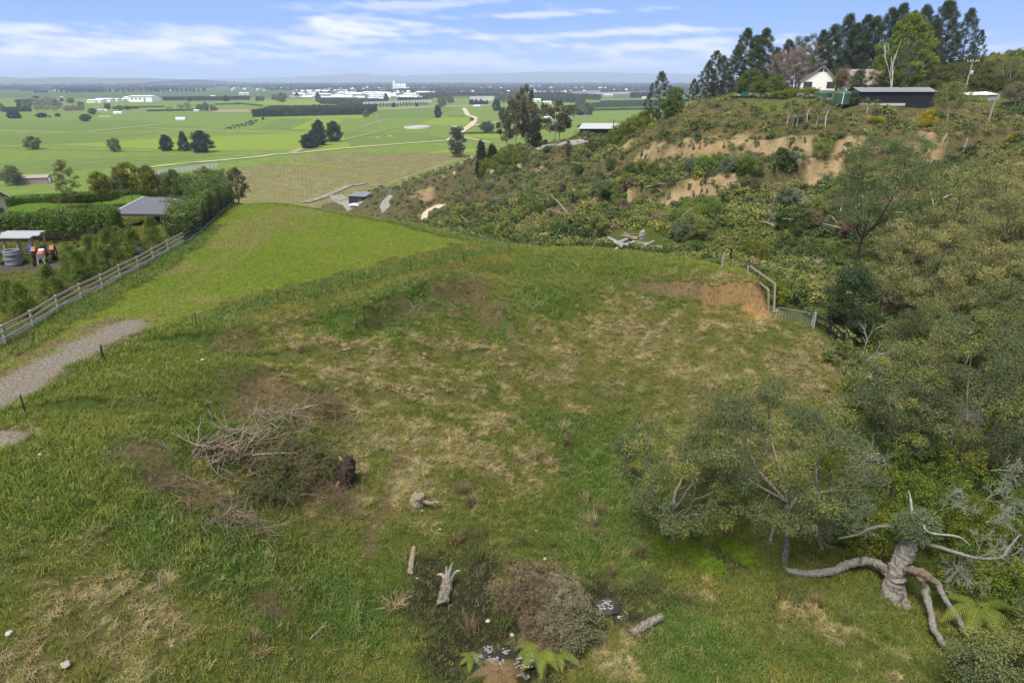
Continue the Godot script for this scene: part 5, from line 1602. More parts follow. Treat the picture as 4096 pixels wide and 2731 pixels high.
	# trellised rows of the vine block
	var post_buf := PackedFloat32Array()
	var rowbuf := PackedFloat32Array()
	var poly := PackedVector2Array()
	for a in [[192, 179], [256, 165], [321, 154], [471, 154], [450, 162], [398, 180], [362, 199], [310, 212], [240, 212], [197, 194]]:
		var p := on_plain(a[0], a[1])
		poly.append(Vector2(p.x, p.z))
	var box := Rect2(poly[0], Vector2.ZERO)
	for q in poly: box = box.expand(q)
	var ang := 0.22
	for r in 90:
		for t in 120:
			var q := box.get_center() + Vector2((t - 60) * 5.5, (r - 45) * 5.0).rotated(ang)
			if not Geometry2D.is_point_in_polygon(q, poly): continue
			put(post_buf, Basis().scaled(Vector3(0.12, rf(1.6, 2.0), 0.12)), Vector3(q.x, PLAIN + 0.9, q.y), tone(Color(0.17, 0.15, 0.12), 0.3))
			if rng.randf() < 0.85: put(rowbuf, Basis(Vector3.UP, -ang).scaled_local(Vector3(5.2, rf(0.6, 1.0), 0.9)) , Vector3(q.x + 2.5, PLAIN + 1.1, q.y), tone(Color(0.11, 0.10, 0.04) if rng.randf() < 0.6 else Color(0.09, 0.12, 0.03), 0.3))
	var ps := Shape.new()
	ps.box(Vector3.ZERO, Vector3.ONE)
	mat("tinted", Color(1, 1, 1), 0.9, 0.2)
	M.tinted.vertex_color_use_as_albedo = true
	tag(multi(self, "trellis_posts", ps.mesh(), M.tinted, post_buf), "rows of grey trellis posts in the vine block", "posts", "", "stuff")
	tag(multi(self, "vine_rows", K.twiggy[0], M.grass_blade, rowbuf), "rows of sparse young vines on trellis", "vines", "", "stuff")
	plain_things()
	stage("plain things")
	town()
	stage("town")
func plain_things() -> void:
	plain_tree("dark", 166.6, 150.6, 14, 13, "round topped dark conifer beside two others in a paddock")
	plain_tree("fir", 184.8, 150.8, 17, 12, "pointed dark fir between two broader paddock conifers")
	plain_tree("dark", 202.5, 152, 18.5, 21, "broadest dark conifer of three in the paddock")
	for a in [[308, 148.2, 12.5, 14, "low dark tree at the foot of the paddock clump"], [320, 145, 21.5, 15, "tallest dark tree of the paddock clump"], [334.4, 141.4, 17.5, 15, "dark rounded tree beside the tallest of the clump"], [314, 147, 15, 12, "dark tree in the middle of the paddock clump"]]: plain_tree("dark", a[0], a[1], a[2], a[3], a[4])
	plain_tree("pale", 33.8, 149.2, 11.5, 16, "windswept pale willow beside the dry ditch bank")
	plain_tree("pale", 115, 151.6, 12, 13, "round pale willow alone beside the dry ditch bank")
	plain_tree("pale", 14, 185, 17.5, 20, "spreading pale tree beside the rusty shed")
	plain_tree("pale", 366, 117.2, 6, 7, "small round pale tree before the tall shelter belt")
	plain_tree("pale", 442, 106.8, 9, 9.5, "yellow green round tree near the brown strip")
	plain_tree("dark", 438, 117.6, 11, 7, "dark upright tree alone beside the bright paddock")
	plain_tree("dark", 497, 110.6, 10, 8.5, "dark upright tree near the farm track's end")
	plain_tree("poplar", 457.6, 157, 27, 15, "tall leafless looking poplar at the foot of the scrub hill")
	plain_tree("pale", 587, 115, 11, 15, "broad yellow green tree beyond the dark roofed house")
	plain_tree("dark", 580, 114.8, 6, 9, "dark bush joined to the broad yellow green tree")
	plain_tree("round", 487, 132, 9, 14, "grey green spreading tree beside the farm track")
	for a in [[86, 121, 6, 10.5], [93, 114.2, 5.2, 8], [108, 109.2, 5, 6], [120, 110, 4, 5], [127.5, 109.6, 3.5, 4.5], [472, 121, 3, 4], [393, 106.6, 3, 4]]: plain_tree("round", a[0], a[1], a[2], a[3], "round green tree standing alone in a far paddock", "single round trees in far paddocks")
	for a in [[42, 117.2, 4, 10], [12, 118.2, 6.5, 8], [18, 118.2, 6, 7], [58, 116.5, 3, 5], [50, 117, 1.6, 2], [263, 119.5, 2.4, 2.4], [36, 98, 2, 6], [314, 107, 2.4, 4], [319, 107, 2.4, 4]]: plain_tree("dark", a[0], a[1], a[2], a[3], "low dark tree standing in a far paddock", "low dark trees in far paddocks")
	for a in [[36, 107, 7, 9], [42, 108, 8, 9], [49, 107.5, 9, 9], [55, 108, 8, 8], [60, 108.5, 6, 7], [38, 111, 5, 8], [46, 111, 5, 9], [55, 111, 5, 9], [170, 111, 4, 6], [122, 110.4, 4, 4], [181, 110, 5, 6], [188, 110, 6.5, 7], [212, 110, 5, 6]]: plain_tree("bare", a[0], a[1], a[2], a[3], "leafless grey brown tree in the farm shelter group", "leafless trees round the farmsteads")
	for a in [[66, 110.8, 4.5, 5], [70, 110.6, 4.6, 5], [74.5, 110.5, 5, 5.5], [79, 110.4, 5, 5.5], [83, 110, 4.4, 4.6]]: plain_tree("pink", a[0], a[1], a[2], a[3], "pink blossom tree, " + nth(int((a[0] - 62.0) / 4.2)) + " of the row counted from the dark belt", "pink blossom trees by the farmhouse")
	for a in [[27, 107.8, 7.5, 10], [2, 111.8, 8, 7], [81, 107.2, 5, 7], [200, 110.8, 6, 7], [206, 110.8, 7.5, 7], [214, 110.6, 4, 8], [71, 103, 4.5, 8], [282, 102, 8, 11], [275, 100, 5, 7], [262, 101, 5, 5], [345, 105.4, 4, 7], [356, 106, 5, 8], [450, 103, 6, 9], [505, 102, 9, 11], [514, 102, 10, 12], [522, 101.5, 9, 11], [498, 102, 8, 9], [530, 101, 6, 7]]: plain_tree("pale", a[0], a[1], a[2], a[3], "pale green leafy tree near the distant buildings", "pale leafy trees near distant buildings")
	for a in [[19.6, 107.2, 6.5, 5], [56, 105.5, 6, 6], [62, 101, 3, 4], [318, 99.5, 6.5, 6.5], [386, 99.4, 5.5, 6], [297, 97, 4, 6], [190, 101, 4, 5], [226, 101, 5, 6], [258, 100.6, 4, 5], [394, 106.8, 3.5, 5], [417, 106.4, 3, 3]]: plain_tree("fir", a[0], a[1], a[2], a[3], "dark pointed tree among distant farm buildings", "dark pointed trees among distant farm buildings")
	for k in 15: plain_tree("fir", 470 + k * 1.25, 104.6 - k * 0.05, rf(2.2, 5.5), 2.2, nth(k + 1) + " small dark fir in the row, counted from the brown strip", "row of small dark firs past the brown strip")
	for k in 22: plain_tree("poplar", 366 + k * 2.9, 106.6 - k * 0.08, rf(2.4, 3.6), 1.6, nth(k + 1) + " thin poplar before the white screens, counted from the shelter belt", "row of thin poplars before the white screens")
	for k in 34: plain_tree("poplar", 58 + k * 4.4 + rf(-1, 1), 92.6 - k * 0.03, rf(2.6, 4.4), rf(1.6, 3.0), nth(k + 1) + " poplar of the long far line, counted from the open end", "long line of poplars across the far paddocks")
	# shelter belts
	var dk := [Color(0.042, 0.058, 0.025), Color(0.052, 0.068, 0.03), Color(0.065, 0.08, 0.034)]
	var br := [Color(0.07, 0.062, 0.045), Color(0.09, 0.075, 0.052)]
	var fl := on_plain(252.5, 116.8)
	var fr := on_plain(366, 114.2)
	var br2 := on_plain(375.5, 110)
	var bl := on_plain(270, 111.6)
	var h := size_at(fl, 6.6)
	belt("shelter_belt", "tall clipped dark shelter belt facing the bright paddock", fl, fr, h, 7, dk, 1.5)
	belt("shelter_belt", "short green end of the tall clipped shelter belt", fr, br2, h, 6, [Color(0.05, 0.08, 0.02)], 1.0)
	for k in 4: belt("shelter_belt", "dark clipped belt among several parallel belts behind the tall one", fl.lerp(bl, 0.22 + 0.25 * k), fr.lerp(br2, 0.22 + 0.25 * k), h * 0.96, 6, dk, 1.0, "hedge", "parallel belts behind the tall shelter belt")
	for a in [[316, 100.6, 387, 102.6, 3.0, "brown"], [321, 103.6, 360, 105.2, 3.4, "brown"], [318, 102, 375, 104, 3.0, "brown"]]: belt("orchard_row", "brown leafless orchard shelter row before the white screens", on_plain(a[0], a[1]), on_plain(a[2], a[3]), size_at(on_plain(a[0], a[1]), a[4]), 10, br, 1.0, "hedge", "brown orchard shelter rows")
	for a in [[398, 100.2, 432, 101, 3], [420, 97, 450, 98, 3], [440, 96, 500, 95.4, 2.6], [420, 95.2, 470, 94.6, 2.4], [163, 100.4, 250, 99.6, 3.4], [4, 111.8, 32, 111.2, 4.4], [112, 107.6, 165, 106.8, 1.0], [113, 109.2, 139, 108.4, 0.9], [147, 111.2, 200, 110.2, 1.4], [215, 104.6, 240, 104, 0.9], [237, 103.4, 262, 106, 0.9], [195, 100.6, 228, 100.2, 1.6], [34, 92.6, 48, 92.4, 2.0], [520, 112, 700, 108.5, 2.4], [560, 108, 680, 105.4, 2.6], [575, 105.4, 670, 103, 2.4], [600, 103, 690, 101, 2.2], [530, 97, 600, 100, 4.4], [524, 100, 585, 103, 4], [630, 98, 655, 97, 5], [15, 102, 34, 101, 2.2], [460, 133.6, 530, 132.6, 1.0]]: belt("shelter_belt", "dark clipped shelter belt between distant paddocks", on_plain(a[0], a[1]), on_plain(a[2], a[3]), size_at(on_plain(a[0], a[1]), a[4]), 6, dk, 1.0, "hedge", "shelter belts between distant paddocks")
	# white screens
	mat("screen_cloth", Color(0.62, 0.64, 0.63), 0.8, 0.2)
	for a in [[363, 104.6, 432, 102.4, 2.8], [395, 103, 432, 101.4, 2.4], [470, 100.8, 497, 100.4, 4.2], [488, 99, 500, 98.6, 2.5], [525, 92.4, 570, 92.6, 1.6], [572, 94.6, 600, 93.2, 3.4], [590, 94.6, 650, 93.4, 2.2], [640, 93, 680, 92, 1.8]]:
		screen(on_plain(a[0], a[1]), on_plain(a[2], a[3]), size_at(on_plain(a[0], a[1]), a[4]), 12, "long white shelter cloth screen on the far plain", "white shelter cloth screens on the far plain")
	screen(on_plain(157, 175.2), on_plain(218, 167.2), size_at(on_plain(200, 168), 4.4), 14, "pale windbreak of white cloth panels along the vine block", "")
	screen(on_plain(135, 175.6), on_plain(157, 175.2), size_at(on_plain(157, 175), 3.0), 5, "short low end of the white cloth windbreak", "")
	# buildings of the nearer plain
	timber("rusty_iron", Color(0.16, 0.12, 0.105), Color(0.34, 0.30, 0.28))
	var p := on_plain(35, 182.6)
	var o := shed("rusty_shed", p, 9, 17, 3.6, 0.28, M.rusty_iron, M.rusty_iron, "weathered rusty iron shed with a white door in the paddock", "", 0.14, false)
	var ds := Shape.new()
	ds.box(Vector3(8.5, 1.5, 1.0), Vector3(0.16, 3.0, 3.4))
	part(o, "door", ds.mesh(), M.white_paint)
	var cs := on_plain(145, 101.6)
	shed("coolstore", cs, 46, size_at(cs, 22.5), size_at(cs, 5.6), 0.0, M.shed_white, M.shed_roof, "huge plain white coolstore, biggest building on the near plain", "", 0.03)
	for a in [[97, 102.4, 14, 3.2], [106, 101.6, 15, 4.0], [115, 101.4, 10, 3.6], [121, 101.2, 8, 2.8], [128, 101, 8, 3.4], [131, 100.2, 9, 4.4]]:
		var q := on_plain(a[0], a[1])
		shed("packing_shed", q, 30, size_at(q, a[2]), size_at(q, a[3] * 0.7), 0.0, M.shed_white, M.shed_roof, "white packing shed joined in a row to the huge coolstore", "white packing sheds beside the coolstore", 0.06)
	var k := 0
	for a in [[100, 111.2, 6, 2.2, "white farmhouse with grey roof among trees"], [105.5, 111, 4, 2.0, "small grey roofed farm building beside the white farmhouse"], [118.5, 113.6, 8, 2.0, "long low white shed standing in a near paddock"], [197, 111.4, 6, 1.8, "grey farm shed beside leafless trees"], [244.5, 94.6, 9, 2.2, "white shed with a broad arched roof beyond the dark belt"], [213, 96.4, 4, 1.2, "tiny white shed on a far paddock"], [477, 106.8, 6.6, 1.8, "cream stock shed at the end of the farm track"], [321, 100, 12, 1.4, "tan long shed beside the brown orchard rows"], [343, 99.8, 20, 4.2, "large white gabled factory at the town's edge"], [533, 118.8, 10, 2.2, "dark roofed farm shed beyond the gum trees"], [548, 118.4, 8, 2.2, "pale cream farm shed behind the gum trees"], [566, 117.8, 10, 2.2, "white bungalow with verandah in the green paddock"], [608, 96.6, 9, 2.4, "white hipped house before the white screens"], [536, 101.6, 9, 3.2, "grey house among pale trees near the lime grove"], [547, 104, 8, 3.2, "white house beside the grey house"], [62, 97.6, 3, 1.4, "tiny white barn beside a far track"], [681, 97.4, 4, 2.0, "white cottage at the edge of the far orchard"], [644, 98.4, 4, 2.0, "small white house before the far orchard"]]:
		var q := on_plain(a[0], a[1])
		shed("farm_building", q, size_at(q, a[2]) * 0.55, size_at(q, a[2]), size_at(q, a[3] * 0.7), rf(-0.25, 0.25), M.shed_white if k % 3 else M.shed_grey, M.shed_roof if k % 4 else M.shed_grey, a[4], "", 0.16)
		k += 1
	# hoop house
	var hp := on_plain(181, 119.8)
	var ho := thing("hoop_house", hp, "grey arched hoop house in the middle of a paddock", "building", "", 0.25)
	var hs := Shape.new()
	var hw := size_at(hp, 3.2)
	var hl := size_at(hp, 9.0)
	for j in 8:
		var a0 := PI * j / 8.0
		var a1 := PI * (j + 1) / 8.0
		hs.quad(Vector3(-hl * 0.5, sin(a0) * hw * 0.9, cos(a0) * hw), Vector3(hl * 0.5, sin(a0) * hw * 0.9, cos(a0) * hw), Vector3(hl * 0.5, sin(a1) * hw * 0.9, cos(a1) * hw), Vector3(-hl * 0.5, sin(a1) * hw * 0.9, cos(a1) * hw))
		hs.tri(Vector3(hl * 0.5, 0, 0), Vector3(hl * 0.5, sin(a1) * hw * 0.9, cos(a1) * hw), Vector3(hl * 0.5, sin(a0) * hw * 0.9, cos(a0) * hw))
	part(ho, "cover", hs.mesh(), M.shed_grey)
	var hd := Shape.new()
	hd.box(Vector3(hl * 0.5, hw * 0.3, 0), Vector3(0.2, hw * 0.6, hw * 0.7))
	part(ho, "door", hd.mesh(), M.shed_door)
	# round concrete pond
	mat("concrete", Color(0.46, 0.46, 0.44), 0.85, 0.3)
	mat("pond_water", Color(0.30, 0.32, 0.34), 0.15, 0.5)
	var pc := on_plain(417.4, 127.8)
	var R := size_at(pc, 13.0)
	var pond := thing("round_tank", pc, "round open concrete pond with a low wall in the paddock", "tank")
	var pw := Shape.new()
	pw.lathe([[R, 0.0], [R, 2.4], [R - 0.4, 2.4], [R - 0.4, 0.5]], 48)
	part(pond, "wall", pw.mesh(), M.concrete)
	var wt := Shape.new()
	for j in 48: wt.tri(Vector3(0, 0.9, 0), Vector3(cos(TAU * (j + 1) / 48) * (R - 0.5), 0.9, sin(TAU * (j + 1) / 48) * (R - 0.5)), Vector3(cos(TAU * j / 48) * (R - 0.5), 0.9, sin(TAU * j / 48) * (R - 0.5)))
	part(pond, "water", wt.mesh(), M.pond_water)
	var tr := on_plain(454.5, 126.4)
	var ts := Shape.new()
	ts.box(Vector3(0, 0.5, 0), Vector3(size_at(tr, 6), 1.0, 2.5)); ts.box(Vector3(-2, 1.2, 0), Vector3(1.2, 1.0, 1.2))
	part(thing("water_trough", tr, "long pale trough near the round concrete pond", "trough"), "trough", ts.mesh(), M.concrete)
	var tr2 := on_plain(105, 116.6)
	var ts2 := Shape.new()
	ts2.box(Vector3(0, 0.6, 0), Vector3(size_at(tr2, 12), 1.6, 3.0))
	part(thing("feed_trough", tr2, "long grey feed trough in the far paddock", "trough"), "trough", ts2.mesh(), M.shed_grey)
	for a in [[378, 137.4, 7, "hay"], [390, 136, 6, "silage"]]:
		var q := on_plain(a[0], a[1])
		var w := size_at(q, a[2])
		var ss := Shape.new()
		var hgt := 1.8
		for j in 10:
			var x0: float = -w * 0.5 + w * j / 10.0
			var x1: float = x0 + w / 10.0
			var y0 := hgt * sin(PI * j / 10.0) * (0.7 + 0.3 * sin(j * 2.3))
			var y1 := hgt * sin(PI * (j + 1) / 10.0) * (0.7 + 0.3 * sin((j + 1) * 2.3))
			ss.quad(Vector3(x0, 0, 3), Vector3(x1, 0, 3), Vector3(x1, y1, 0), Vector3(x0, y0, 0)); ss.quad(Vector3(x0, y0, 0), Vector3(x1, y1, 0), Vector3(x1, 0, -3), Vector3(x0, 0, -3))
		part(thing("spoil_heap", q, "low pale heap of cut branches in the paddock" if a[3] == "hay" else "smaller pale heap beside the heap of cut branches", "heap"), "heap", ss.mesh(), M.dry_bank)
	# cattle
	mat("cow_hide", Color(0.018, 0.016, 0.015), 0.8, 0.3)
	var cow := Shape.new()
	cow.tube([Vector3(-1.15, 1.05, 0), Vector3(-0.95, 1.05, 0), Vector3(-0.3, 0.98, 0), Vector3(0.4, 1.0, 0), Vector3(0.85, 1.08, 0), Vector3(1.15, 1.2, 0), Vector3(1.4, 1.3, 0), Vector3(1.75, 1.12, 0)], [0.18, 0.36, 0.43, 0.42, 0.36, 0.22, 0.17, 0.10], 8)
	for a in [[-0.8, 0.2], [-0.8, -0.2], [0.65, 0.2], [0.65, -0.2]]: cow.tube([Vector3(a[0], 0.95, a[1]), Vector3(a[0] - 0.06, 0.5, a[1]), Vector3(a[0], 0.0, a[1])], [0.16, 0.09, 0.07], 5)
	cow.tube([Vector3(-1.2, 1.2, 0), Vector3(-1.3, 0.6, 0)], [0.04, 0.03], 4)
	var cm := cow.mesh()
	for j in 96:
		var q: Vector3
		if j < 84:
			var t := sqrt(rng.randf())
			q = on_plain(219 + t * 36 + rf(-2, 4), 130.2 - t * 9.6 + rf(-0.8, 2.6) * (0.4 + t))
		else: q = on_plain(449 + (j - 84) * 1.7 + rf(-0.6, 0.6), 116.2 + rf(-0.3, 0.3))
		var co := part(self, "cow", cm, M.cow_hide, q, Basis(Vector3.UP, rf(0, TAU)))
		tag(co, "black cow grazing with the large herd on the plain" if j < 84 else "black cow in the short line near the farm track", "cow", "large herd of black cows" if j < 84 else "short line of black cows")
	stage("cows")
func screen(a: Vector3, b: Vector3, h: float, n: int, label: String, group: String) -> void:
	var o := thing("shelter_screen", a, label, "screen", group)
	var d := (b - a)
	for k in n:
		var s := Shape.new()
		var l := d.length() / n
		s.box(Vector3(0, h * 0.5, 0), Vector3(0.12, h * rf(0.96, 1.0), l * 0.97))
		part(o, "panel", s.mesh(), M.screen_cloth, d * ((k + 0.5) / n), face(d))
	for k in n + 1: post(o, "post", d * (float(k) / n), h + 0.3, 0.25, M.grey_timber)
func town() -> void:
	# factories and houses of the town, each a building of its own
	var walls := [M.shed_white, M.shed_white, M.shed_grey, M.shed_white]
	var roofs := [M.shed_roof, M.shed_white, M.shed_roof, M.shed_grey]
	for k in 150:
		var px := rf(295, 436)
		var py := 90.0 + (k / 150.0) * 9.0 + rf(-0.5, 0.5)
		if px > 330 and px < 356 and py > 97.0: continue
		if py > 98.0 and (px < 318 or px > 400): continue
		var p := on_plain(px, py)
		shed("factory", p, rf(24, 60), size_at(p, rf(4.0, 13.0)), size_at(p, rf(0.5, 1.1)), rf(-0.3, 0.3), walls[k % 4], roofs[(k / 4) % 4], "pale flat roofed factory in the crowded town works", "pale factories of the town", 0.05, k > 60)
	for k in 150:
		var px := rf(395, 690) if k < 105 else rf(40, 395)
		var py := rf(86.0, 92.5) if k < 105 else rf(86.5, 91.0)
		var p := on_plain(px, py)
		shed("town_house", p, rf(10, 20), size_at(p, rf(1.2, 3.4)), rf(4, 7), rf(-0.6, 0.6), walls[k % 4], [M.shed_roof, M.shed_white, M.roof_red, M.shed_grey][(k / 3) % 4], "small pale house among the trees of the far town", "small houses of the far town", 0.2, false)
	# the mill with its silos
	var sp := on_plain(401, 90.2)
	var so := thing("silo", sp, "tall white mill with silos rising above the town roofs", "silo")
	for k in 4:
		var s := Shape.new()
		s.lathe([[7, 0.0], [7, 34.0], [4, 37.0], [0, 38.0]], 14, Vector3(-22 + k * 15, 0, 0))
		part(so, "silo_tower", s.mesh(), M.shed_white)
	var ss := Shape.new()
	ss.box(Vector3(-38, 26, 0), Vector3(14, 52, 14)); ss.box(Vector3(0, 9, -12), Vector3(90, 18, 20))
	part(so, "mill_house", ss.mesh(), M.shed_white)
	# tree cover of the far plain: rows and drifts too far off to tell apart
	var dist := PackedFloat32Array()
	var cols := [Color(0.030, 0.044, 0.022), Color(0.042, 0.058, 0.026), Color(0.06, 0.075, 0.03), Color(0.08, 0.09, 0.04), Color(0.075, 0.065, 0.05)]
	for k in 420:      # drifts of trees, each a short line
		var e := rf(0.0, 1.0)
		var py := 79.9 + 12.5 * pow(e, 1.7)
		var px := rf(-80, 1000)
		if py > 88.0 and px > 170 and px < 260: continue
		if py > 90.5 and px < 290 and rng.randf() < 0.8: continue
		var c := on_plain(px, py)
		var dd := -c.z
		if dd > 15000.0: continue
		var l := rf(80, 420)
		var ang := rf(-0.25, 0.25) if rng.randf() < 0.75 else rf(0, PI)
		var h := rf(9, 17)
		var col: Color = cols[rng.randi() % 5]
		var n := int(l / h * 1.7)
		for j in n:
			var o := c + Vector3(cos(ang), 0, sin(ang)) * l * (float(j) / n - 0.5) + Vector3(rf(-6, 6), 0, rf(-10, 10))
			put(dist, spin(Vector3(1.2, rf(0.8, 1.5), 1.2) * h, 0.1), o - Vector3(0, h * 0.1, 0), tone(col, 0.25))
	for k in 2600:      # trees between the houses
		var px := rf(290, 720)
		var py := 83.5 + 10.0 * rng.randf()
		if px < 435 and py > 90.5 and rng.randf() < 0.75: continue
		var h := rf(6, 13)
		put(dist, spin(Vector3(1.2, rf(0.8, 1.4), 1.2) * h, 0.1), on_plain(px, py) - Vector3(0, h * 0.1, 0), tone(cols[rng.randi() % 5], 0.3))
	for k in 7000:      # the wooded skyline
		var dd := rf(5200, 12500)
		var x := rf(-0.85, 0.85) * dd
		if noise.get_noise_2d(x * 0.012, dd * 0.02) < -0.12: continue
		var h := rf(10, 24)
		put(dist, spin(Vector3(2.2, rf(0.7, 1.2), 2.2) * h, 0.1), Vector3(x, PLAIN - h * 0.1, -dd), tone(cols[rng.randi() % 3], 0.2))
	tag(multi(self, "distant_woods", K.coarse_bush, M.leaf, dist), "distant trees and belts across the far plain", "woods", "", "stuff")
	# far hills
	mat("far_hill", Color(0.085, 0.095, 0.04), 0.95, 0.1)
	ridge_hill([[150, 79.6], [200, 79], [270, 77], [310, 76], [340, 74.4], [348, 73], [366, 72.8], [374, 74.4], [400, 75.4], [440, 74.2], [500, 73.2], [545, 71.4], [590, 71.8], [640, 73.2], [700, 74], [760, 74.6], [830, 74], [900, 75], [1000, 76], [1100, 79]], 19000.0, M.far_hill, "pale hazy range of hills along the horizon")
	ridge_hill([[-120, 77.5], [-30, 77], [0, 76.6], [30, 77.4], [60, 77.0], [100, 77.2], [150, 78.4], [200, 79.6]], 10500.0, M.far_hill, "low wooded rise on the horizon")
func ridge_hill(picks: Array, d: float, m: Material, label: String) -> void:
	var s := Shape.new()
	var tops := []
	for a in picks: tops.append(at_reach(a[0], a[1], d))
	for k in tops.size() - 1:
		for j in 6:
			var p: Vector3 = tops[k].lerp(tops[k + 1], j / 6.0)
			var q: Vector3 = tops[k].lerp(tops[k + 1], (j + 1) / 6.0)
			p.y += noise.get_noise_1d(p.x * 0.02) * 16.0
			q.y += noise.get_noise_1d(q.x * 0.02) * 16.0
			var pf := Vector3(p.x, PLAIN - 1.0, -d + 2200.0)
			var qf := Vector3(q.x, PLAIN - 1.0, -d + 2200.0)
			var pm := pf.lerp(p, 0.5) + Vector3.UP * noise.get_noise_1d(p.x * 0.05 + 70.0) * 40.0
			var qm := qf.lerp(q, 0.5) + Vector3.UP * noise.get_noise_1d(q.x * 0.05 + 70.0) * 40.0
			s.quad(pf, qf, qm, pm); s.quad(pm, qm, q, p)
			s.quad(p, q, Vector3(q.x, PLAIN - 1.0, -d - 2200.0), Vector3(p.x, PLAIN - 1.0, -d - 2200.0))
	tag(part(self, "hills", s.mesh(), m), label, "hills", "", "structure")
# ---------------------------------------------------------------- the ridge with its house, and what stands about on the scrub hillside
func pine(where: Vector3, h: float, label: String, group: String, wide := 1.0) -> Node3D:
	var needle := [Color(0.04, 0.06, 0.03), Color(0.05, 0.074, 0.034), Color(0.065, 0.088, 0.04)]
	return tree("pine_tree", where, label, group, {"h": h, "r": h * 0.29 * wide, "lo": 0.14, "shape": "cone", "clumps": int(60 + h * 1.8), "per": 10, "cr": h * 0.036, "flat": 0.7, "leaf": K.needles, "ls": h * 0.055, "cols": needle, "tr": h * 0.013, "bark": M.bark_dark, "hollow": 0.25, "rise": -0.15, "lean": Vector3(rf(-0.04, 0.04) * h, 0, 0), "sag": 0.03})
func stand(px: float, py_top: float, reach: float) -> Array:      # foot on the ground at that reach, and the height up to the sight line of the top
	var t := at_reach(px, py_top, reach)
	var g := Vector3(t.x, H(t.x, t.z), t.z)
	return [g, maxf(t.y - g.y, 1.0)]
func make_ridge() -> void:
	var g := "tall dark pines behind the white house"
	var i := 0
	for a in [[826, 31, 214], [837, 25, 210], [848, 15, 216], [856, 24, 212], [864, 30, 220], [870, 15, 216], [880, 17, 211], [893, 9, 215], [904, 4, 214], [917, 12, 221], [930, 6, 216], [938, 20, 208], [946, 1, 212], [955, 2, 218], [973, 9, 212], [982, 30, 216]]:
		var s := stand(a[0], a[1], a[2])
		pine(s[0], s[1], nth(i + 1) + " dark pine behind the house, counted from gable towards power pole", g, 1.1)
		i += 1
	g = "dark pines at the open end of the ridge garden"
	i = 0
	for a in [[694, 79, 196], [710, 62, 199], [717, 51, 196], [725, 56, 201], [737, 48, 205], [748, 29, 200], [759, 36, 206], [768, 29, 202], [776, 48, 210], [788, 40, 207]]:
		var s := stand(a[0], a[1], a[2])
		pine(s[0], s[1], nth(i + 1) + " ragged pine at the garden end, counted from the spur side", g, 1.3)
		i += 1
	var s1 := stand(662, 72, 188)
	pine(s1[0], s1[1], "lone dark pine on the spur below the ridge garden", "", 1.5)
	var s2 := stand(806, 36, 212)
	tree("broad_pine", s2[0], "broad round topped pine behind the gable of the white house", "", {"h": s2[1], "r": 4.2, "lo": 0.45, "shape": "umbrella", "clumps": 30, "per": 16, "cr": 1.3, "leaf": K.needles, "ls": 1.1, "cols": [Color(0.036, 0.058, 0.024), Color(0.05, 0.075, 0.028)], "tr": 0.3, "bark": M.bark_dark})
	var lime := [Color(0.14, 0.19, 0.022), Color(0.17, 0.21, 0.026), Color(0.11, 0.155, 0.022)]
	var s3 := stand(914, 15, 176)
	tree("poplar_tree", s3[0], "tall yellow green poplar with pale forked trunk beside the shed", "", {"h": s3[1], "r": 6.6, "lo": 0.1, "shape": "egg", "clumps": 150, "per": 15, "cr": 1.3, "leaf": K.leafy, "ls": 0.85, "cols": lime, "tr": 0.38, "bark": M.bark_pale, "thick": 0.6, "hollow": 0.2, "rise": 1.2})
	s3 = stand(900, 40, 170)
	var ds := Shape.new()
	for k in 3: dead_fork(ds, Vector3(0, 0, 0), Vector3(rf(-0.06, 0.06), 1, rf(-0.06, 0.06)), s3[1] * 0.66, 0.13, 1, 0.10)
	part(thing("bare_poplar", s3[0], "pale leafless trunk standing in front of the yellow green poplar", "tree"), "trunk", ds.mesh(), M.bark_pale)
	s3 = stand(888, 60, 178)
	tree("olive_tree", s3[0], "low olive green tree between the brown roof and poplar", "", {"h": s3[1], "r": 3.4, "lo": 0.15, "shape": "dome", "clumps": 30, "per": 16, "cr": 1.2, "leaf": K.leafy, "ls": 0.8, "cols": [Color(0.12, 0.14, 0.03), Color(0.10, 0.12, 0.03)], "tr": 0.15})
	for a in [[783, 54, 196, "pinkish brown leafless tree left open beside the gabled house"], [797, 50, 198, "taller pinkish brown leafless tree beside the gabled house"], [810, 45, 200, "olive tinged leafless tree behind the house gable"], [843, 71, 183, "small brown leafless tree against the white house wall"]]:
		var t := stand(a[0], a[1], a[2])
		tree("leafless_tree", t[0], a[3], "", {"h": t[1], "r": t[1] * 0.3, "lo": 0.25, "shape": "dome", "clumps": 30, "per": 7, "cr": 1.1, "leaf": K.twiggy, "ls": 1.0, "cols": [Color(0.22, 0.155, 0.125), Color(0.19, 0.135, 0.105)] if a[0] < 805 else [Color(0.16, 0.15, 0.07), Color(0.19, 0.15, 0.09)], "tr": 0.14})
	house()
	outbuildings()
	garden()
	slope_things()
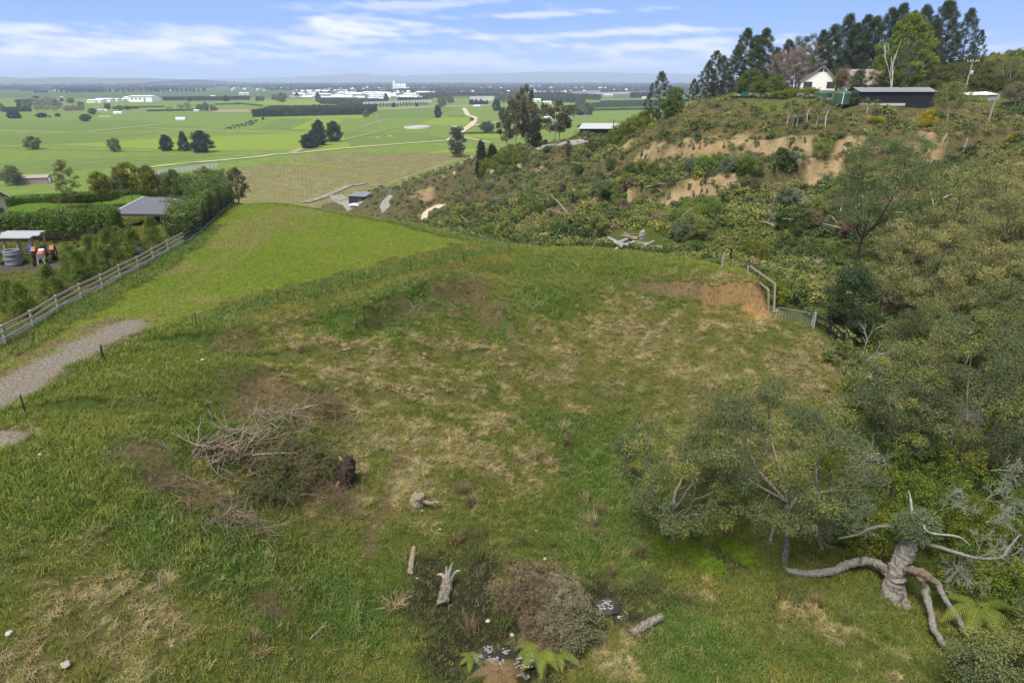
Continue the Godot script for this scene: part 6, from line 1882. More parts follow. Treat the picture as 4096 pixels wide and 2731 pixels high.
func house() -> void:
	mat("house_white", Color(0.80, 0.79, 0.75), 0.7, 0.3)
	mat("brown_roof", Color(0.20, 0.165, 0.145), 0.6, 0.3)
	var L := at_reach(801, 91.2, 188)
	var Rr := at_reach(833, 91.5, 188)
	var w := Rr.x - L.x
	var y := minf(H(L.x, L.z), H(Rr.x, Rr.z)) - 0.3
	var hy := at_reach(821, 65, 188).y - L.y
	var o := thing("gabled_house", Vector3((L.x + Rr.x) * 0.5, L.y - 0.2, L.z), "white weatherboard house with a steep gable and brown roof", "house", "", -0.41)
	var hw := w * 0.5
	var ev := hy * 0.46
	var ax := 0.10 * w
	var body := Shape.new()
	body.box(Vector3(0, ev * 0.5 - 0.4, -5.0), Vector3(w, ev + 0.8, 10.0))
	body.tri(Vector3(-hw, ev, 0), Vector3(hw, ev, 0), Vector3(ax, hy * 0.985, 0))
	part(o, "wall", body.mesh(), M.house_white)
	for k in 22:
		var yy := 0.15 + k * hy / 23.0
		var half0: float = -hw if yy < ev else lerpf(-hw, ax, (yy - ev) / (hy - ev))
		var half1: float = hw if yy < ev else lerpf(hw, ax, (yy - ev) / (hy - ev))
		if half1 - half0 < 0.5: continue
		var s := Shape.new()
		s.box(Vector3((half0 + half1) * 0.5, yy, 0.03), Vector3(half1 - half0, hy / 23.0 * 0.94, 0.05), Basis(Vector3.RIGHT, 0.08))
		part(o, "weatherboard", s.mesh(), M.house_white)
	var rf1 := Shape.new()
	var ov := 0.5
	for sd in [-1.0, 1.0]:
		var e := Vector3(hw * sd + 0.5 * sd, ev - 0.25, ov)
		var top := Vector3(ax, hy + 0.15, ov)
		var bk := Vector3(0, 0, -11.0)
		if sd > 0: rf1.quad(e, e + bk, top + bk, top)
		else: rf1.quad(e + bk, e, top, top + bk)
	part(o, "roof", rf1.mesh(), M.brown_roof)
	for sd in [-1.0, 1.0]: board(o, "barge_board", Vector3(hw * sd + 0.5 * sd, ev - 0.38, ov), Vector3(ax, hy + 0.02, ov), 0.06, 0.26, M.brown_roof)
	# lean-to sunroom
	var su := Shape.new()
	su.box(Vector3(-hw - 0.9, 1.05, -3.2), Vector3(1.8, 2.5, 5.6))
	part(o, "sunroom", su.mesh(), M.house_white)
	var sr := Shape.new()
	sr.quad(Vector3(-hw - 2.1, 2.3, -0.1), Vector3(-hw + 0.2, ev + 0.3, -0.1), Vector3(-hw + 0.2, ev + 0.3, -6.4), Vector3(-hw - 2.1, 2.3, -6.4))
	part(o, "sunroom_roof", sr.mesh(), M.brown_roof)
	for a in [[-hw + 1.7, 1.75, 2.0, 1.45], [hw - 1.1, 1.75, 1.9, 1.45], [-hw - 1.25, 1.55, 0.5, 1.5], [-hw - 0.55, 1.55, 0.5, 1.5]]:
		var zz: float = 0.06 if a[0] > -hw else -0.36
		window(o, Vector3(a[0], a[1], zz), a[2], a[3])
	for sd in [-1.0, 1.0]:
		var gt := Shape.new()
		var y0 := hy * 0.78
		var half := hw * (hy - y0) / (hy - ev) * 0.86
		gt.tri(Vector3(ax + 0.12 * sd, y0, 0.09), Vector3(ax + half * sd, y0, 0.09), Vector3(ax + 0.12 * sd, hy * 0.965, 0.09)) if sd > 0 else gt.tri(Vector3(ax + half * sd, y0, 0.09), Vector3(ax + 0.12 * sd, y0, 0.09), Vector3(ax + 0.12 * sd, hy * 0.965, 0.09))
		part(o, "gable_window", gt.mesh(), M.window_glass)
	# the wing to the side under its long roof
	var un := Basis(Vector3.UP, 0.41)
	var A: Vector3 = un * (at_reach(845, 91, 192) - o.position)
	var B: Vector3 = un * (at_reach(884, 91, 192) - o.position)
	var rt := at_reach(862, 69, 193).y - o.position.y
	var re := at_reach(862, 84.6, 189).y - o.position.y
	var wg := Shape.new()
	wg.box(Vector3((A.x + B.x) * 0.5, re * 0.5 - 0.5, A.z - 3.0), Vector3(B.x - A.x, re + 1.0, 6.0))
	part(o, "wing_wall", wg.mesh(), M.house_white)
	var wr := Shape.new()
	wr.quad(Vector3(A.x - 0.4, re - 0.1, A.z + 0.6), Vector3(B.x + 0.4, re - 0.1, A.z + 0.6), Vector3(B.x + 0.4, rt, A.z - 3.4), Vector3(A.x - 0.4, rt, A.z - 3.4))
	wr.quad(Vector3(B.x + 0.4, re - 0.1, A.z - 7.4), Vector3(A.x - 0.4, re - 0.1, A.z - 7.4), Vector3(A.x - 0.4, rt, A.z - 3.4), Vector3(B.x + 0.4, rt, A.z - 3.4))
	part(o, "wing_roof", wr.mesh(), M.brown_roof)
	for k in 26:
		var t := (k + 0.5) / 26.0
		var x := lerpf(A.x - 0.3, B.x + 0.3, t)
		board(o, "roof_rib", Vector3(x, re - 0.07, A.z + 0.6), Vector3(x, rt + 0.03, A.z - 3.4), 0.06, 0.05, M.brown_roof)
	window(o, Vector3(A.x + 2.2, re * 0.45, A.z + 0.06), 1.6, 1.3)
	window(o, Vector3(B.x - 2.4, re * 0.45, A.z + 0.06), 2.2, 1.3)
func window(o: Node, c: Vector3, w: float, h: float) -> void:
	var s := Shape.new()
	s.box(c + Vector3(0, h * 0.5, 0), Vector3(w + 0.16, 0.1, 0.1)); s.box(c - Vector3(0, h * 0.5, 0), Vector3(w + 0.16, 0.1, 0.14))
	for x in [-0.5, 0.0, 0.5]: s.box(c + Vector3(w * x, 0, 0), Vector3(0.08, h, 0.08))
	var f := part(o, "window", s.mesh(), M.dark_trim)
	var p := Shape.new()
	p.box(c, Vector3(w, h, 0.04))
	part(f, "pane", p.mesh(), M.window_glass)
func outbuildings() -> void:
	mat("shed_black", Color(0.020, 0.021, 0.028), 0.6, 0.3)
	mat("shed_black_roof", Color(0.15, 0.155, 0.165), 0.45, 0.4)
	mat("tank_green", Color(0.035, 0.075, 0.056), 0.55, 0.35)
	var a := at_reach(859, 104, 151)
	var b := at_reach(934, 104, 151)
	var h := at_reach(862, 90.6, 151).y - a.y
	var top := at_reach(866, 86, 155).y - a.y
	var l := b.x - a.x
	var o := thing("black_shed", Vector3(a.x, a.y - 0.2, a.z), "long black metal shed with a grey roof on the ridge", "shed")
	var s := Shape.new()
	s.box(Vector3(l * 0.5, h * 0.5 - 0.5, -3.0), Vector3(l, h + 1.0, 6.0))
	part(o, "wall", s.mesh(), M.shed_black)
	for k in 40:
		var rb := Shape.new()
		rb.box(Vector3((k + 0.5) * l / 40.0, h * 0.5, 0.02), Vector3(0.07, h, 0.05))
		part(o, "wall_rib", rb.mesh(), M.shed_black)
	var r := Shape.new()
	r.quad(Vector3(-0.3, h, 0.35), Vector3(l + 0.3, h, 0.35), Vector3(l + 0.3, top, -3.4), Vector3(-0.3, top, -3.4))
	r.quad(Vector3(l + 0.3, h, -6.4), Vector3(-0.3, h, -6.4), Vector3(-0.3, top, -3.4), Vector3(l + 0.3, top, -3.4))
	part(o, "roof", r.mesh(), M.shed_black_roof)
	for x in [0.15, 0.63]:
		var v := Shape.new()
		v.lathe([[0.22, 0.0], [0.22, 0.35], [0.3, 0.4], [0.3, 0.6], [0.0, 0.75]], 10, Vector3(l * x, top - 0.1, -3.4))
		part(o, "roof_vent", v.mesh(), M.shed_black)
	board(o, "corner_trim", Vector3(0.02, 0.0, 0.06), Vector3(0.02, h, 0.06), 0.14, 0.1, M.white_paint)
	var slab := Shape.new()
	slab.box(Vector3(l * 0.3, 0.15, 0.1), Vector3(l * 0.62, 0.5, 0.12))
	part(o, "plinth", slab.mesh(), M.shed_grey)
	for t in [[841.7, 103.4, 151, 8.2, "green water tank with a pale overflow pipe beside the shed"], [822.5, 100.6, 156, 7.6, "green water tank partly hidden by white flowers"]]:
		var p := at_reach(t[0], t[1], t[2])
		var R: float = size_at(p, t[3])
		var th: float = size_at(p, 11.3 if t[2] < 155 else 9.0)
		var tk := thing("water_tank", p - Vector3(0, 0.2, 0), t[4], "tank")
		var ts := Shape.new()
		var prof := [[0.0, 0.0], [R, 0.0]]
		for k in 6: prof.append_array([[R, th * (0.16 * k + 0.04)], [R * 0.985, th * (0.16 * k + 0.08)]])
		prof.append_array([[R, th], [R * 0.6, th * 1.12], [0.0, th * 1.17]])
		ts.lathe(prof, 28)
		part(tk, "tank_body", ts.mesh(), M.tank_green)
		if t[2] < 155:
			var pp := Shape.new()
			pp.tube([Vector3(-R * 0.35, th, R * 0.96), Vector3(-R * 0.42, 0.1, R * 0.98)], [0.06, 0.06], 6)
			part(tk, "overflow_pipe", pp.mesh(), M.white_paint)
		var ld := Shape.new()
		ld.lathe([[0.4, th * 1.12], [0.4, th * 1.2], [0.0, th * 1.22]], 12)
		part(tk, "lid", ld.mesh(), M.tank_green)
	# shelter beyond the shed
	var q := at_reach(969, 98, 158)
	var qw := at_reach(999, 98, 158).x - q.x
	var so := thing("iron_shelter", q - Vector3(0, 0.3, 0), "low corrugated iron shelter with a white roof on the ridge", "shed")
	var sh := size_at(q, 5.6)
	var rs := Shape.new()
	rs.box(Vector3(qw * 0.42, sh, -1.6), Vector3(qw * 0.95, 0.1, 4.2), Basis(Vector3.BACK, 0.03) * Basis(Vector3.RIGHT, 0.10))
	part(so, "roof", rs.mesh(), M.shed_white)
	for k in 14:
		var ws := Shape.new()
		ws.box(Vector3(qw * (0.62 + 0.38 * k / 14.0), sh * 0.5 - 0.2, 0.25 - 0.02 * (k % 2)), Vector3(qw * 0.38 / 14.0, sh + 0.2, 0.05))
		part(so, "wall_sheet", ws.mesh(), M.galv_sheet)
	for x in [0.02, 0.4, 0.98]: post(so, "post", Vector3(qw * x, 0, 0.2), sh, 0.14, M.grey_timber)
	for p in [[972.5, 95, 59, 165, "grey power pole with crossarm and transformer on the ridge", true], [995, 120, 97.5, 140, "leaning grey pole among the scrub below the ridge", false]]:
		var st := stand(p[0], p[2], p[3])
		var po := thing("power_pole", st[0], p[4], "pole")
		var ps := Shape.new()
		ps.tube([Vector3(-0.2, -0.4, 0), Vector3(0.2, st[1], 0)], [0.2, 0.14], 8)
		part(po, "pole", ps.mesh(), M.grey_timber)
		if p[5]:
			var ca := Shape.new()
			ca.box(Vector3(0.2, st[1] * 0.94, 0.15), Vector3(2.6, 0.14, 0.12), Basis(Vector3.BACK, 0.05))
			part(po, "crossarm", ca.mesh(), M.grey_timber)
			for x in [-1.1, -0.4, 0.8, 1.4]:
				var ins := Shape.new()
				ins.tube([Vector3(x, st[1] * 0.95, 0.15), Vector3(x, st[1] * 0.95 + 0.28, 0.15)], [0.07, 0.05], 8)
				part(po, "insulator", ins.mesh(), M.white_paint)
			var tf := Shape.new()
			tf.lathe([[0.0, 0.0], [0.3, 0.0], [0.32, 0.8], [0.0, 0.85]], 12, Vector3(0.45, st[1] * 0.62, 0.1))
			part(po, "transformer", tf.mesh(), M.shed_grey)
	for p in [[937, 154, 138.5, 0.5], [963, 153, 141, 0.1], [982, 154.5, 149, 0.0], [922.5, 150, 140, 0.2], [795, 116, 113, 0.0]]:
		var f := on_ground(p[0], p[1], 90.0)
		var po := thing("old_post", f, "weathered grey fence post leaning in the scrub slope", "post", "old leaning fence posts on the scrub slope")
		post(po, "post", Vector3.ZERO, size_at(f, p[1] - p[2]), 0.24, M.grey_timber, Vector3(p[3] * 2.2, 0, 0))
	# dark house on the bench below the spur
	var hb := at_reach(581, 135, 278)
	var hr := at_reach(616, 135, 278)
	var ho := thing("dark_house", hb, "dark timber house with a long pale grey roof below the spur", "house")
	var hl := hr.x - hb.x + 3.0
	var bs := Shape.new()
	bs.box(Vector3(hl * 0.5, 0.9, -4.0), Vector3(hl, 3.8, 8.0))
	part(ho, "wall", bs.mesh(), M.dark_trim)
	var rr := Shape.new()
	rr.quad(Vector3(-1.2, 2.5, 1.2), Vector3(hl + 1.2, 2.5, 1.2), Vector3(hl + 1.2, 4.3, -4.0), Vector3(0.6, 4.3, -4.0))
	rr.quad(Vector3(hl + 1.2, 2.5, -9.2), Vector3(-1.2, 2.5, -9.2), Vector3(0.6, 4.3, -4.0), Vector3(hl + 1.2, 4.3, -4.0))
	part(ho, "roof", rr.mesh(), M.pale_roof)
	for x in [0.3, 0.6, 0.8]: window(ho, Vector3(hl * x, 1.4, 0.05), 1.4, 1.6)
	# shed and yard at the foot of the hill
	var v := on_ground(349, 203, 200.0)
	var v2 := v + Vector3(size_at(v, 14.0), 0, 0)
	var vs := thing("valley_shed", v, "small black shed with ribbed grey roof on the gravel yard", "shed", "", -0.25)
	var vl := size_at(v, 15.0)
	var vh := 3.4
	var vb := Shape.new()
	vb.box(Vector3(vl * 0.5, vh * 0.5 - 0.5, -4.0), Vector3(vl, vh + 1.0, 8.0))
	part(vs, "wall", vb.mesh(), M.shed_black)
	var vr := Shape.new()
	vr.quad(Vector3(-0.3, vh + 0.1, 0.3), Vector3(vl + 1.6, vh + 0.1, 0.3), Vector3(vl + 1.6, vh + 1.1, -8.4), Vector3(-0.3, vh + 1.1, -8.4))
	part(vs, "roof", vr.mesh(), M.shed_black_roof)
	for k in 10: board(vs, "roof_rib", Vector3(vl * k / 9.0, vh + 0.14, 0.3), Vector3(vl * k / 9.0, vh + 1.14, -8.4), 0.18, 0.06, M.roof_edge)
	window(vs, Vector3(vl * 0.8, 1.6, 0.05), 1.6, 1.6)
	var pad := Shape.new()
	pad.box(Vector3(vl * 0.75, 0.2, 3.2), Vector3(vl * 0.8, 0.3, 5.5))
	part(vs, "concrete_pad", pad.mesh(), M.concrete)
	mat("gravel_road", Color(0.19, 0.18, 0.16), 0.95, 0.1)
	drape("driveway", "pale gravel driveway curving to the small black shed", [[306, 206], [322, 201.5], [338, 195], [350, 189], [358, 185.5], [366, 183.5]], 4.5, M.gravel_road, 150.0)
	drape("driveway", "gravel yard round the small black shed", [[336, 199.5], [346, 200.5], [356, 206]], 8.0, M.gravel_road, 150.0)
	drape("clay_track", "pale clay track climbing through the scrub", [[427, 226], [424, 218], [426, 211], [434, 207], [443, 206]], 2.6, M.dirt_track, 100.0)
	drape("gravel_track", "grey gravel track bending below the scrub hill", [[386, 210], [384, 203], [388, 198], [391, 195]], 4.0, M.gravel_road, 100.0)
	drape("road", "sealed road crossing the spur beside warning signs", [[505, 146.5], [525, 145], [560, 143.5], [590, 141]], 6.0, M.gravel_road, 200.0)
	var rfn := thing("drive_fence", on_ground(310, 205, 150.0), "low timber rail fence along the gravel driveway", "fence")
	var fp := []
	for k in 9: fp.append(on_ground(311 + k * 4.6, 204.5 - k * 2.1 + 0.03 * k * k, 150.0) - rfn.position)
	for k in 9:
		post(rfn, "post", fp[k], 1.3, 0.22, M.grey_timber)
		if k < 8:
			for hh in [0.5, 1.05]: board(rfn, "rail", fp[k] + Vector3.UP * hh, fp[k + 1] + Vector3.UP * hh, 0.1, 0.2, M.grey_timber)
func drape(called: String, label: String, picks: Array, w: float, m: Material, from: float) -> void:
	var s := Shape.new()
	var q := []
	for k in picks.size() - 1:
		var a := on_ground(picks[k][0], picks[k][1], from)
		var b := on_ground(picks[k + 1][0], picks[k + 1][1], from)
		for j in 6: q.append(a.lerp(b, j / 6.0))
	q.append(on_ground(picks[-1][0], picks[-1][1], from))
	var rows := []
	for k in q.size():
		var d: Vector3 = q[mini(k + 1, q.size() - 1)] - q[maxi(k - 1, 0)]
		d.y = 0
		var n := d.cross(Vector3.UP).normalized()
		var row := []
		for j in 5:
			var p: Vector3 = q[k] + n * w * (j / 4.0 - 0.5)
			row.append(Vector3(p.x, maxf(H(p.x, p.z), PLAIN + 0.6) + 0.12, p.z))
		rows.append(row)
		track_spots.append(Vector3(q[k].x, q[k].z, w * 0.6))
	for k in rows.size() - 1:
		for j in 4: s.quad(rows[k][j + 1], rows[k + 1][j + 1], rows[k + 1][j], rows[k][j])
	if s.n[0].y < 0: push_warning("drape")
	tag(part(self, called, s.mesh(), m), label, "track", "", "structure")
var track_spots := []
func garden() -> void:
	var gr := [Color(0.085, 0.125, 0.022), Color(0.11, 0.15, 0.03), Color(0.07, 0.10, 0.022)]
	for a in [[752, 70, 184, 3.0, "tall pale green shrub at the ridge garden edge"], [761, 82, 178, 2.2, "rounded golden green shrub before the garden bed"], [777, 76, 186, 2.8, "spreading bright green shrub beside the house garden"], [745, 88, 186, 1.6, "dark bush beside the green bin"], [768, 84, 184, 1.6, "brownish bush between two garden shrubs"], [860, 71, 170, 1.8, "grey green rounded tree in front of the brown roof"], [676, 88, 180, 2.7, "dark green rounded tree beside the lone spur pine"], [670, 100, 178, 2.0, "olive bush at the foot of the lone spur pine"], [853, 92, 151, 1.5, "bright fern like bush between tank and shed"]]:
		var s := stand(a[0], a[1], a[2])
		var big: float = a[3]
		tree("garden_shrub", s[0], a[4], "", {"h": s[1], "r": big, "lo": 0.1, "shape": "egg", "clumps": 28, "per": 16, "cr": big * 0.42, "leaf": K.leafy, "ls": 0.75, "cols": gr if a[0] < 800 else [Color(0.07, 0.08, 0.04), Color(0.085, 0.095, 0.05)], "tr": 0.1}, "shrub")
	var p0 := at_reach(786, 91.4, 182)
	var p1 := at_reach(799, 91, 182)
	p0.y = H(p0.x, p0.z); p1.y = H(p1.x, p1.z)
	hedge("clipped reddish brown hedge in front of the sunroom", [p0, p1], 1.2, [1.3, 1.3], [Color(0.13, 0.06, 0.035), Color(0.11, 0.06, 0.03)], 0.5, 10.0, 0.04)
	mat("bin_green", Color(0.02, 0.10, 0.07), 0.6, 0.3)
	for a in [[745, 94, "green garden bin beside the dark bush"], [784.5, 93, "green garden bin before the reddish hedge"]]:
		var q := at_reach(a[0], a[1], 176)
		q.y = H(q.x, q.z)
		var s := Shape.new()
		s.box(Vector3(0, 0.6, 0), Vector3(1.5, 1.2, 0.9)); s.box(Vector3(0, 1.25, 0), Vector3(1.6, 0.1, 1.0))
		part(thing("garden_bin", q, a[2], "bin"), "bin", s.mesh(), M.bin_green)
	var fl := [Color(0.42, 0.40, 0.43), Color(0.15, 0.17, 0.08), Color(0.32, 0.29, 0.34)]
	var veg := [Color(0.16, 0.20, 0.02), Color(0.11, 0.16, 0.02)]
	var n := 0
	for a in [[738, 97], [744, 96.4], [750, 96], [756, 96.6], [766, 96.6], [772, 96], [806, 98], [812, 97.4], [817, 99], [801, 97], [825, 101.6], [829, 101.4]]:
		var q := on_ground(a[0], a[1], 120.0)
		shrub(q, rf(0.4, 0.7), rf(0.6, 0.9), "mound of white and lavender flowers in the ridge garden bed", "flower mounds in the ridge garden", fl, "leafy", 0.35, 10, "flower_clump")
		n += 1
	for a in [[782, 97], [787, 96], [792, 97], [797, 95.6], [776, 97.4], [803, 94.6], [809, 94], [815, 94]]:
		shrub(on_ground(a[0], a[1], 120.0), rf(0.9, 1.4), rf(1.1, 1.5), "bright green clump in the ridge vegetable bed", "green clumps in the ridge vegetable bed", veg, "leafy", 0.4, 9, "garden_plant")
	var edge := thing("garden_edging", on_ground(728, 98, 120.0), "low black edging fence along the ridge garden bed", "fence")
	var last := Vector3.ZERO
	for k in 14:
		var q := on_ground(728 + k * 4.6, 98.0 + 0.12 * k, 120.0) - edge.position
		post(edge, "post", q, 0.6, 0.12, M.black_timber)
		if k > 0: board(edge, "rail", last + Vector3.UP * 0.35, q + Vector3.UP * 0.35, 0.06, 0.42, M.black_timber)
		last = q
	var pf := thing("post_fence", on_ground(694, 98, 120.0), "row of pale batten posts along the end of the ridge", "fence")
	for k in 16:
		var q := on_ground(694 + k * 1.3, 98.0 - k * 0.42, 120.0) - pf.position
		post(pf, "batten", q, 1.3, 0.12, M.grey_timber)
	# cabbage trees on the slope below the garden
	var lf := Shape.new()
	lf.flat = true
	for k in 46:
		var d := dir3()
		if d.y < -0.5: d.y = -d.y
		leaf(lf, d * 0.12, d, rf(0.8, 1.1), 0.045, dir3())
	K.cabbage = lf.mesh()
	n = 0
	for a in [[741, 117, 124, 0.2], [764, 118, 127, 0.2], [772, 119, 128, -0.3], [785, 107, 124, 0.6], [790, 105, 130, 0.5], [795, 113, 125, 0.5], [801, 110, 124, 0.8], [808, 106, 122, -0.4], [813, 103, 117, 0.1], [815, 112, 124, 0.5], [820, 108, 123, -0.9], [827, 107, 126, -0.6], [835, 109, 121, -1.0], [866, 103, 113, 0.2], [874, 104, 114, 0.3], [945, 92, 105, 0.1]]:
		var f := on_ground(a[0] + 3.0 * a[3], a[2], 100.0)
		var hgt: float = size_at(f, a[2] - a[1])
		var o := thing("cabbage_tree", f, nth(n + 1) + " cabbage tree below the garden, counted from the lone spur pine", "tree", "cabbage trees below the ridge garden")
		var ts := Shape.new()
		var hd := Vector3(-a[3] * 0.8, hgt, 0)
		ts.tube([Vector3(0, -0.3, 0), Vector3(a[3] * 0.25, hgt * 0.5, 0), hd], [0.13, 0.1, 0.08], 6, false)
		part(o, "trunk", ts.mesh(), M.bark_pale if n % 2 else M.bark_grey)
		var bufc := PackedFloat32Array()
		for k in 2 + n % 2: put(bufc, spin(Vector3.ONE * rf(0.85, 1.15), 0.4), hd + Vector3(rf(-0.35, 0.35), rf(-0.4, 0.2), rf(-0.3, 0.3)), tone(Color(0.12, 0.135, 0.04), 0.15))
		for k in bufc.size() / 16:
			var cc := part(o, "crown", K.cabbage, M.cabbage_leaf, Vector3(bufc[k * 16 + 3], bufc[k * 16 + 7], bufc[k * 16 + 11]), Basis(Vector3.UP, rf(0, TAU)))
		n += 1
	# dense dark shrubbery on the hill behind the shelter
	for a in [[948, 66, 190], [956, 64, 194], [966, 68, 186], [975, 66, 192], [985, 64, 196], [994, 67, 190], [1004, 64, 196], [1014, 64, 196], [1022, 66, 190], [952, 76, 176], [962, 78, 174], [982, 76, 176], [992, 78, 176], [1003, 76, 178], [1014, 76, 178], [1023, 80, 172], [938, 74, 172], [944, 86, 164], [930, 82, 164]]:
		var s := stand(a[0], a[1], a[2])
		tree("hill_shrub", s[0], "dense olive green shrub massed on the hill behind the shelter", "olive shrubs massed behind the iron shelter", {"h": clampf(s[1], 2.5, 7.0), "r": rf(3.0, 4.0), "lo": 0.05, "shape": "dome", "clumps": 22, "per": 16, "cr": 1.4, "leaf": K.leafy, "ls": 0.95, "cols": [Color(0.085, 0.09, 0.025), Color(0.10, 0.10, 0.028), Color(0.065, 0.08, 0.024)], "tr": 0.12}, "shrub")
	for a in [[955, 83, 138, 3.4, "pale willow with light bare stems on the slope below the shelter", true], [1015, 58, 176, 4.0, "pale green sparse tree at the crest of the hill", true], [1020, 85, 150, 3.4, "grey twiggy tree on the upper slope", false]]:
		var s := stand(a[0], a[1], a[2])
		tree("pale_tree", s[0], a[4], "", {"h": clampf(s[1], 4.0, 12.0), "r": a[3], "lo": 0.35, "shape": "egg", "clumps": 36, "per": 12, "cr": 1.1, "leaf": K.fine if a[5] else K.twiggy, "ls": 0.8, "cols": [Color(0.13, 0.155, 0.045), Color(0.15, 0.165, 0.05)] if a[5] else [Color(0.16, 0.145, 0.09)], "tr": 0.14, "fork": true, "bark": M.bark_pale})
	for a in [[927, 111, 124, 1.6], [925, 120, 127, 1.0], [1012, 136, 142, 1.0], [875, 118, 124, 1.2]]:
		shrub(on_ground(a[0], a[2], 100.0), size_at(on_ground(a[0], a[2], 100.0), a[2] - a[1]), a[3], "bush covered in bright yellow flowers on the upper slope", "yellow flowering bushes on the upper slope", [Color(0.34, 0.26, 0.01), Color(0.24, 0.21, 0.02), Color(0.10, 0.12, 0.02)], "leafy", 0.45, 12)
func slope_things() -> void:
	# bright bank of bushes on the spur
	for a in [[620, 112, 196], [628, 108, 194], [636, 106, 196], [644, 105, 198], [650, 110, 192], [624, 120, 190], [634, 118, 188], [645, 118, 188], [618, 126, 196], [504, 132, 262], [510, 128, 268], [498, 138, 258], [486, 141, 270], [520, 140, 255]]:
		var s := stand(a[0], a[1], a[2])
		tree("bank_bush", s[0], "bright yellow green bush in the tall bank on the spur", "bright green bushes on the spur", {"h": clampf(s[1], 2.5, 7.0), "r": 2.8, "lo": 0.05, "shape": "dome", "clumps": 22, "per": 18, "cr": 1.2, "leaf": K.leafy, "ls": 0.8, "cols": [Color(0.13, 0.165, 0.018), Color(0.10, 0.14, 0.02), Color(0.15, 0.175, 0.024)], "tr": 0.1}, "shrub")
	var n := 0
	for a in [[516, 100, 292, 8.5], [528, 104, 296, 8.5], [556, 102, 292, 10.0], [507, 108, 300, 6.5], [525, 88, 330, 6.0], [560, 108, 296, 7.0]]:
		var s := stand(a[0], a[1], a[2])
		var tr := far_tree("gum", s[0], s[1], a[3] * 1.5, "tall open crowned gum tree on the spur by the road", "gum trees on the spur")
	for a in [[535, 121, 285, 5.5, "dark dense tree on the bench beside the gum trees"], [492, 146, 275, 5.0, "dark rounded tree low on the spur"], [481, 143, 275, 4.5, "dark tree at the outer end of the spur"]]:
		var s := stand(a[0], a[1], a[2])
		far_tree("dark", s[0], s[1], a[3], a[4], "")
	for a in [[594, 139, 151, 4.6], [603, 140, 149, 3.2], [611, 137, 148, 2.2], [568, 141, 157, 2.4], [588, 136, 150, 3.0]]:
		var f := on_ground(a[0], a[2], 150.0)
		tree("ivy_stump", f, "column of ivy over an old stump on the spur slope", "ivy covered stumps on the spur", {"h": size_at(f, a[2] - a[1]), "r": a[3] * 0.36, "lo": 0.02, "shape": "column", "clumps": 18, "per": 14, "cr": 0.6, "leaf": K.leafy, "ls": 0.5, "cols": [Color(0.055, 0.085, 0.018), Color(0.07, 0.10, 0.02)], "tr": 0.25}, "stump")
	# young pines planted over the cleared slope
	var sap := Shape.new()
	sap.flat = true
	for k in 90:
		var t := rng.randf()
		var a := rf(0, TAU)
		var r := 0.26 * (1.0 - t * 0.8)
		leaf(sap, Vector3(cos(a) * r * 0.3, t, sin(a) * r * 0.3), Vector3(cos(a), 0.9, sin(a)).normalized(), 0.26, 0.035, dir3())
	var sm := sap.mesh()
	n = 0
	while n < 150:
		var px := rf(440, 860)
		var py := rf(140, 228)
		var p := on_ground(px, py, 84.0)
		if p.y < -40.0 or -p.z < 86.0: continue
		if noise.get_noise_2d(p.x * 2.0, p.z * 2.0) < -0.05: continue
		var o := part(self, "planted_pine", sm, M.sapling_leaf, p - Vector3(0, 0.05, 0), Basis(Vector3.UP, rf(0, TAU)).scaled(Vector3(1.2, 1, 1.2) * rf(0.7, 1.5)))
		tag(o, "small dark planted pine on the cleared scrub slope", "sapling", "planted pines on the cleared slope")
		n += 1
	# bigger single bushes that stand out of the scrub
	var cols := [[Color(0.10, 0.16, 0.024), Color(0.13, 0.18, 0.03)], [Color(0.06, 0.095, 0.02), Color(0.075, 0.11, 0.026)], [Color(0.15, 0.185, 0.04), Color(0.18, 0.20, 0.05)], [Color(0.11, 0.14, 0.075), Color(0.13, 0.16, 0.09)], [Color(0.14, 0.10, 0.07), Color(0.17, 0.125, 0.09)]]
	var words := ["bright green", "deep green", "yellow green", "grey green", "brown leaved"]
	for k in 90:
		var px := rf(450, 850)
		var py := rf(150, 240)
		var p := on_ground(px, py, 66.0)
		if p.y < -42.0 or -p.z < 68.0 or not in_scrub(p.x, p.z): continue
		if clay_at(p.x, p.z) > 0.4: continue
		var c := k % 5
		shrub(p, rf(1.3, 2.9), rf(0.9, 1.9), words[c] + " bush standing out of the hillside scrub", words[c] + " bushes in the hillside scrub", cols[c], "leafy", rf(0.4, 0.6), 13, "scrub_bush")
	# pampas plumes
	for a in [[407, 183], [436, 175], [462, 168], [472, 162], [520, 172], [492, 178], [455, 178], [486, 168], [444, 181]]:
		var p := on_ground(a[0], a[1], 120.0)
		var o := thing("pampas_grass", p, "clump of pampas grass with pale plumes on the spur", "grass clump", "pampas clumps on the spur")
		part(o, "leaves", K.rush[0], M.pampas_leaf, Vector3.ZERO, Basis().scaled(Vector3(3.2, 2.4, 3.2)))
		var pl := Shape.new()
		for k in 6: pl.tube([Vector3(rf(-0.5, 0.5), 1.4, rf(-0.5, 0.5)), Vector3(rf(-0.8, 0.8), 2.5, rf(-0.5, 0.5)), Vector3(rf(-0.9, 0.9), 3.1, rf(-0.6, 0.6))], [0.03, 0.16, 0.03], 5)
		part(o, "plumes", pl.mesh(), M.plume)
	# tree fern on the spur, and dead wood lying on the slope
	var tf := on_ground(613, 143, 150.0)
	var to := thing("tree_fern", tf, "slender tree fern with a flat crown on the spur", "fern")
	var th: float = size_at(tf, 22.0)
	var tt := Shape.new()
	tt.tube([Vector3(0, -0.3, 0), Vector3(-0.2, th * 0.5, 0), Vector3(0, th, 0)], [0.22, 0.16, 0.15], 7, false)
	part(to, "trunk", tt.mesh(), M.bark_dark)
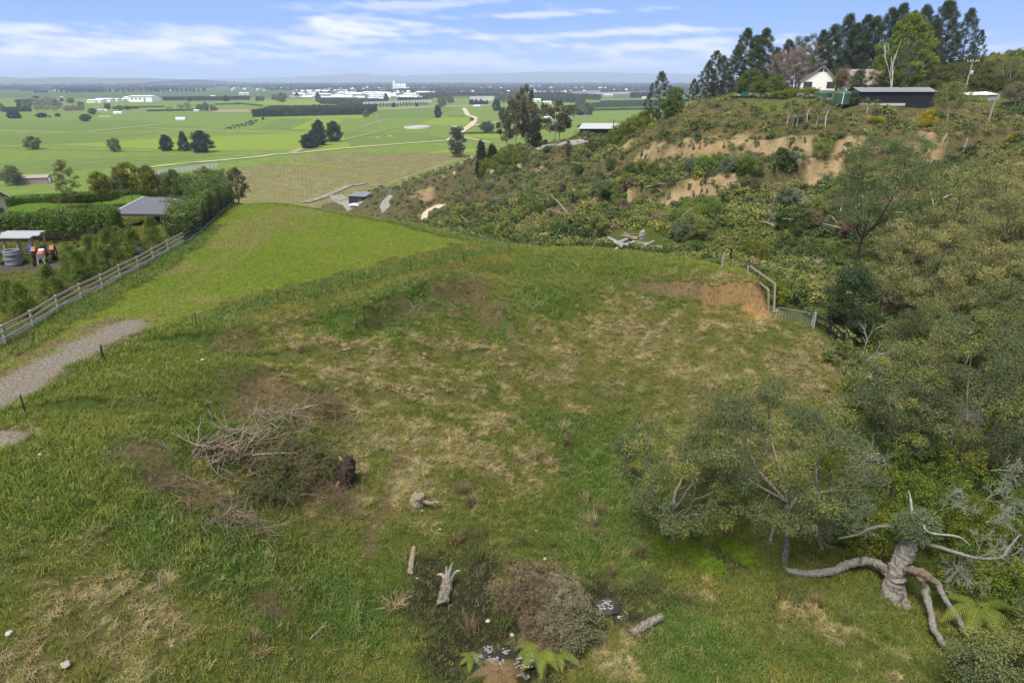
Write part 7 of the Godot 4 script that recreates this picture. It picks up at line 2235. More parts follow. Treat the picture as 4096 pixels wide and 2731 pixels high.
	for k in 12: part(to, "frond", K.frond, M.fern_green, Vector3(0, th, 0), Basis(Vector3.UP, TAU * k / 12.0 + rf(-0.1, 0.1)).scaled_local(Vector3.ONE * 1.5))
	var lw := 0
	while lw < 60:
		var p := on_ground(rf(450, 1000), rf(150, 236), 66.0)
		if p.y < -40.0 or not in_scrub(p.x, p.z) or -p.z < 60.0: continue
		var ls := Shape.new()
		var d := Vector3(rf(-1, 1), rf(0.0, 0.35), rf(-0.6, 0.6)).normalized()
		var l := rf(1.2, 4.5)
		ls.tube([Vector3(0, 0.2, 0), d * l * 0.5 + Vector3(0, 0.45, 0), d * l + Vector3(0, 0.35, 0)], [rf(0.09, 0.18), 0.09, 0.05], 6)
		part(thing("fallen_branch", p, "bleached grey branch lying in the hillside scrub", "branch", "bleached branches in the hillside scrub"), "branch", ls.mesh(), M.dead_wood)
		lw += 1
	for a in [[802, 209, 4.0, "large pale heap of dead branches on the far scrub slope"], [775, 219, 2.4, "smaller heap of dead branches below the large pale heap"], [386, 192, 5.0, "grey heap of dead branches near the valley driveway"], [452, 192, 3.0, "pale upturned root among the scrub"]]:
		brush_heap(on_ground(a[0], a[1], 66.0), a[2], 26, a[3], M.dead_wood, 0.05)
	for a in [[480, 211, 5], [470, 165, 4], [503, 190, 4]]:
		pass
func brush_heap(p: Vector3, r: float, n: int, label: String, m: Material, thick: float, rise := 0.35) -> Node3D:
	var o := thing("brush_pile", p, label, "brush pile")
	for k in n:
		var s := Shape.new()
		var a := rf(0, TAU)
		var rr := r * 0.5 * sqrt(rng.randf())
		var c := Vector3(cos(a) * rr, 0, sin(a) * rr * 0.8)
		c.y = H(p.x + c.x, p.z + c.z) - p.y + 0.1 + r * rise * (1.0 - rr / (r * 0.55)) * rng.randf()
		var d := Vector3(rf(-1, 1), rf(-0.15, 0.45), rf(-1, 1)).normalized()
		var l := r * rf(0.25, 0.7)
		dead_fork(s, c - d * l * 0.4, d, l, thick * rf(0.6, 1.5), 1, 0.5)
		part(o, "branch", s.mesh(), m)
	return o
# ---------------------------------------------------------------- what lies about in the gully and along its edges
func fern_frond() -> ArrayMesh:      # arching frond along +z, about 2 long
	var s := Shape.new()
	s.flat = true
	var p := Vector3.ZERO
	var d := Vector3(0, 0.55, 1).normalized()
	var n := 22
	var path := []
	for k in n + 1:
		path.append(p)
		p += d * 2.0 / n
		d = (d + Vector3(0, -0.085, 0)).normalized()
	for k in range(2, n):
		var t := float(k) / n
		var l := 0.44 * sin(PI * pow(t, 0.7)) + 0.03
		var f: Vector3 = (path[k + 1] - path[k]).normalized()
		for sd in [-1.0, 1.0]:
			var out := (Vector3(sd, -0.12, 0) + f * 0.35).normalized()
			var w: Vector3 = f * 0.017
			var a: Vector3 = path[k]
			s.tint = Color(1, 1, 1) * rf(0.85, 1.12)
			s.quad(a - w, a + out * l * 0.5 - w * 1.3 + Vector3(0, 0.02, 0), a + out * l * 0.5 + w * 1.3 + Vector3(0, 0.02, 0), a + w)
			s.tri(a + out * l * 0.5 - w * 1.3 + Vector3(0, 0.02, 0), a + out * l + Vector3(0, -0.06, 0), a + out * l * 0.5 + w * 1.3 + Vector3(0, 0.02, 0))
	for k in n: s.quad(path[k] - Vector3(0.012, 0, 0), path[k + 1] - Vector3(0.010, 0, 0), path[k + 1] + Vector3(0.010, 0, 0), path[k] + Vector3(0.012, 0, 0))
	return s.mesh()
func gully_materials() -> void:
	K.frond = fern_frond()
	leaf_mat("fern_green", Color(0.15, 0.185, 0.03), 0.3)
	leaf_mat("fern_rust", Color(0.19, 0.12, 0.05), 0.3)
	leaf_mat("cabbage_leaf", Color(0.12, 0.14, 0.045), 0.2)
	leaf_mat("sapling_leaf", Color(0.045, 0.075, 0.022), 0.2)
	leaf_mat("pampas_leaf", Color(0.13, 0.15, 0.05), 0.2)
	leaf_mat("rush_green", Color(0.085, 0.11, 0.03), 0.2)
	leaf_mat("rush_dry", Color(0.26, 0.20, 0.11), 0.2)
	leaf_mat("rush_brown", Color(0.14, 0.10, 0.06), 0.2)
	mat("plume", Color(0.55, 0.50, 0.38), 0.9, 0.1)
	mat("scorched", Color(0.02, 0.019, 0.018), 0.9, 0.2)
	grain(M.scorched, Color(0.012, 0.011, 0.011), Color(0.06, 0.045, 0.035), 0.02, Vector3(2, 2, 2), 4, 0.0, 61)
	mat("brown_twig", Color(0.14, 0.10, 0.065), 0.9, 0.2)
	mat("root_wood", Color(0.19, 0.15, 0.11), 0.9, 0.2)
	grain(M.root_wood, Color(0.10, 0.078, 0.056), Color(0.27, 0.22, 0.165), 0.03, Vector3(0.7, 0.7, 0.7), 4, 0.0, 62, 0.4)
	mat("split_wood", Color(0.30, 0.17, 0.09), 0.85, 0.2)
	grain(M.split_wood, Color(0.072, 0.056, 0.042), Color(0.165, 0.128, 0.09), 0.03, Vector3(0.8, 0.5, 0.8), 4, 0.0, 63, 0.4)
	mat("lichen_bark", Color(0.2, 0.19, 0.17), 0.9, 0.2)
	grain(M.lichen_bark, Color(0.095, 0.082, 0.07), Color(0.225, 0.22, 0.2), 0.03, Vector3(0.6, 0.3, 0.6), 5, 0.0, 64, 0.3)
	mat("lichen_twig", Color(0.20, 0.205, 0.165), 0.9, 0.2)
	mat("foam", Color(0.26, 0.27, 0.285), 0.9, 0.2)
	mat("bog_water", Color(0.030, 0.027, 0.020), 0.06, 0.6)
	mat("white_stone", Color(0.30, 0.295, 0.275), 0.8, 0.3)
	mat("orange_wood", Color(0.15, 0.095, 0.055), 0.85, 0.2)
func wood(parent: Node, called: String, picks: Array, radii: Array, m: Material, sides := 9) -> void:      # a limb through points given relative to the parent
	var fine := []
	var rr := []
	for k in picks.size() - 1:
		var a: Vector3 = picks[maxi(k - 1, 0)]
		var b: Vector3 = picks[k]
		var c: Vector3 = picks[k + 1]
		var d: Vector3 = picks[mini(k + 2, picks.size() - 1)]
		for j in 7:
			fine.append(b.cubic_interpolate(c, a, d, j / 7.0) + Vector3(rf(-1, 1), rf(-1, 1), rf(-1, 1)) * radii[k] * 0.12)
			rr.append(lerpf(radii[k], radii[k + 1], j / 7.0) * rf(0.98, 1.02))
	fine.append(picks[-1]); rr.append(radii[-1])
	var s := Shape.new()
	s.tube(fine, rr, sides + 3)
	var seam := rf(0, 100)
	for k in s.v.size():      # ribs, knots and hollows of the bark
		var v := s.v[k]
		var r: float = rr[mini(k / (sides + 3), rr.size() - 1)]
		s.v[k] = v + s.n[k] * r * (0.30 * noise2.get_noise_3d(v.x * 95.0 + seam, v.y * 16.0, v.z * 95.0) + 0.2 * noise.get_noise_3d(v.x * 16.0 + seam, v.y * 16.0, v.z * 16.0))
	s.flat = true
	part(parent, called, s.mesh(), m)
func make_gully() -> void:
	broken_tree()
	brush()
	bog()
	edge_things()
func broken_tree() -> void:
	var b := on_ground(894, 598)
	var o := thing("broken_tree", b, "big grey lichened tree with split trunk and limbs torn to the ground", "tree")
	var rel := func(px: float, py: float, up: float) -> Vector3:      # a point over the ground point where that sight line lands, or at a height
		return on_level(px, py, b.y + up) - b
	var top: Vector3 = rel.call(912, 535, 3.2)
	wood(o, "trunk", [Vector3(0, -0.4, 0), rel.call(893, 588, 0.5), rel.call(897, 570, 1.4), rel.call(905, 552, 2.3), top], [0.62, 0.46, 0.40, 0.40, 0.30], M.lichen_bark, 12)
	wood(o, "root_flare", [Vector3(-0.45, -0.3, 0.25), rel.call(888, 585, 0.6), rel.call(893, 570, 1.3)], [0.34, 0.26, 0.2], M.bark_grey, 9)
	wood(o, "root_flare", [Vector3(0.42, -0.3, 0.35), rel.call(899, 588, 0.5), rel.call(900, 572, 1.3)], [0.32, 0.25, 0.2], M.lichen_bark, 9)
	wood(o, "torn_wood", [rel.call(894, 582, 0.7), rel.call(897, 572, 1.3), rel.call(901, 562, 1.8)], [0.12, 0.30, 0.06], M.split_wood, 8)
	# upper trunk and its crown
	wood(o, "limb", [top, rel.call(914, 522, 3.7), rel.call(912, 512, 4.4)], [0.28, 0.2, 0.12], M.lichen_bark)
	# limb torn off and lying out along the ground
	wood(o, "limb", [rel.call(891, 578, 1.0), rel.call(884, 568, 1.15), rel.call(869, 561, 1.1), rel.call(850, 563, 0.9), rel.call(833, 570, 0.55), rel.call(808, 573, 0.35), rel.call(790, 570, 0.35), rel.call(770, 563, 0.25)], [0.20, 0.22, 0.21, 0.20, 0.20, 0.17, 0.15, 0.12], M.lichen_bark)
	wood(o, "torn_wood", [rel.call(892, 576, 1.05), rel.call(885, 569, 1.25), rel.call(875, 563, 1.25)], [0.1, 0.15, 0.04], M.split_wood, 7)
	wood(o, "limb_stub", [rel.call(836, 569, 0.5), rel.call(830, 577, 0.15)], [0.12, 0.07], M.bark_grey, 7)
	wood(o, "limb_stub", [rel.call(860, 562, 1.1), rel.call(862, 556, 1.5)], [0.07, 0.04], M.bark_grey, 6)
	# two limbs hanging to the other side
	wood(o, "limb", [rel.call(900, 574, 1.2), rel.call(912, 570, 1.6), rel.call(922, 578, 1.5), rel.call(926, 592, 1.0), rel.call(931, 612, 0.5), rel.call(934, 628, 0.2), rel.call(945, 646, 0.1)], [0.2, 0.22, 0.2, 0.17, 0.15, 0.15, 0.1], M.lichen_bark)
	wood(o, "limb", [rel.call(904, 570, 1.6), rel.call(920, 572, 1.8), rel.call(936, 582, 1.5), rel.call(945, 598, 1.0), rel.call(956, 614, 0.6), rel.call(968, 634, 0.3), rel.call(976, 648, 0.15)], [0.16, 0.2, 0.17, 0.12, 0.12, 0.11, 0.07], M.lichen_bark)
	wood(o, "torn_wood", [rel.call(905, 569, 1.75), rel.call(921, 572, 1.95), rel.call(937, 583, 1.65)], [0.12, 0.2, 0.12], M.split_wood, 8)
	wood(o, "torn_wood", [rel.call(914, 572, 1.75), rel.call(921, 579, 1.65), rel.call(924, 586, 1.3)], [0.06, 0.16, 0.1], M.split_wood, 8)
	# long dead boughs
	wood(o, "limb", [rel.call(908, 545, 2.7), rel.call(925, 543, 3.0), rel.call(950, 550, 3.0), rel.call(975, 557, 2.8), rel.call(1000, 557, 2.7), rel.call(1008, 548, 2.9), rel.call(1020, 534, 3.3)], [0.10, 0.09, 0.085, 0.075, 0.06, 0.05, 0.03], M.lichen_bark, 7)
	wood(o, "limb", [rel.call(906, 535, 3.1), rel.call(890, 526, 3.4), rel.call(872, 527, 3.3), rel.call(857, 534, 3.0), rel.call(838, 538, 2.8)], [0.10, 0.08, 0.07, 0.06, 0.03], M.lichen_bark, 7)
	wood(o, "limb", [rel.call(912, 520, 3.9), rel.call(921, 522, 4.2), rel.call(930, 532, 4.0), rel.call(958, 536, 3.7), rel.call(970, 545, 3.2)], [0.07, 0.06, 0.05, 0.045, 0.025], M.dead_wood, 6)
	wood(o, "limb", [rel.call(912, 515, 4.3), rel.call(911, 502, 4.8), rel.call(909, 490, 5.3)], [0.07, 0.05, 0.025], M.dead_wood, 6)
	for a in [[975, 557, 2.8, 1, 0.7], [985, 522, 3.6, 1, 0.2], [1000, 556, 2.7, 1, -0.3], [957, 548, 3.0, 0.2, -1.0], [845, 500, 4.0, -1, 0.4], [868, 512, 3.9, -1, 0.5], [985, 500, 3.9, 1, 0.4], [940, 510, 4.2, 0.6, 0.8], [960, 565, 2.4, 0.4, -1.0], [870, 480, 4.4, -0.8, 0.6], [990, 470, 4.8, 0.7, 0.3]]:
		var s := Shape.new()
		var at: Vector3 = rel.call(a[0], a[1], a[2])
		for k in 3: dead_fork(s, at, Vector3(a[3] + rf(-0.7, 0.7), a[4] + rf(-0.4, 0.4), rf(-0.6, 0.8)), 0.8, 0.013, 3, 0.9)
		part(o, "twigs", s.mesh(), M.lichen_twig)
	var buf := PackedFloat32Array()
	for k in 260: put(buf, spin(Vector3.ONE * rf(0.35, 0.6), 0.9), top + Vector3(0.05, 0.7, 0.1) + dir3() * Vector3(1.0, 0.7, 0.8) * pow(rng.randf(), 0.4), tone(Color(0.105, 0.14, 0.065), 0.18))
	multi(o, "crown", K.fine[0], M.leaf, buf).set_meta("kind", "stuff")
func brush() -> void:
	# tangled heaps on the slope under the terrace
	brush_heap(on_ground(228, 462), 3.0, 46, "grey tangle of dead roots and branches arching over the slope", M.root_wood, 0.035, 0.45)
	brush_heap(on_ground(248, 440), 2.4, 34, "pale tangle of dead branches at the top of the slope heap", M.root_wood, 0.03, 0.4)
	brush_heap(on_ground(286, 426), 2.6, 40, "fan of pale dead sticks below the brown brush", M.root_wood, 0.022, 0.35)
	brush_heap(on_ground(322, 412), 2.6, 46, "brown heap of dead brush above the pale sticks", M.brown_twig, 0.022, 0.45)
	brush_heap(on_ground(200, 500), 2.6, 46, "brown matted brush along the lower edge of the heap", M.brown_twig, 0.018, 0.2)
	brush_heap(on_ground(232, 522), 2.8, 44, "straw brown fallen twigs below the matted brush", M.root_wood, 0.016, 0.12)
	brush_heap(on_ground(335, 500), 3.0, 54, "flattened brown twigs below the scorched stump", M.brown_twig, 0.014, 0.1)
	brush_heap(on_ground(322, 452), 1.8, 24, "thin brown stalks beside the scorched stump", M.brown_twig, 0.016, 0.2)
	brush_heap(on_ground(282, 476), 4.2, 60, "dead brown sticks strewn through the middle of the branch heap", M.brown_twig, 0.02, 0.2)
	# scrub grown through the middle of the heap
	for a in [[270, 470, 0.8, 1.3], [292, 478, 0.8, 1.4], [262, 492, 0.7, 1.2], [300, 460, 0.8, 1.2], [318, 470, 0.7, 1.2], [280, 498, 0.6, 1.1], [285, 455, 0.7, 1.1]]:
		shrub(on_ground(a[0], a[1]), a[2], a[3], "low dark green bramble grown through the dead branches", "brambles in the dead branch heap", [Color(0.075, 0.09, 0.032), Color(0.10, 0.11, 0.04), Color(0.13, 0.115, 0.055)], "leafy", 0.17, 22, "bramble")
	shrub(on_ground(303, 447), 0.7, 0.45, "small bright yellow green weed in the branch heap", "", [Color(0.17, 0.21, 0.02)], "leafy", 0.2, 8, "weed")
	var st := on_ground(346, 482)
	var so := thing("scorched_stump", st, "black scorched upturned stump at the end of the branch heap", "stump")
	wood(so, "stump", [Vector3(-0.2, -0.2, 0.2), Vector3(0, 0.4, 0), Vector3(0.15, 0.95, -0.15), Vector3(0.25, 1.3, -0.25)], [0.42, 0.5, 0.42, 0.2], M.scorched, 11)
	for k in 9: wood(so, "root", [Vector3(0.1, 0.6, 0), Vector3(cos(k * 0.7) * 0.5, 0.6 + 0.5 * sin(k * 1.3), sin(k * 0.7) * 0.5), Vector3(cos(k * 0.7) * 0.85, 0.5 + 0.7 * sin(k * 1.3 + 0.3), sin(k * 0.7) * 0.8)], [0.16, 0.11, 0.04], M.scorched if k % 3 else M.orange_wood, 7)
	for a in [[[255, 472, 1.0], [300, 471, 1.1], "pale straight pole lying across the branch heap", 0.035], [[303, 423, 0.9], [320, 420, 1.0], "white stripped branch poking from the brown brush", 0.035], [[264, 482, 0.7], [276, 495, 0.5], "thin grey stick leaning in the bramble", 0.02], [[272, 472, 0.9], [277, 481, 0.75], "short curved charred branch on the pole", 0.07]]:
		var p := on_ground(a[0][0], a[0][1])
		var q := on_ground(a[1][0], a[1][1])
		var o := thing("loose_branch", p, a[2], "branch")
		wood(o, "branch", [Vector3(0, a[0][2], 0), (q - p) * 0.5 + Vector3(0, (a[0][2] + a[1][2]) * 0.5 + 0.05, 0), q - p + Vector3(0, a[1][2], 0)], [a[3], a[3] * 0.9, a[3] * 0.6], M.dead_wood if a[3] < 0.05 else M.scorched, 6)
	for a in [[181, 455, 0.9], [212, 425, 0.7], [166, 435, 0.6], [240, 430, 0.6], [352, 446, 0.9], [204, 405, 0.5], [420, 312, 1.2], [445, 306, 1.0], [460, 310, 0.8], [505, 312, 0.7], [530, 311, 0.6], [420, 305, 0.8], [100, 628, 0.5], [160, 588, 0.5], [310, 640, 0.6]]:
		var p := on_ground(a[0], a[1])
		var s := Shape.new()
		dead_fork(s, Vector3(0, 0.05, 0), Vector3(rf(-1, 1), 0.35, rf(-1, 1)), a[2], 0.022, 1, 0.5)
		part(thing("stick", p, "short pale stick lying in the slope grass", "stick", "loose sticks on the gully slope"), "stick", s.mesh(), M.dead_wood)
	# stumps, logs
	var s1 := on_ground(443, 602)
	var o1 := thing("uprooted_stump", s1, "uprooted stump with pale roots pointing up from the bog", "stump")
	var up1 := on_level(448, 578, s1.y + 0.65) - s1
	wood(o1, "trunk", [Vector3(-0.05, 0.0, 0.1), up1 * 0.55, up1], [0.30, 0.29, 0.24], M.bark_grey, 12)
	for a in [[446, 566, 1.4], [453, 562, 1.75], [437, 574, 0.9], [460, 570, 1.05]]:
		var t := on_level(a[0], a[1], s1.y + a[2]) - s1
		wood(o1, "root", [up1 * 0.85, up1.lerp(t, 0.55) + Vector3(0, 0.1, 0), t], [0.13, 0.075, 0.025], M.dead_wood, 7)
	var l0 := on_ground(631, 636)
	var l1 := on_ground(662, 618)
	wood(thing("fallen_log", l0, "short bare grey log lying beside the boggy gully floor", "log"), "log", [Vector3(0, 0.12, 0), (l1 - l0) * 0.5 + Vector3(0, 0.2, 0), l1 - l0 + Vector3(0, 0.16, 0)], [0.19, 0.20, 0.19], M.bark_grey, 10)
	var s2 := on_ground(418, 504)
	var o2 := thing("cut_stump", s2, "weathered cut stump with mossy top beside the rushes", "stump")
	wood(o2, "stump", [Vector3(-0.1, -0.2, 0), Vector3(-0.05, 0.25, 0), Vector3(0.1, 0.55, -0.05)], [0.34, 0.32, 0.28], M.root_wood, 10)
	wood(o2, "root", [Vector3(0.2, 0.25, 0), Vector3(0.7, 0.15, 0.1), Vector3(1.0, 0.3, 0.05)], [0.12, 0.09, 0.05], M.root_wood, 7)
	var l2 := on_ground(410, 575)
	var l3 := on_ground(414, 548)
	wood(thing("rotting_log", l2, "brown rotting log half sunk in grass above the bog", "log"), "log", [Vector3(0, 0.08, 0), (l3 - l2) * 0.5 + Vector3(0, 0.14, 0), l3 - l2 + Vector3(0, 0.1, 0)], [0.13, 0.14, 0.10], M.root_wood, 8)
	# log pile at the far grass edge
	var lp := on_ground(632, 250)
	for k in 34:
		var t := k / 33.0
		var p := on_ground(614 + t * 42 + rf(-2, 2), 248.0 + rf(-1.0, 2.0), 50.0)
		var o := thing("log", p, "bleached grey log heaped at the far edge of the grass", "log", "bleached logs in the heap by the rusty standards")
		var l := rf(0.8, 2.4)
		var d := Vector3(rf(0.3, 1.0), rf(-0.15, 0.3), rf(-0.5, 0.5)).normalized()
		if rng.randf() < 0.4: d.x = -d.x
		var hgt := 0.15 + 1.9 * rng.randf() * maxf(0.0, 1.0 - absf(t - 0.42) * 1.6)
		wood(o, "log", [Vector3(0, hgt, 0) - d * l * 0.5, Vector3(0, hgt + 0.05, 0), Vector3(0, hgt, 0) + d * l * 0.5], [rf(0.1, 0.26), rf(0.1, 0.22), rf(0.06, 0.15)], M.dead_wood if k % 3 else M.root_wood, 7)
	var rp := on_ground(641, 249, 50.0)
	var ro := thing("root_ball", rp, "pale upturned root ball on top of the log heap", "root")
	wood(ro, "root", [Vector3(0, 1.5, 0), Vector3(0.05, 2.0, 0), Vector3(0.1, 2.45, 0)], [0.35, 0.42, 0.25], M.dead_wood, 9)
	brush_heap(on_ground(612, 246, 60.0), 3.0, 30, "grey brushwood spilling from the log heap", M.root_wood, 0.03, 0.3)
	brush_heap(on_ground(533, 243, 60.0), 4.2, 46, "low brown brush heap beyond the rusty standards", M.brown_twig, 0.03, 0.18)
	for a in [[544, 238], [558, 240], [555, 236]]:
		var p := on_ground(a[0], a[1], 60.0)
		wood(thing("bleached_log", p, "single bleached log on the low brown brush heap", "log", "single bleached logs on the brush heap"), "log", [Vector3(-0.7, 0.5, 0), Vector3(0, 0.65, 0.1), Vector3(0.8, 0.6, 0)], [0.14, 0.15, 0.1], M.dead_wood, 7)
func bog() -> void:
	# standing water in the lowest hollows
	var n := 0
	for hl in hollows:
		var a := [0, 0, hl.y * 0.8, hl.y * 0.62]
		var c := Vector3(hl.x, H(hl.x, hl.z), hl.z)
		var y := c.y + 0.035
		var s := Shape.new()
		var rim := []
		for k in 26:
			var t := TAU * k / 26.0
			var r := 1.0 + 0.35 * noise.get_noise_2d(c.x * 30.0 + cos(t) * 22.0, c.z * 30.0 + sin(t) * 22.0)
			rim.append(Vector3(c.x + cos(t) * a[2] * 1.3 * r, y, c.z + sin(t) * a[3] * 1.5 * r))
		for k in 26: s.tri(Vector3(c.x, y, c.z), rim[(k + 1) % 26], rim[k])
		tag(part(self, "water", s.mesh(), M.bog_water), "dark standing water in the boggy gully floor", "water", "", "structure")
		# flecks of pale scum afloat
		var f := Shape.new()
		for k in int(560 * a[2] * a[3] + 30):
			var q := Vector3(c.x + rf(-1, 1) * a[2], y + 0.006 + 0.0001 * k, c.z + rf(-1, 1) * a[3])
			if noise2.get_noise_2d(q.x * 26.0, q.z * 26.0) < 0.12 or H(q.x, q.z) > y: continue
			var pr := []
			var m := 7
			for j in m: pr.append(q + Vector3(cos(TAU * j / m), 0, sin(TAU * j / m)) * Vector3(rf(0.015, 0.075), 0, rf(0.015, 0.05)))
			for j in m: f.tri(q, pr[(j + 1) % m], pr[j])
		if f.v.size(): tag(part(self, "scum", f.mesh(), M.foam), "pale scum floating on the dark bog water", "scum", "", "stuff")
		n += 1
	# ferns
	for a in [[540, 668, 1.1, 0.8, "fern_green", "bright yellow green tree fern above the bog pool", 9], [472, 665, 0.5, 0.45, "fern_green", "small bright green fern beside the bog", 6], [500, 684, 0.7, 0.75, "fern_rust", "rust brown dying fern in front of the bog pool", 8], [972, 628, 1.2, 1.0, "fern_green", "green fern under the hanging broken limbs", 8], [558, 668, 0.9, 0.6, "fern_green", "smaller fern leaning against the bright tree fern", 6]]:
		var p := on_ground(a[0], a[1])
		var o := thing("fern", p, a[5], "fern")
		var tt := Shape.new()
		tt.tube([Vector3(0, -0.2, 0), Vector3(0, a[2], 0)], [0.12, 0.1], 7, false)
		part(o, "trunk", tt.mesh(), M.bark_dark)
		for k in a[6]: part(o, "frond", K.frond, M[a[4]], Vector3(0, a[2], 0), (Basis(Vector3.UP, TAU * k / a[6] + rf(-0.15, 0.15)) * Basis(Vector3.RIGHT, rf(-0.25, 0.25))).scaled_local(Vector3.ONE * a[3] * rf(0.8, 1.05)))
	# the big dry bush
	for a in [[528, 602, 1.7, 1.7, "brown"], [552, 618, 1.5, 1.6, "grey"], [570, 640, 1.3, 1.5, "green"], [545, 640, 1.3, 1.4, "brown"]]:
		var dry: Array = {"brown": [Color(0.17, 0.13, 0.075), Color(0.14, 0.105, 0.062)], "grey": [Color(0.17, 0.155, 0.095), Color(0.2, 0.18, 0.12)], "green": [Color(0.095, 0.11, 0.05), Color(0.14, 0.13, 0.075)]}[a[4]]
		tree("dry_bush", on_ground(a[0], a[1]), {"brown": "brown twiggy half dead bush beside the bog pool", "grey": "grey brown twiggy bush behind the bright fern", "green": "greyish green bush at the end of the dry bushes"}[a[4]], "half dead bushes beside the bog", {"h": a[2], "r": a[3], "lo": 0.02, "shape": "dome", "clumps": 40, "per": 10, "cr": 0.42, "flat": 0.8, "leaf": K.fine if a[4] == "green" else K.twiggy, "ls": 0.5, "cols": dry, "tr": 0.05, "bark": M.bark_brown, "hollow": 0.05}, "shrub")
	# rushes and tussocks
	for a in [[520, 542, 1, 0], [592, 525, 1.3, 1], [600, 512, 1.0, 2], [640, 555, 1.1, 2], [624, 556, 0.8, 1], [470, 505, 1.2, 2], [462, 490, 0.9, 2], [480, 560, 1.1, 0], [505, 625, 1.2, 0], [470, 632, 1.2, 2], [395, 608, 1.2, 1], [394, 600, 0.9, 0], [625, 590, 1.0, 0], [612, 575, 0.9, 2], [690, 600, 0.9, 2], [815, 605, 1.0, 2], [845, 620, 1.0, 0], [480, 580, 0.9, 2], [590, 535, 1.0, 2], [585, 500, 0.9, 1], [545, 590, 0.8, 2], [600, 630, 0.9, 0], [260, 655, 0.8, 1], [255, 640, 0.7, 1], [230, 630, 0.6, 1], [440, 555, 0.9, 0], [455, 540, 0.9, 2], [300, 350, 0.9, 1], [560, 430, 1.2, 1], [565, 445, 1.0, 2], [520, 460, 1.1, 1], [535, 458, 1.0, 1], [640, 430, 0.9, 1], [650, 445, 0.8, 1], [550, 465, 1.0, 1]]:
		var p := on_ground(a[0], a[1])
		var kind: String = ["rush_green", "rush_dry", "rush_brown"][a[3]]
		var o := thing("rush_clump", p, ["green rush clump standing in the gully grass", "straw coloured tussock standing in the gully grass", "brown rush clump standing in the gully grass"][a[3]], "grass clump", ["green rushes in the gully", "straw tussocks in the gully", "brown rushes in the gully"][a[3]])
		part(o, "blades", K.rush[n % 2], M[kind], Vector3.ZERO, Basis(Vector3.UP, rf(0, TAU)).scaled(Vector3(1.5, 1.05, 1.5) * a[2]))
		n += 1
	# lime green weeds by the thin trees
	for a in [[668, 548, 0.9], [680, 556, 0.8], [700, 562, 0.7], [690, 550, 0.6], [715, 570, 0.6], [745, 558, 0.6], [730, 548, 0.6]]:
		shrub(on_ground(a[0], a[1]), 0.35, a[2], "low lime green weeds spread under the thin feathery tree", "lime green weed patches", [Color(0.14, 0.22, 0.012), Color(0.11, 0.18, 0.014)], "leafy", 0.16, 22, "weed_patch")
	# stones and scraps
	for a in [[66, 667, 0.17, "pale stone lying in the grass by the lower slope"], [40, 456, 0.09, "pale stone near the gravel patch"], [10, 635, 0.12, "grey stone half hidden in grass"], [437, 503, 0.08, ""], [422, 512, 0.07, ""], [440, 530, 0.07, ""], [417, 579, 0.06, ""], [536, 532, 0.09, ""], [580, 634, 0.07, ""], [203, 361, 0.12, "pale broken stone on the slope below the standards"], [512, 636, 0.12, "white scrap lying at the edge of the pool"], [488, 622, 0.12, ""], [545, 560, 0.1, ""]]:
		var p := on_ground(a[0], a[1])
		var s := Shape.new()
		var q := []
		for k in 5:
			var row := []
			for j in 8:
				var v: Vector3 = Vector3(sin(PI * (k + 0.3) / 4.6) * cos(TAU * j / 8), cos(PI * (k + 0.3) / 4.6) * 0.6, sin(PI * (k + 0.3) / 4.6) * sin(TAU * j / 8)) * a[2] * rf(0.8, 1.15)
				row.append(v + Vector3(0, a[2] * 0.45 + 0.06, 0))
			q.append(row)
		for k in 4:
			for j in 8: s.quad(q[k][j], q[k][(j + 1) % 8], q[k + 1][(j + 1) % 8], q[k + 1][j])
		for j in range(1, 7): s.tri(q[0][0], q[0][j + 1], q[0][j])
		part(thing("stone", p, a[3] if a[3] else "small white stone lying in the boggy grass", "stone", "" if a[3] else "small white stones in the bog"), "stone", s.mesh(), M.white_stone)
	# yellow flowers dotted in the grass
	var fb := PackedFloat32Array()
	for k in 160:
		var p := on_ground(rf(20, 760), rf(470, 680))
		put(fb, spin(Vector3.ONE * rf(0.05, 0.09), 0.4), p + Vector3(0, rf(0.18, 0.3), 0), Color(0.65, 0.42, 0.01))
	tag(multi(self, "yellow_flowers", K.leafy[0], M.leaf, fb), "tiny yellow flowers dotted through the grass", "flowers", "", "stuff")
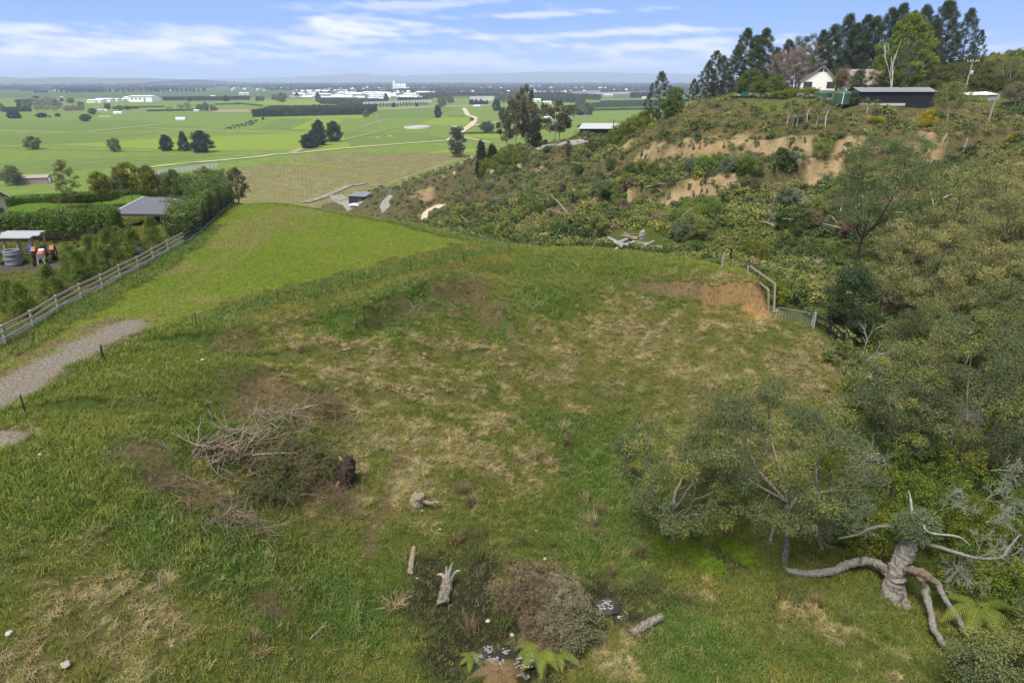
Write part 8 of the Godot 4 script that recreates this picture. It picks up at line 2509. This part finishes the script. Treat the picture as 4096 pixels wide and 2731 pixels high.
func edge_things() -> void:
	# bleached sheet iron and rocks beside the track cut, flax by the gate
	shrub(on_ground(772, 303, 44.0), 1.8, 1.1, "yellow green bush growing beside the broken timber fence", "", [Color(0.14, 0.17, 0.02), Color(0.10, 0.13, 0.02)], "leafy", 0.3, 18)
	shrub(on_ground(752, 264, 48.0), 2.4, 1.6, "golden green bush behind the top of the broken fence", "", [Color(0.16, 0.17, 0.022), Color(0.12, 0.14, 0.022)], "leafy", 0.36, 18)
	var p := on_ground(721, 268, 46.0)
	post(thing("fence_post", p, "lone grey timber post on the grass edge above the bank", "post"), "post", Vector3.ZERO, 1.2, 0.12, M.grey_timber, Vector3(0.12, 0, 0))
	p = on_ground(730, 262, 46.0)
	post(thing("fence_post", p, "dark timber post in the bushes above the bank", "post"), "post", Vector3.ZERO, 1.3, 0.14, M.black_timber)
func _ready() -> void:
	T0 = Time.get_ticks_msec()
	rng.seed = 20240
	noise.seed = 7; noise.frequency = 0.05; noise.fractal_octaves = 3
	noise2.seed = 11; noise2.frequency = 0.05; noise2.fractal_octaves = 2
	var cam := Camera3D.new()
	cam.name = "camera"
	cam.position = EYE
	cam.rotation.x = -PITCH
	cam.fov = rad_to_deg(2.0 * atan(341.0 / FOCAL))
	cam.near = 0.1
	cam.far = 60000.0
	add_child(cam)
	make_sky()
	stage("sky")
	solve_surface()
	lines()
	stage("surface")
	var wet := []
	for a in [[500, 642, 1.9], [486, 655, 1.2], [604, 598, 0.8], [618, 612, 0.55], [520, 672, 1.0]]:
		var p := on_ground(a[0], a[1])
		wet.append(Vector3(p.x, a[2], p.z))
	hollows = wet
	for a in [[620, 148, 5], [650, 149, 4], [680, 147, 4], [705, 143, 5], [735, 143, 5], [770, 150, 5], [800, 152, 5], [655, 160, 3], [700, 193, 4.5], [680, 200, 4], [665, 206, 3.5], [725, 182, 4], [745, 190, 3], [690, 212, 4], [655, 215, 3], [740, 205, 4], [850, 150, 3], [925, 148, 3], [545, 194, 3], [570, 190, 3], [520, 225, 3], [480, 220, 2.5], [430, 210, 5], [425, 195, 5], [440, 222, 3], [500, 170, 3], [520, 165, 3], [540, 168, 3], [1015, 165, 4], [780, 200, 3], [830, 160, 4], [815, 175, 4], [810, 310, 2], [590, 200, 2], [630, 195, 2]]:
		var p := on_ground(a[0], a[1])
		clay_spots.append([p.x, p.z, a[2] * 0.95])
	make_ground()
	stage("ground")
	leaf_library()
	stage("leaves")
	make_grass()
	gully_materials()
	make_fences()
	make_yard()
	stage("yard")
	make_plain()
	make_gully_trees()
	stage("gully trees")
	make_ridge()
	stage("ridge")
	make_gully()
	stage("gully")
	make_scrub()
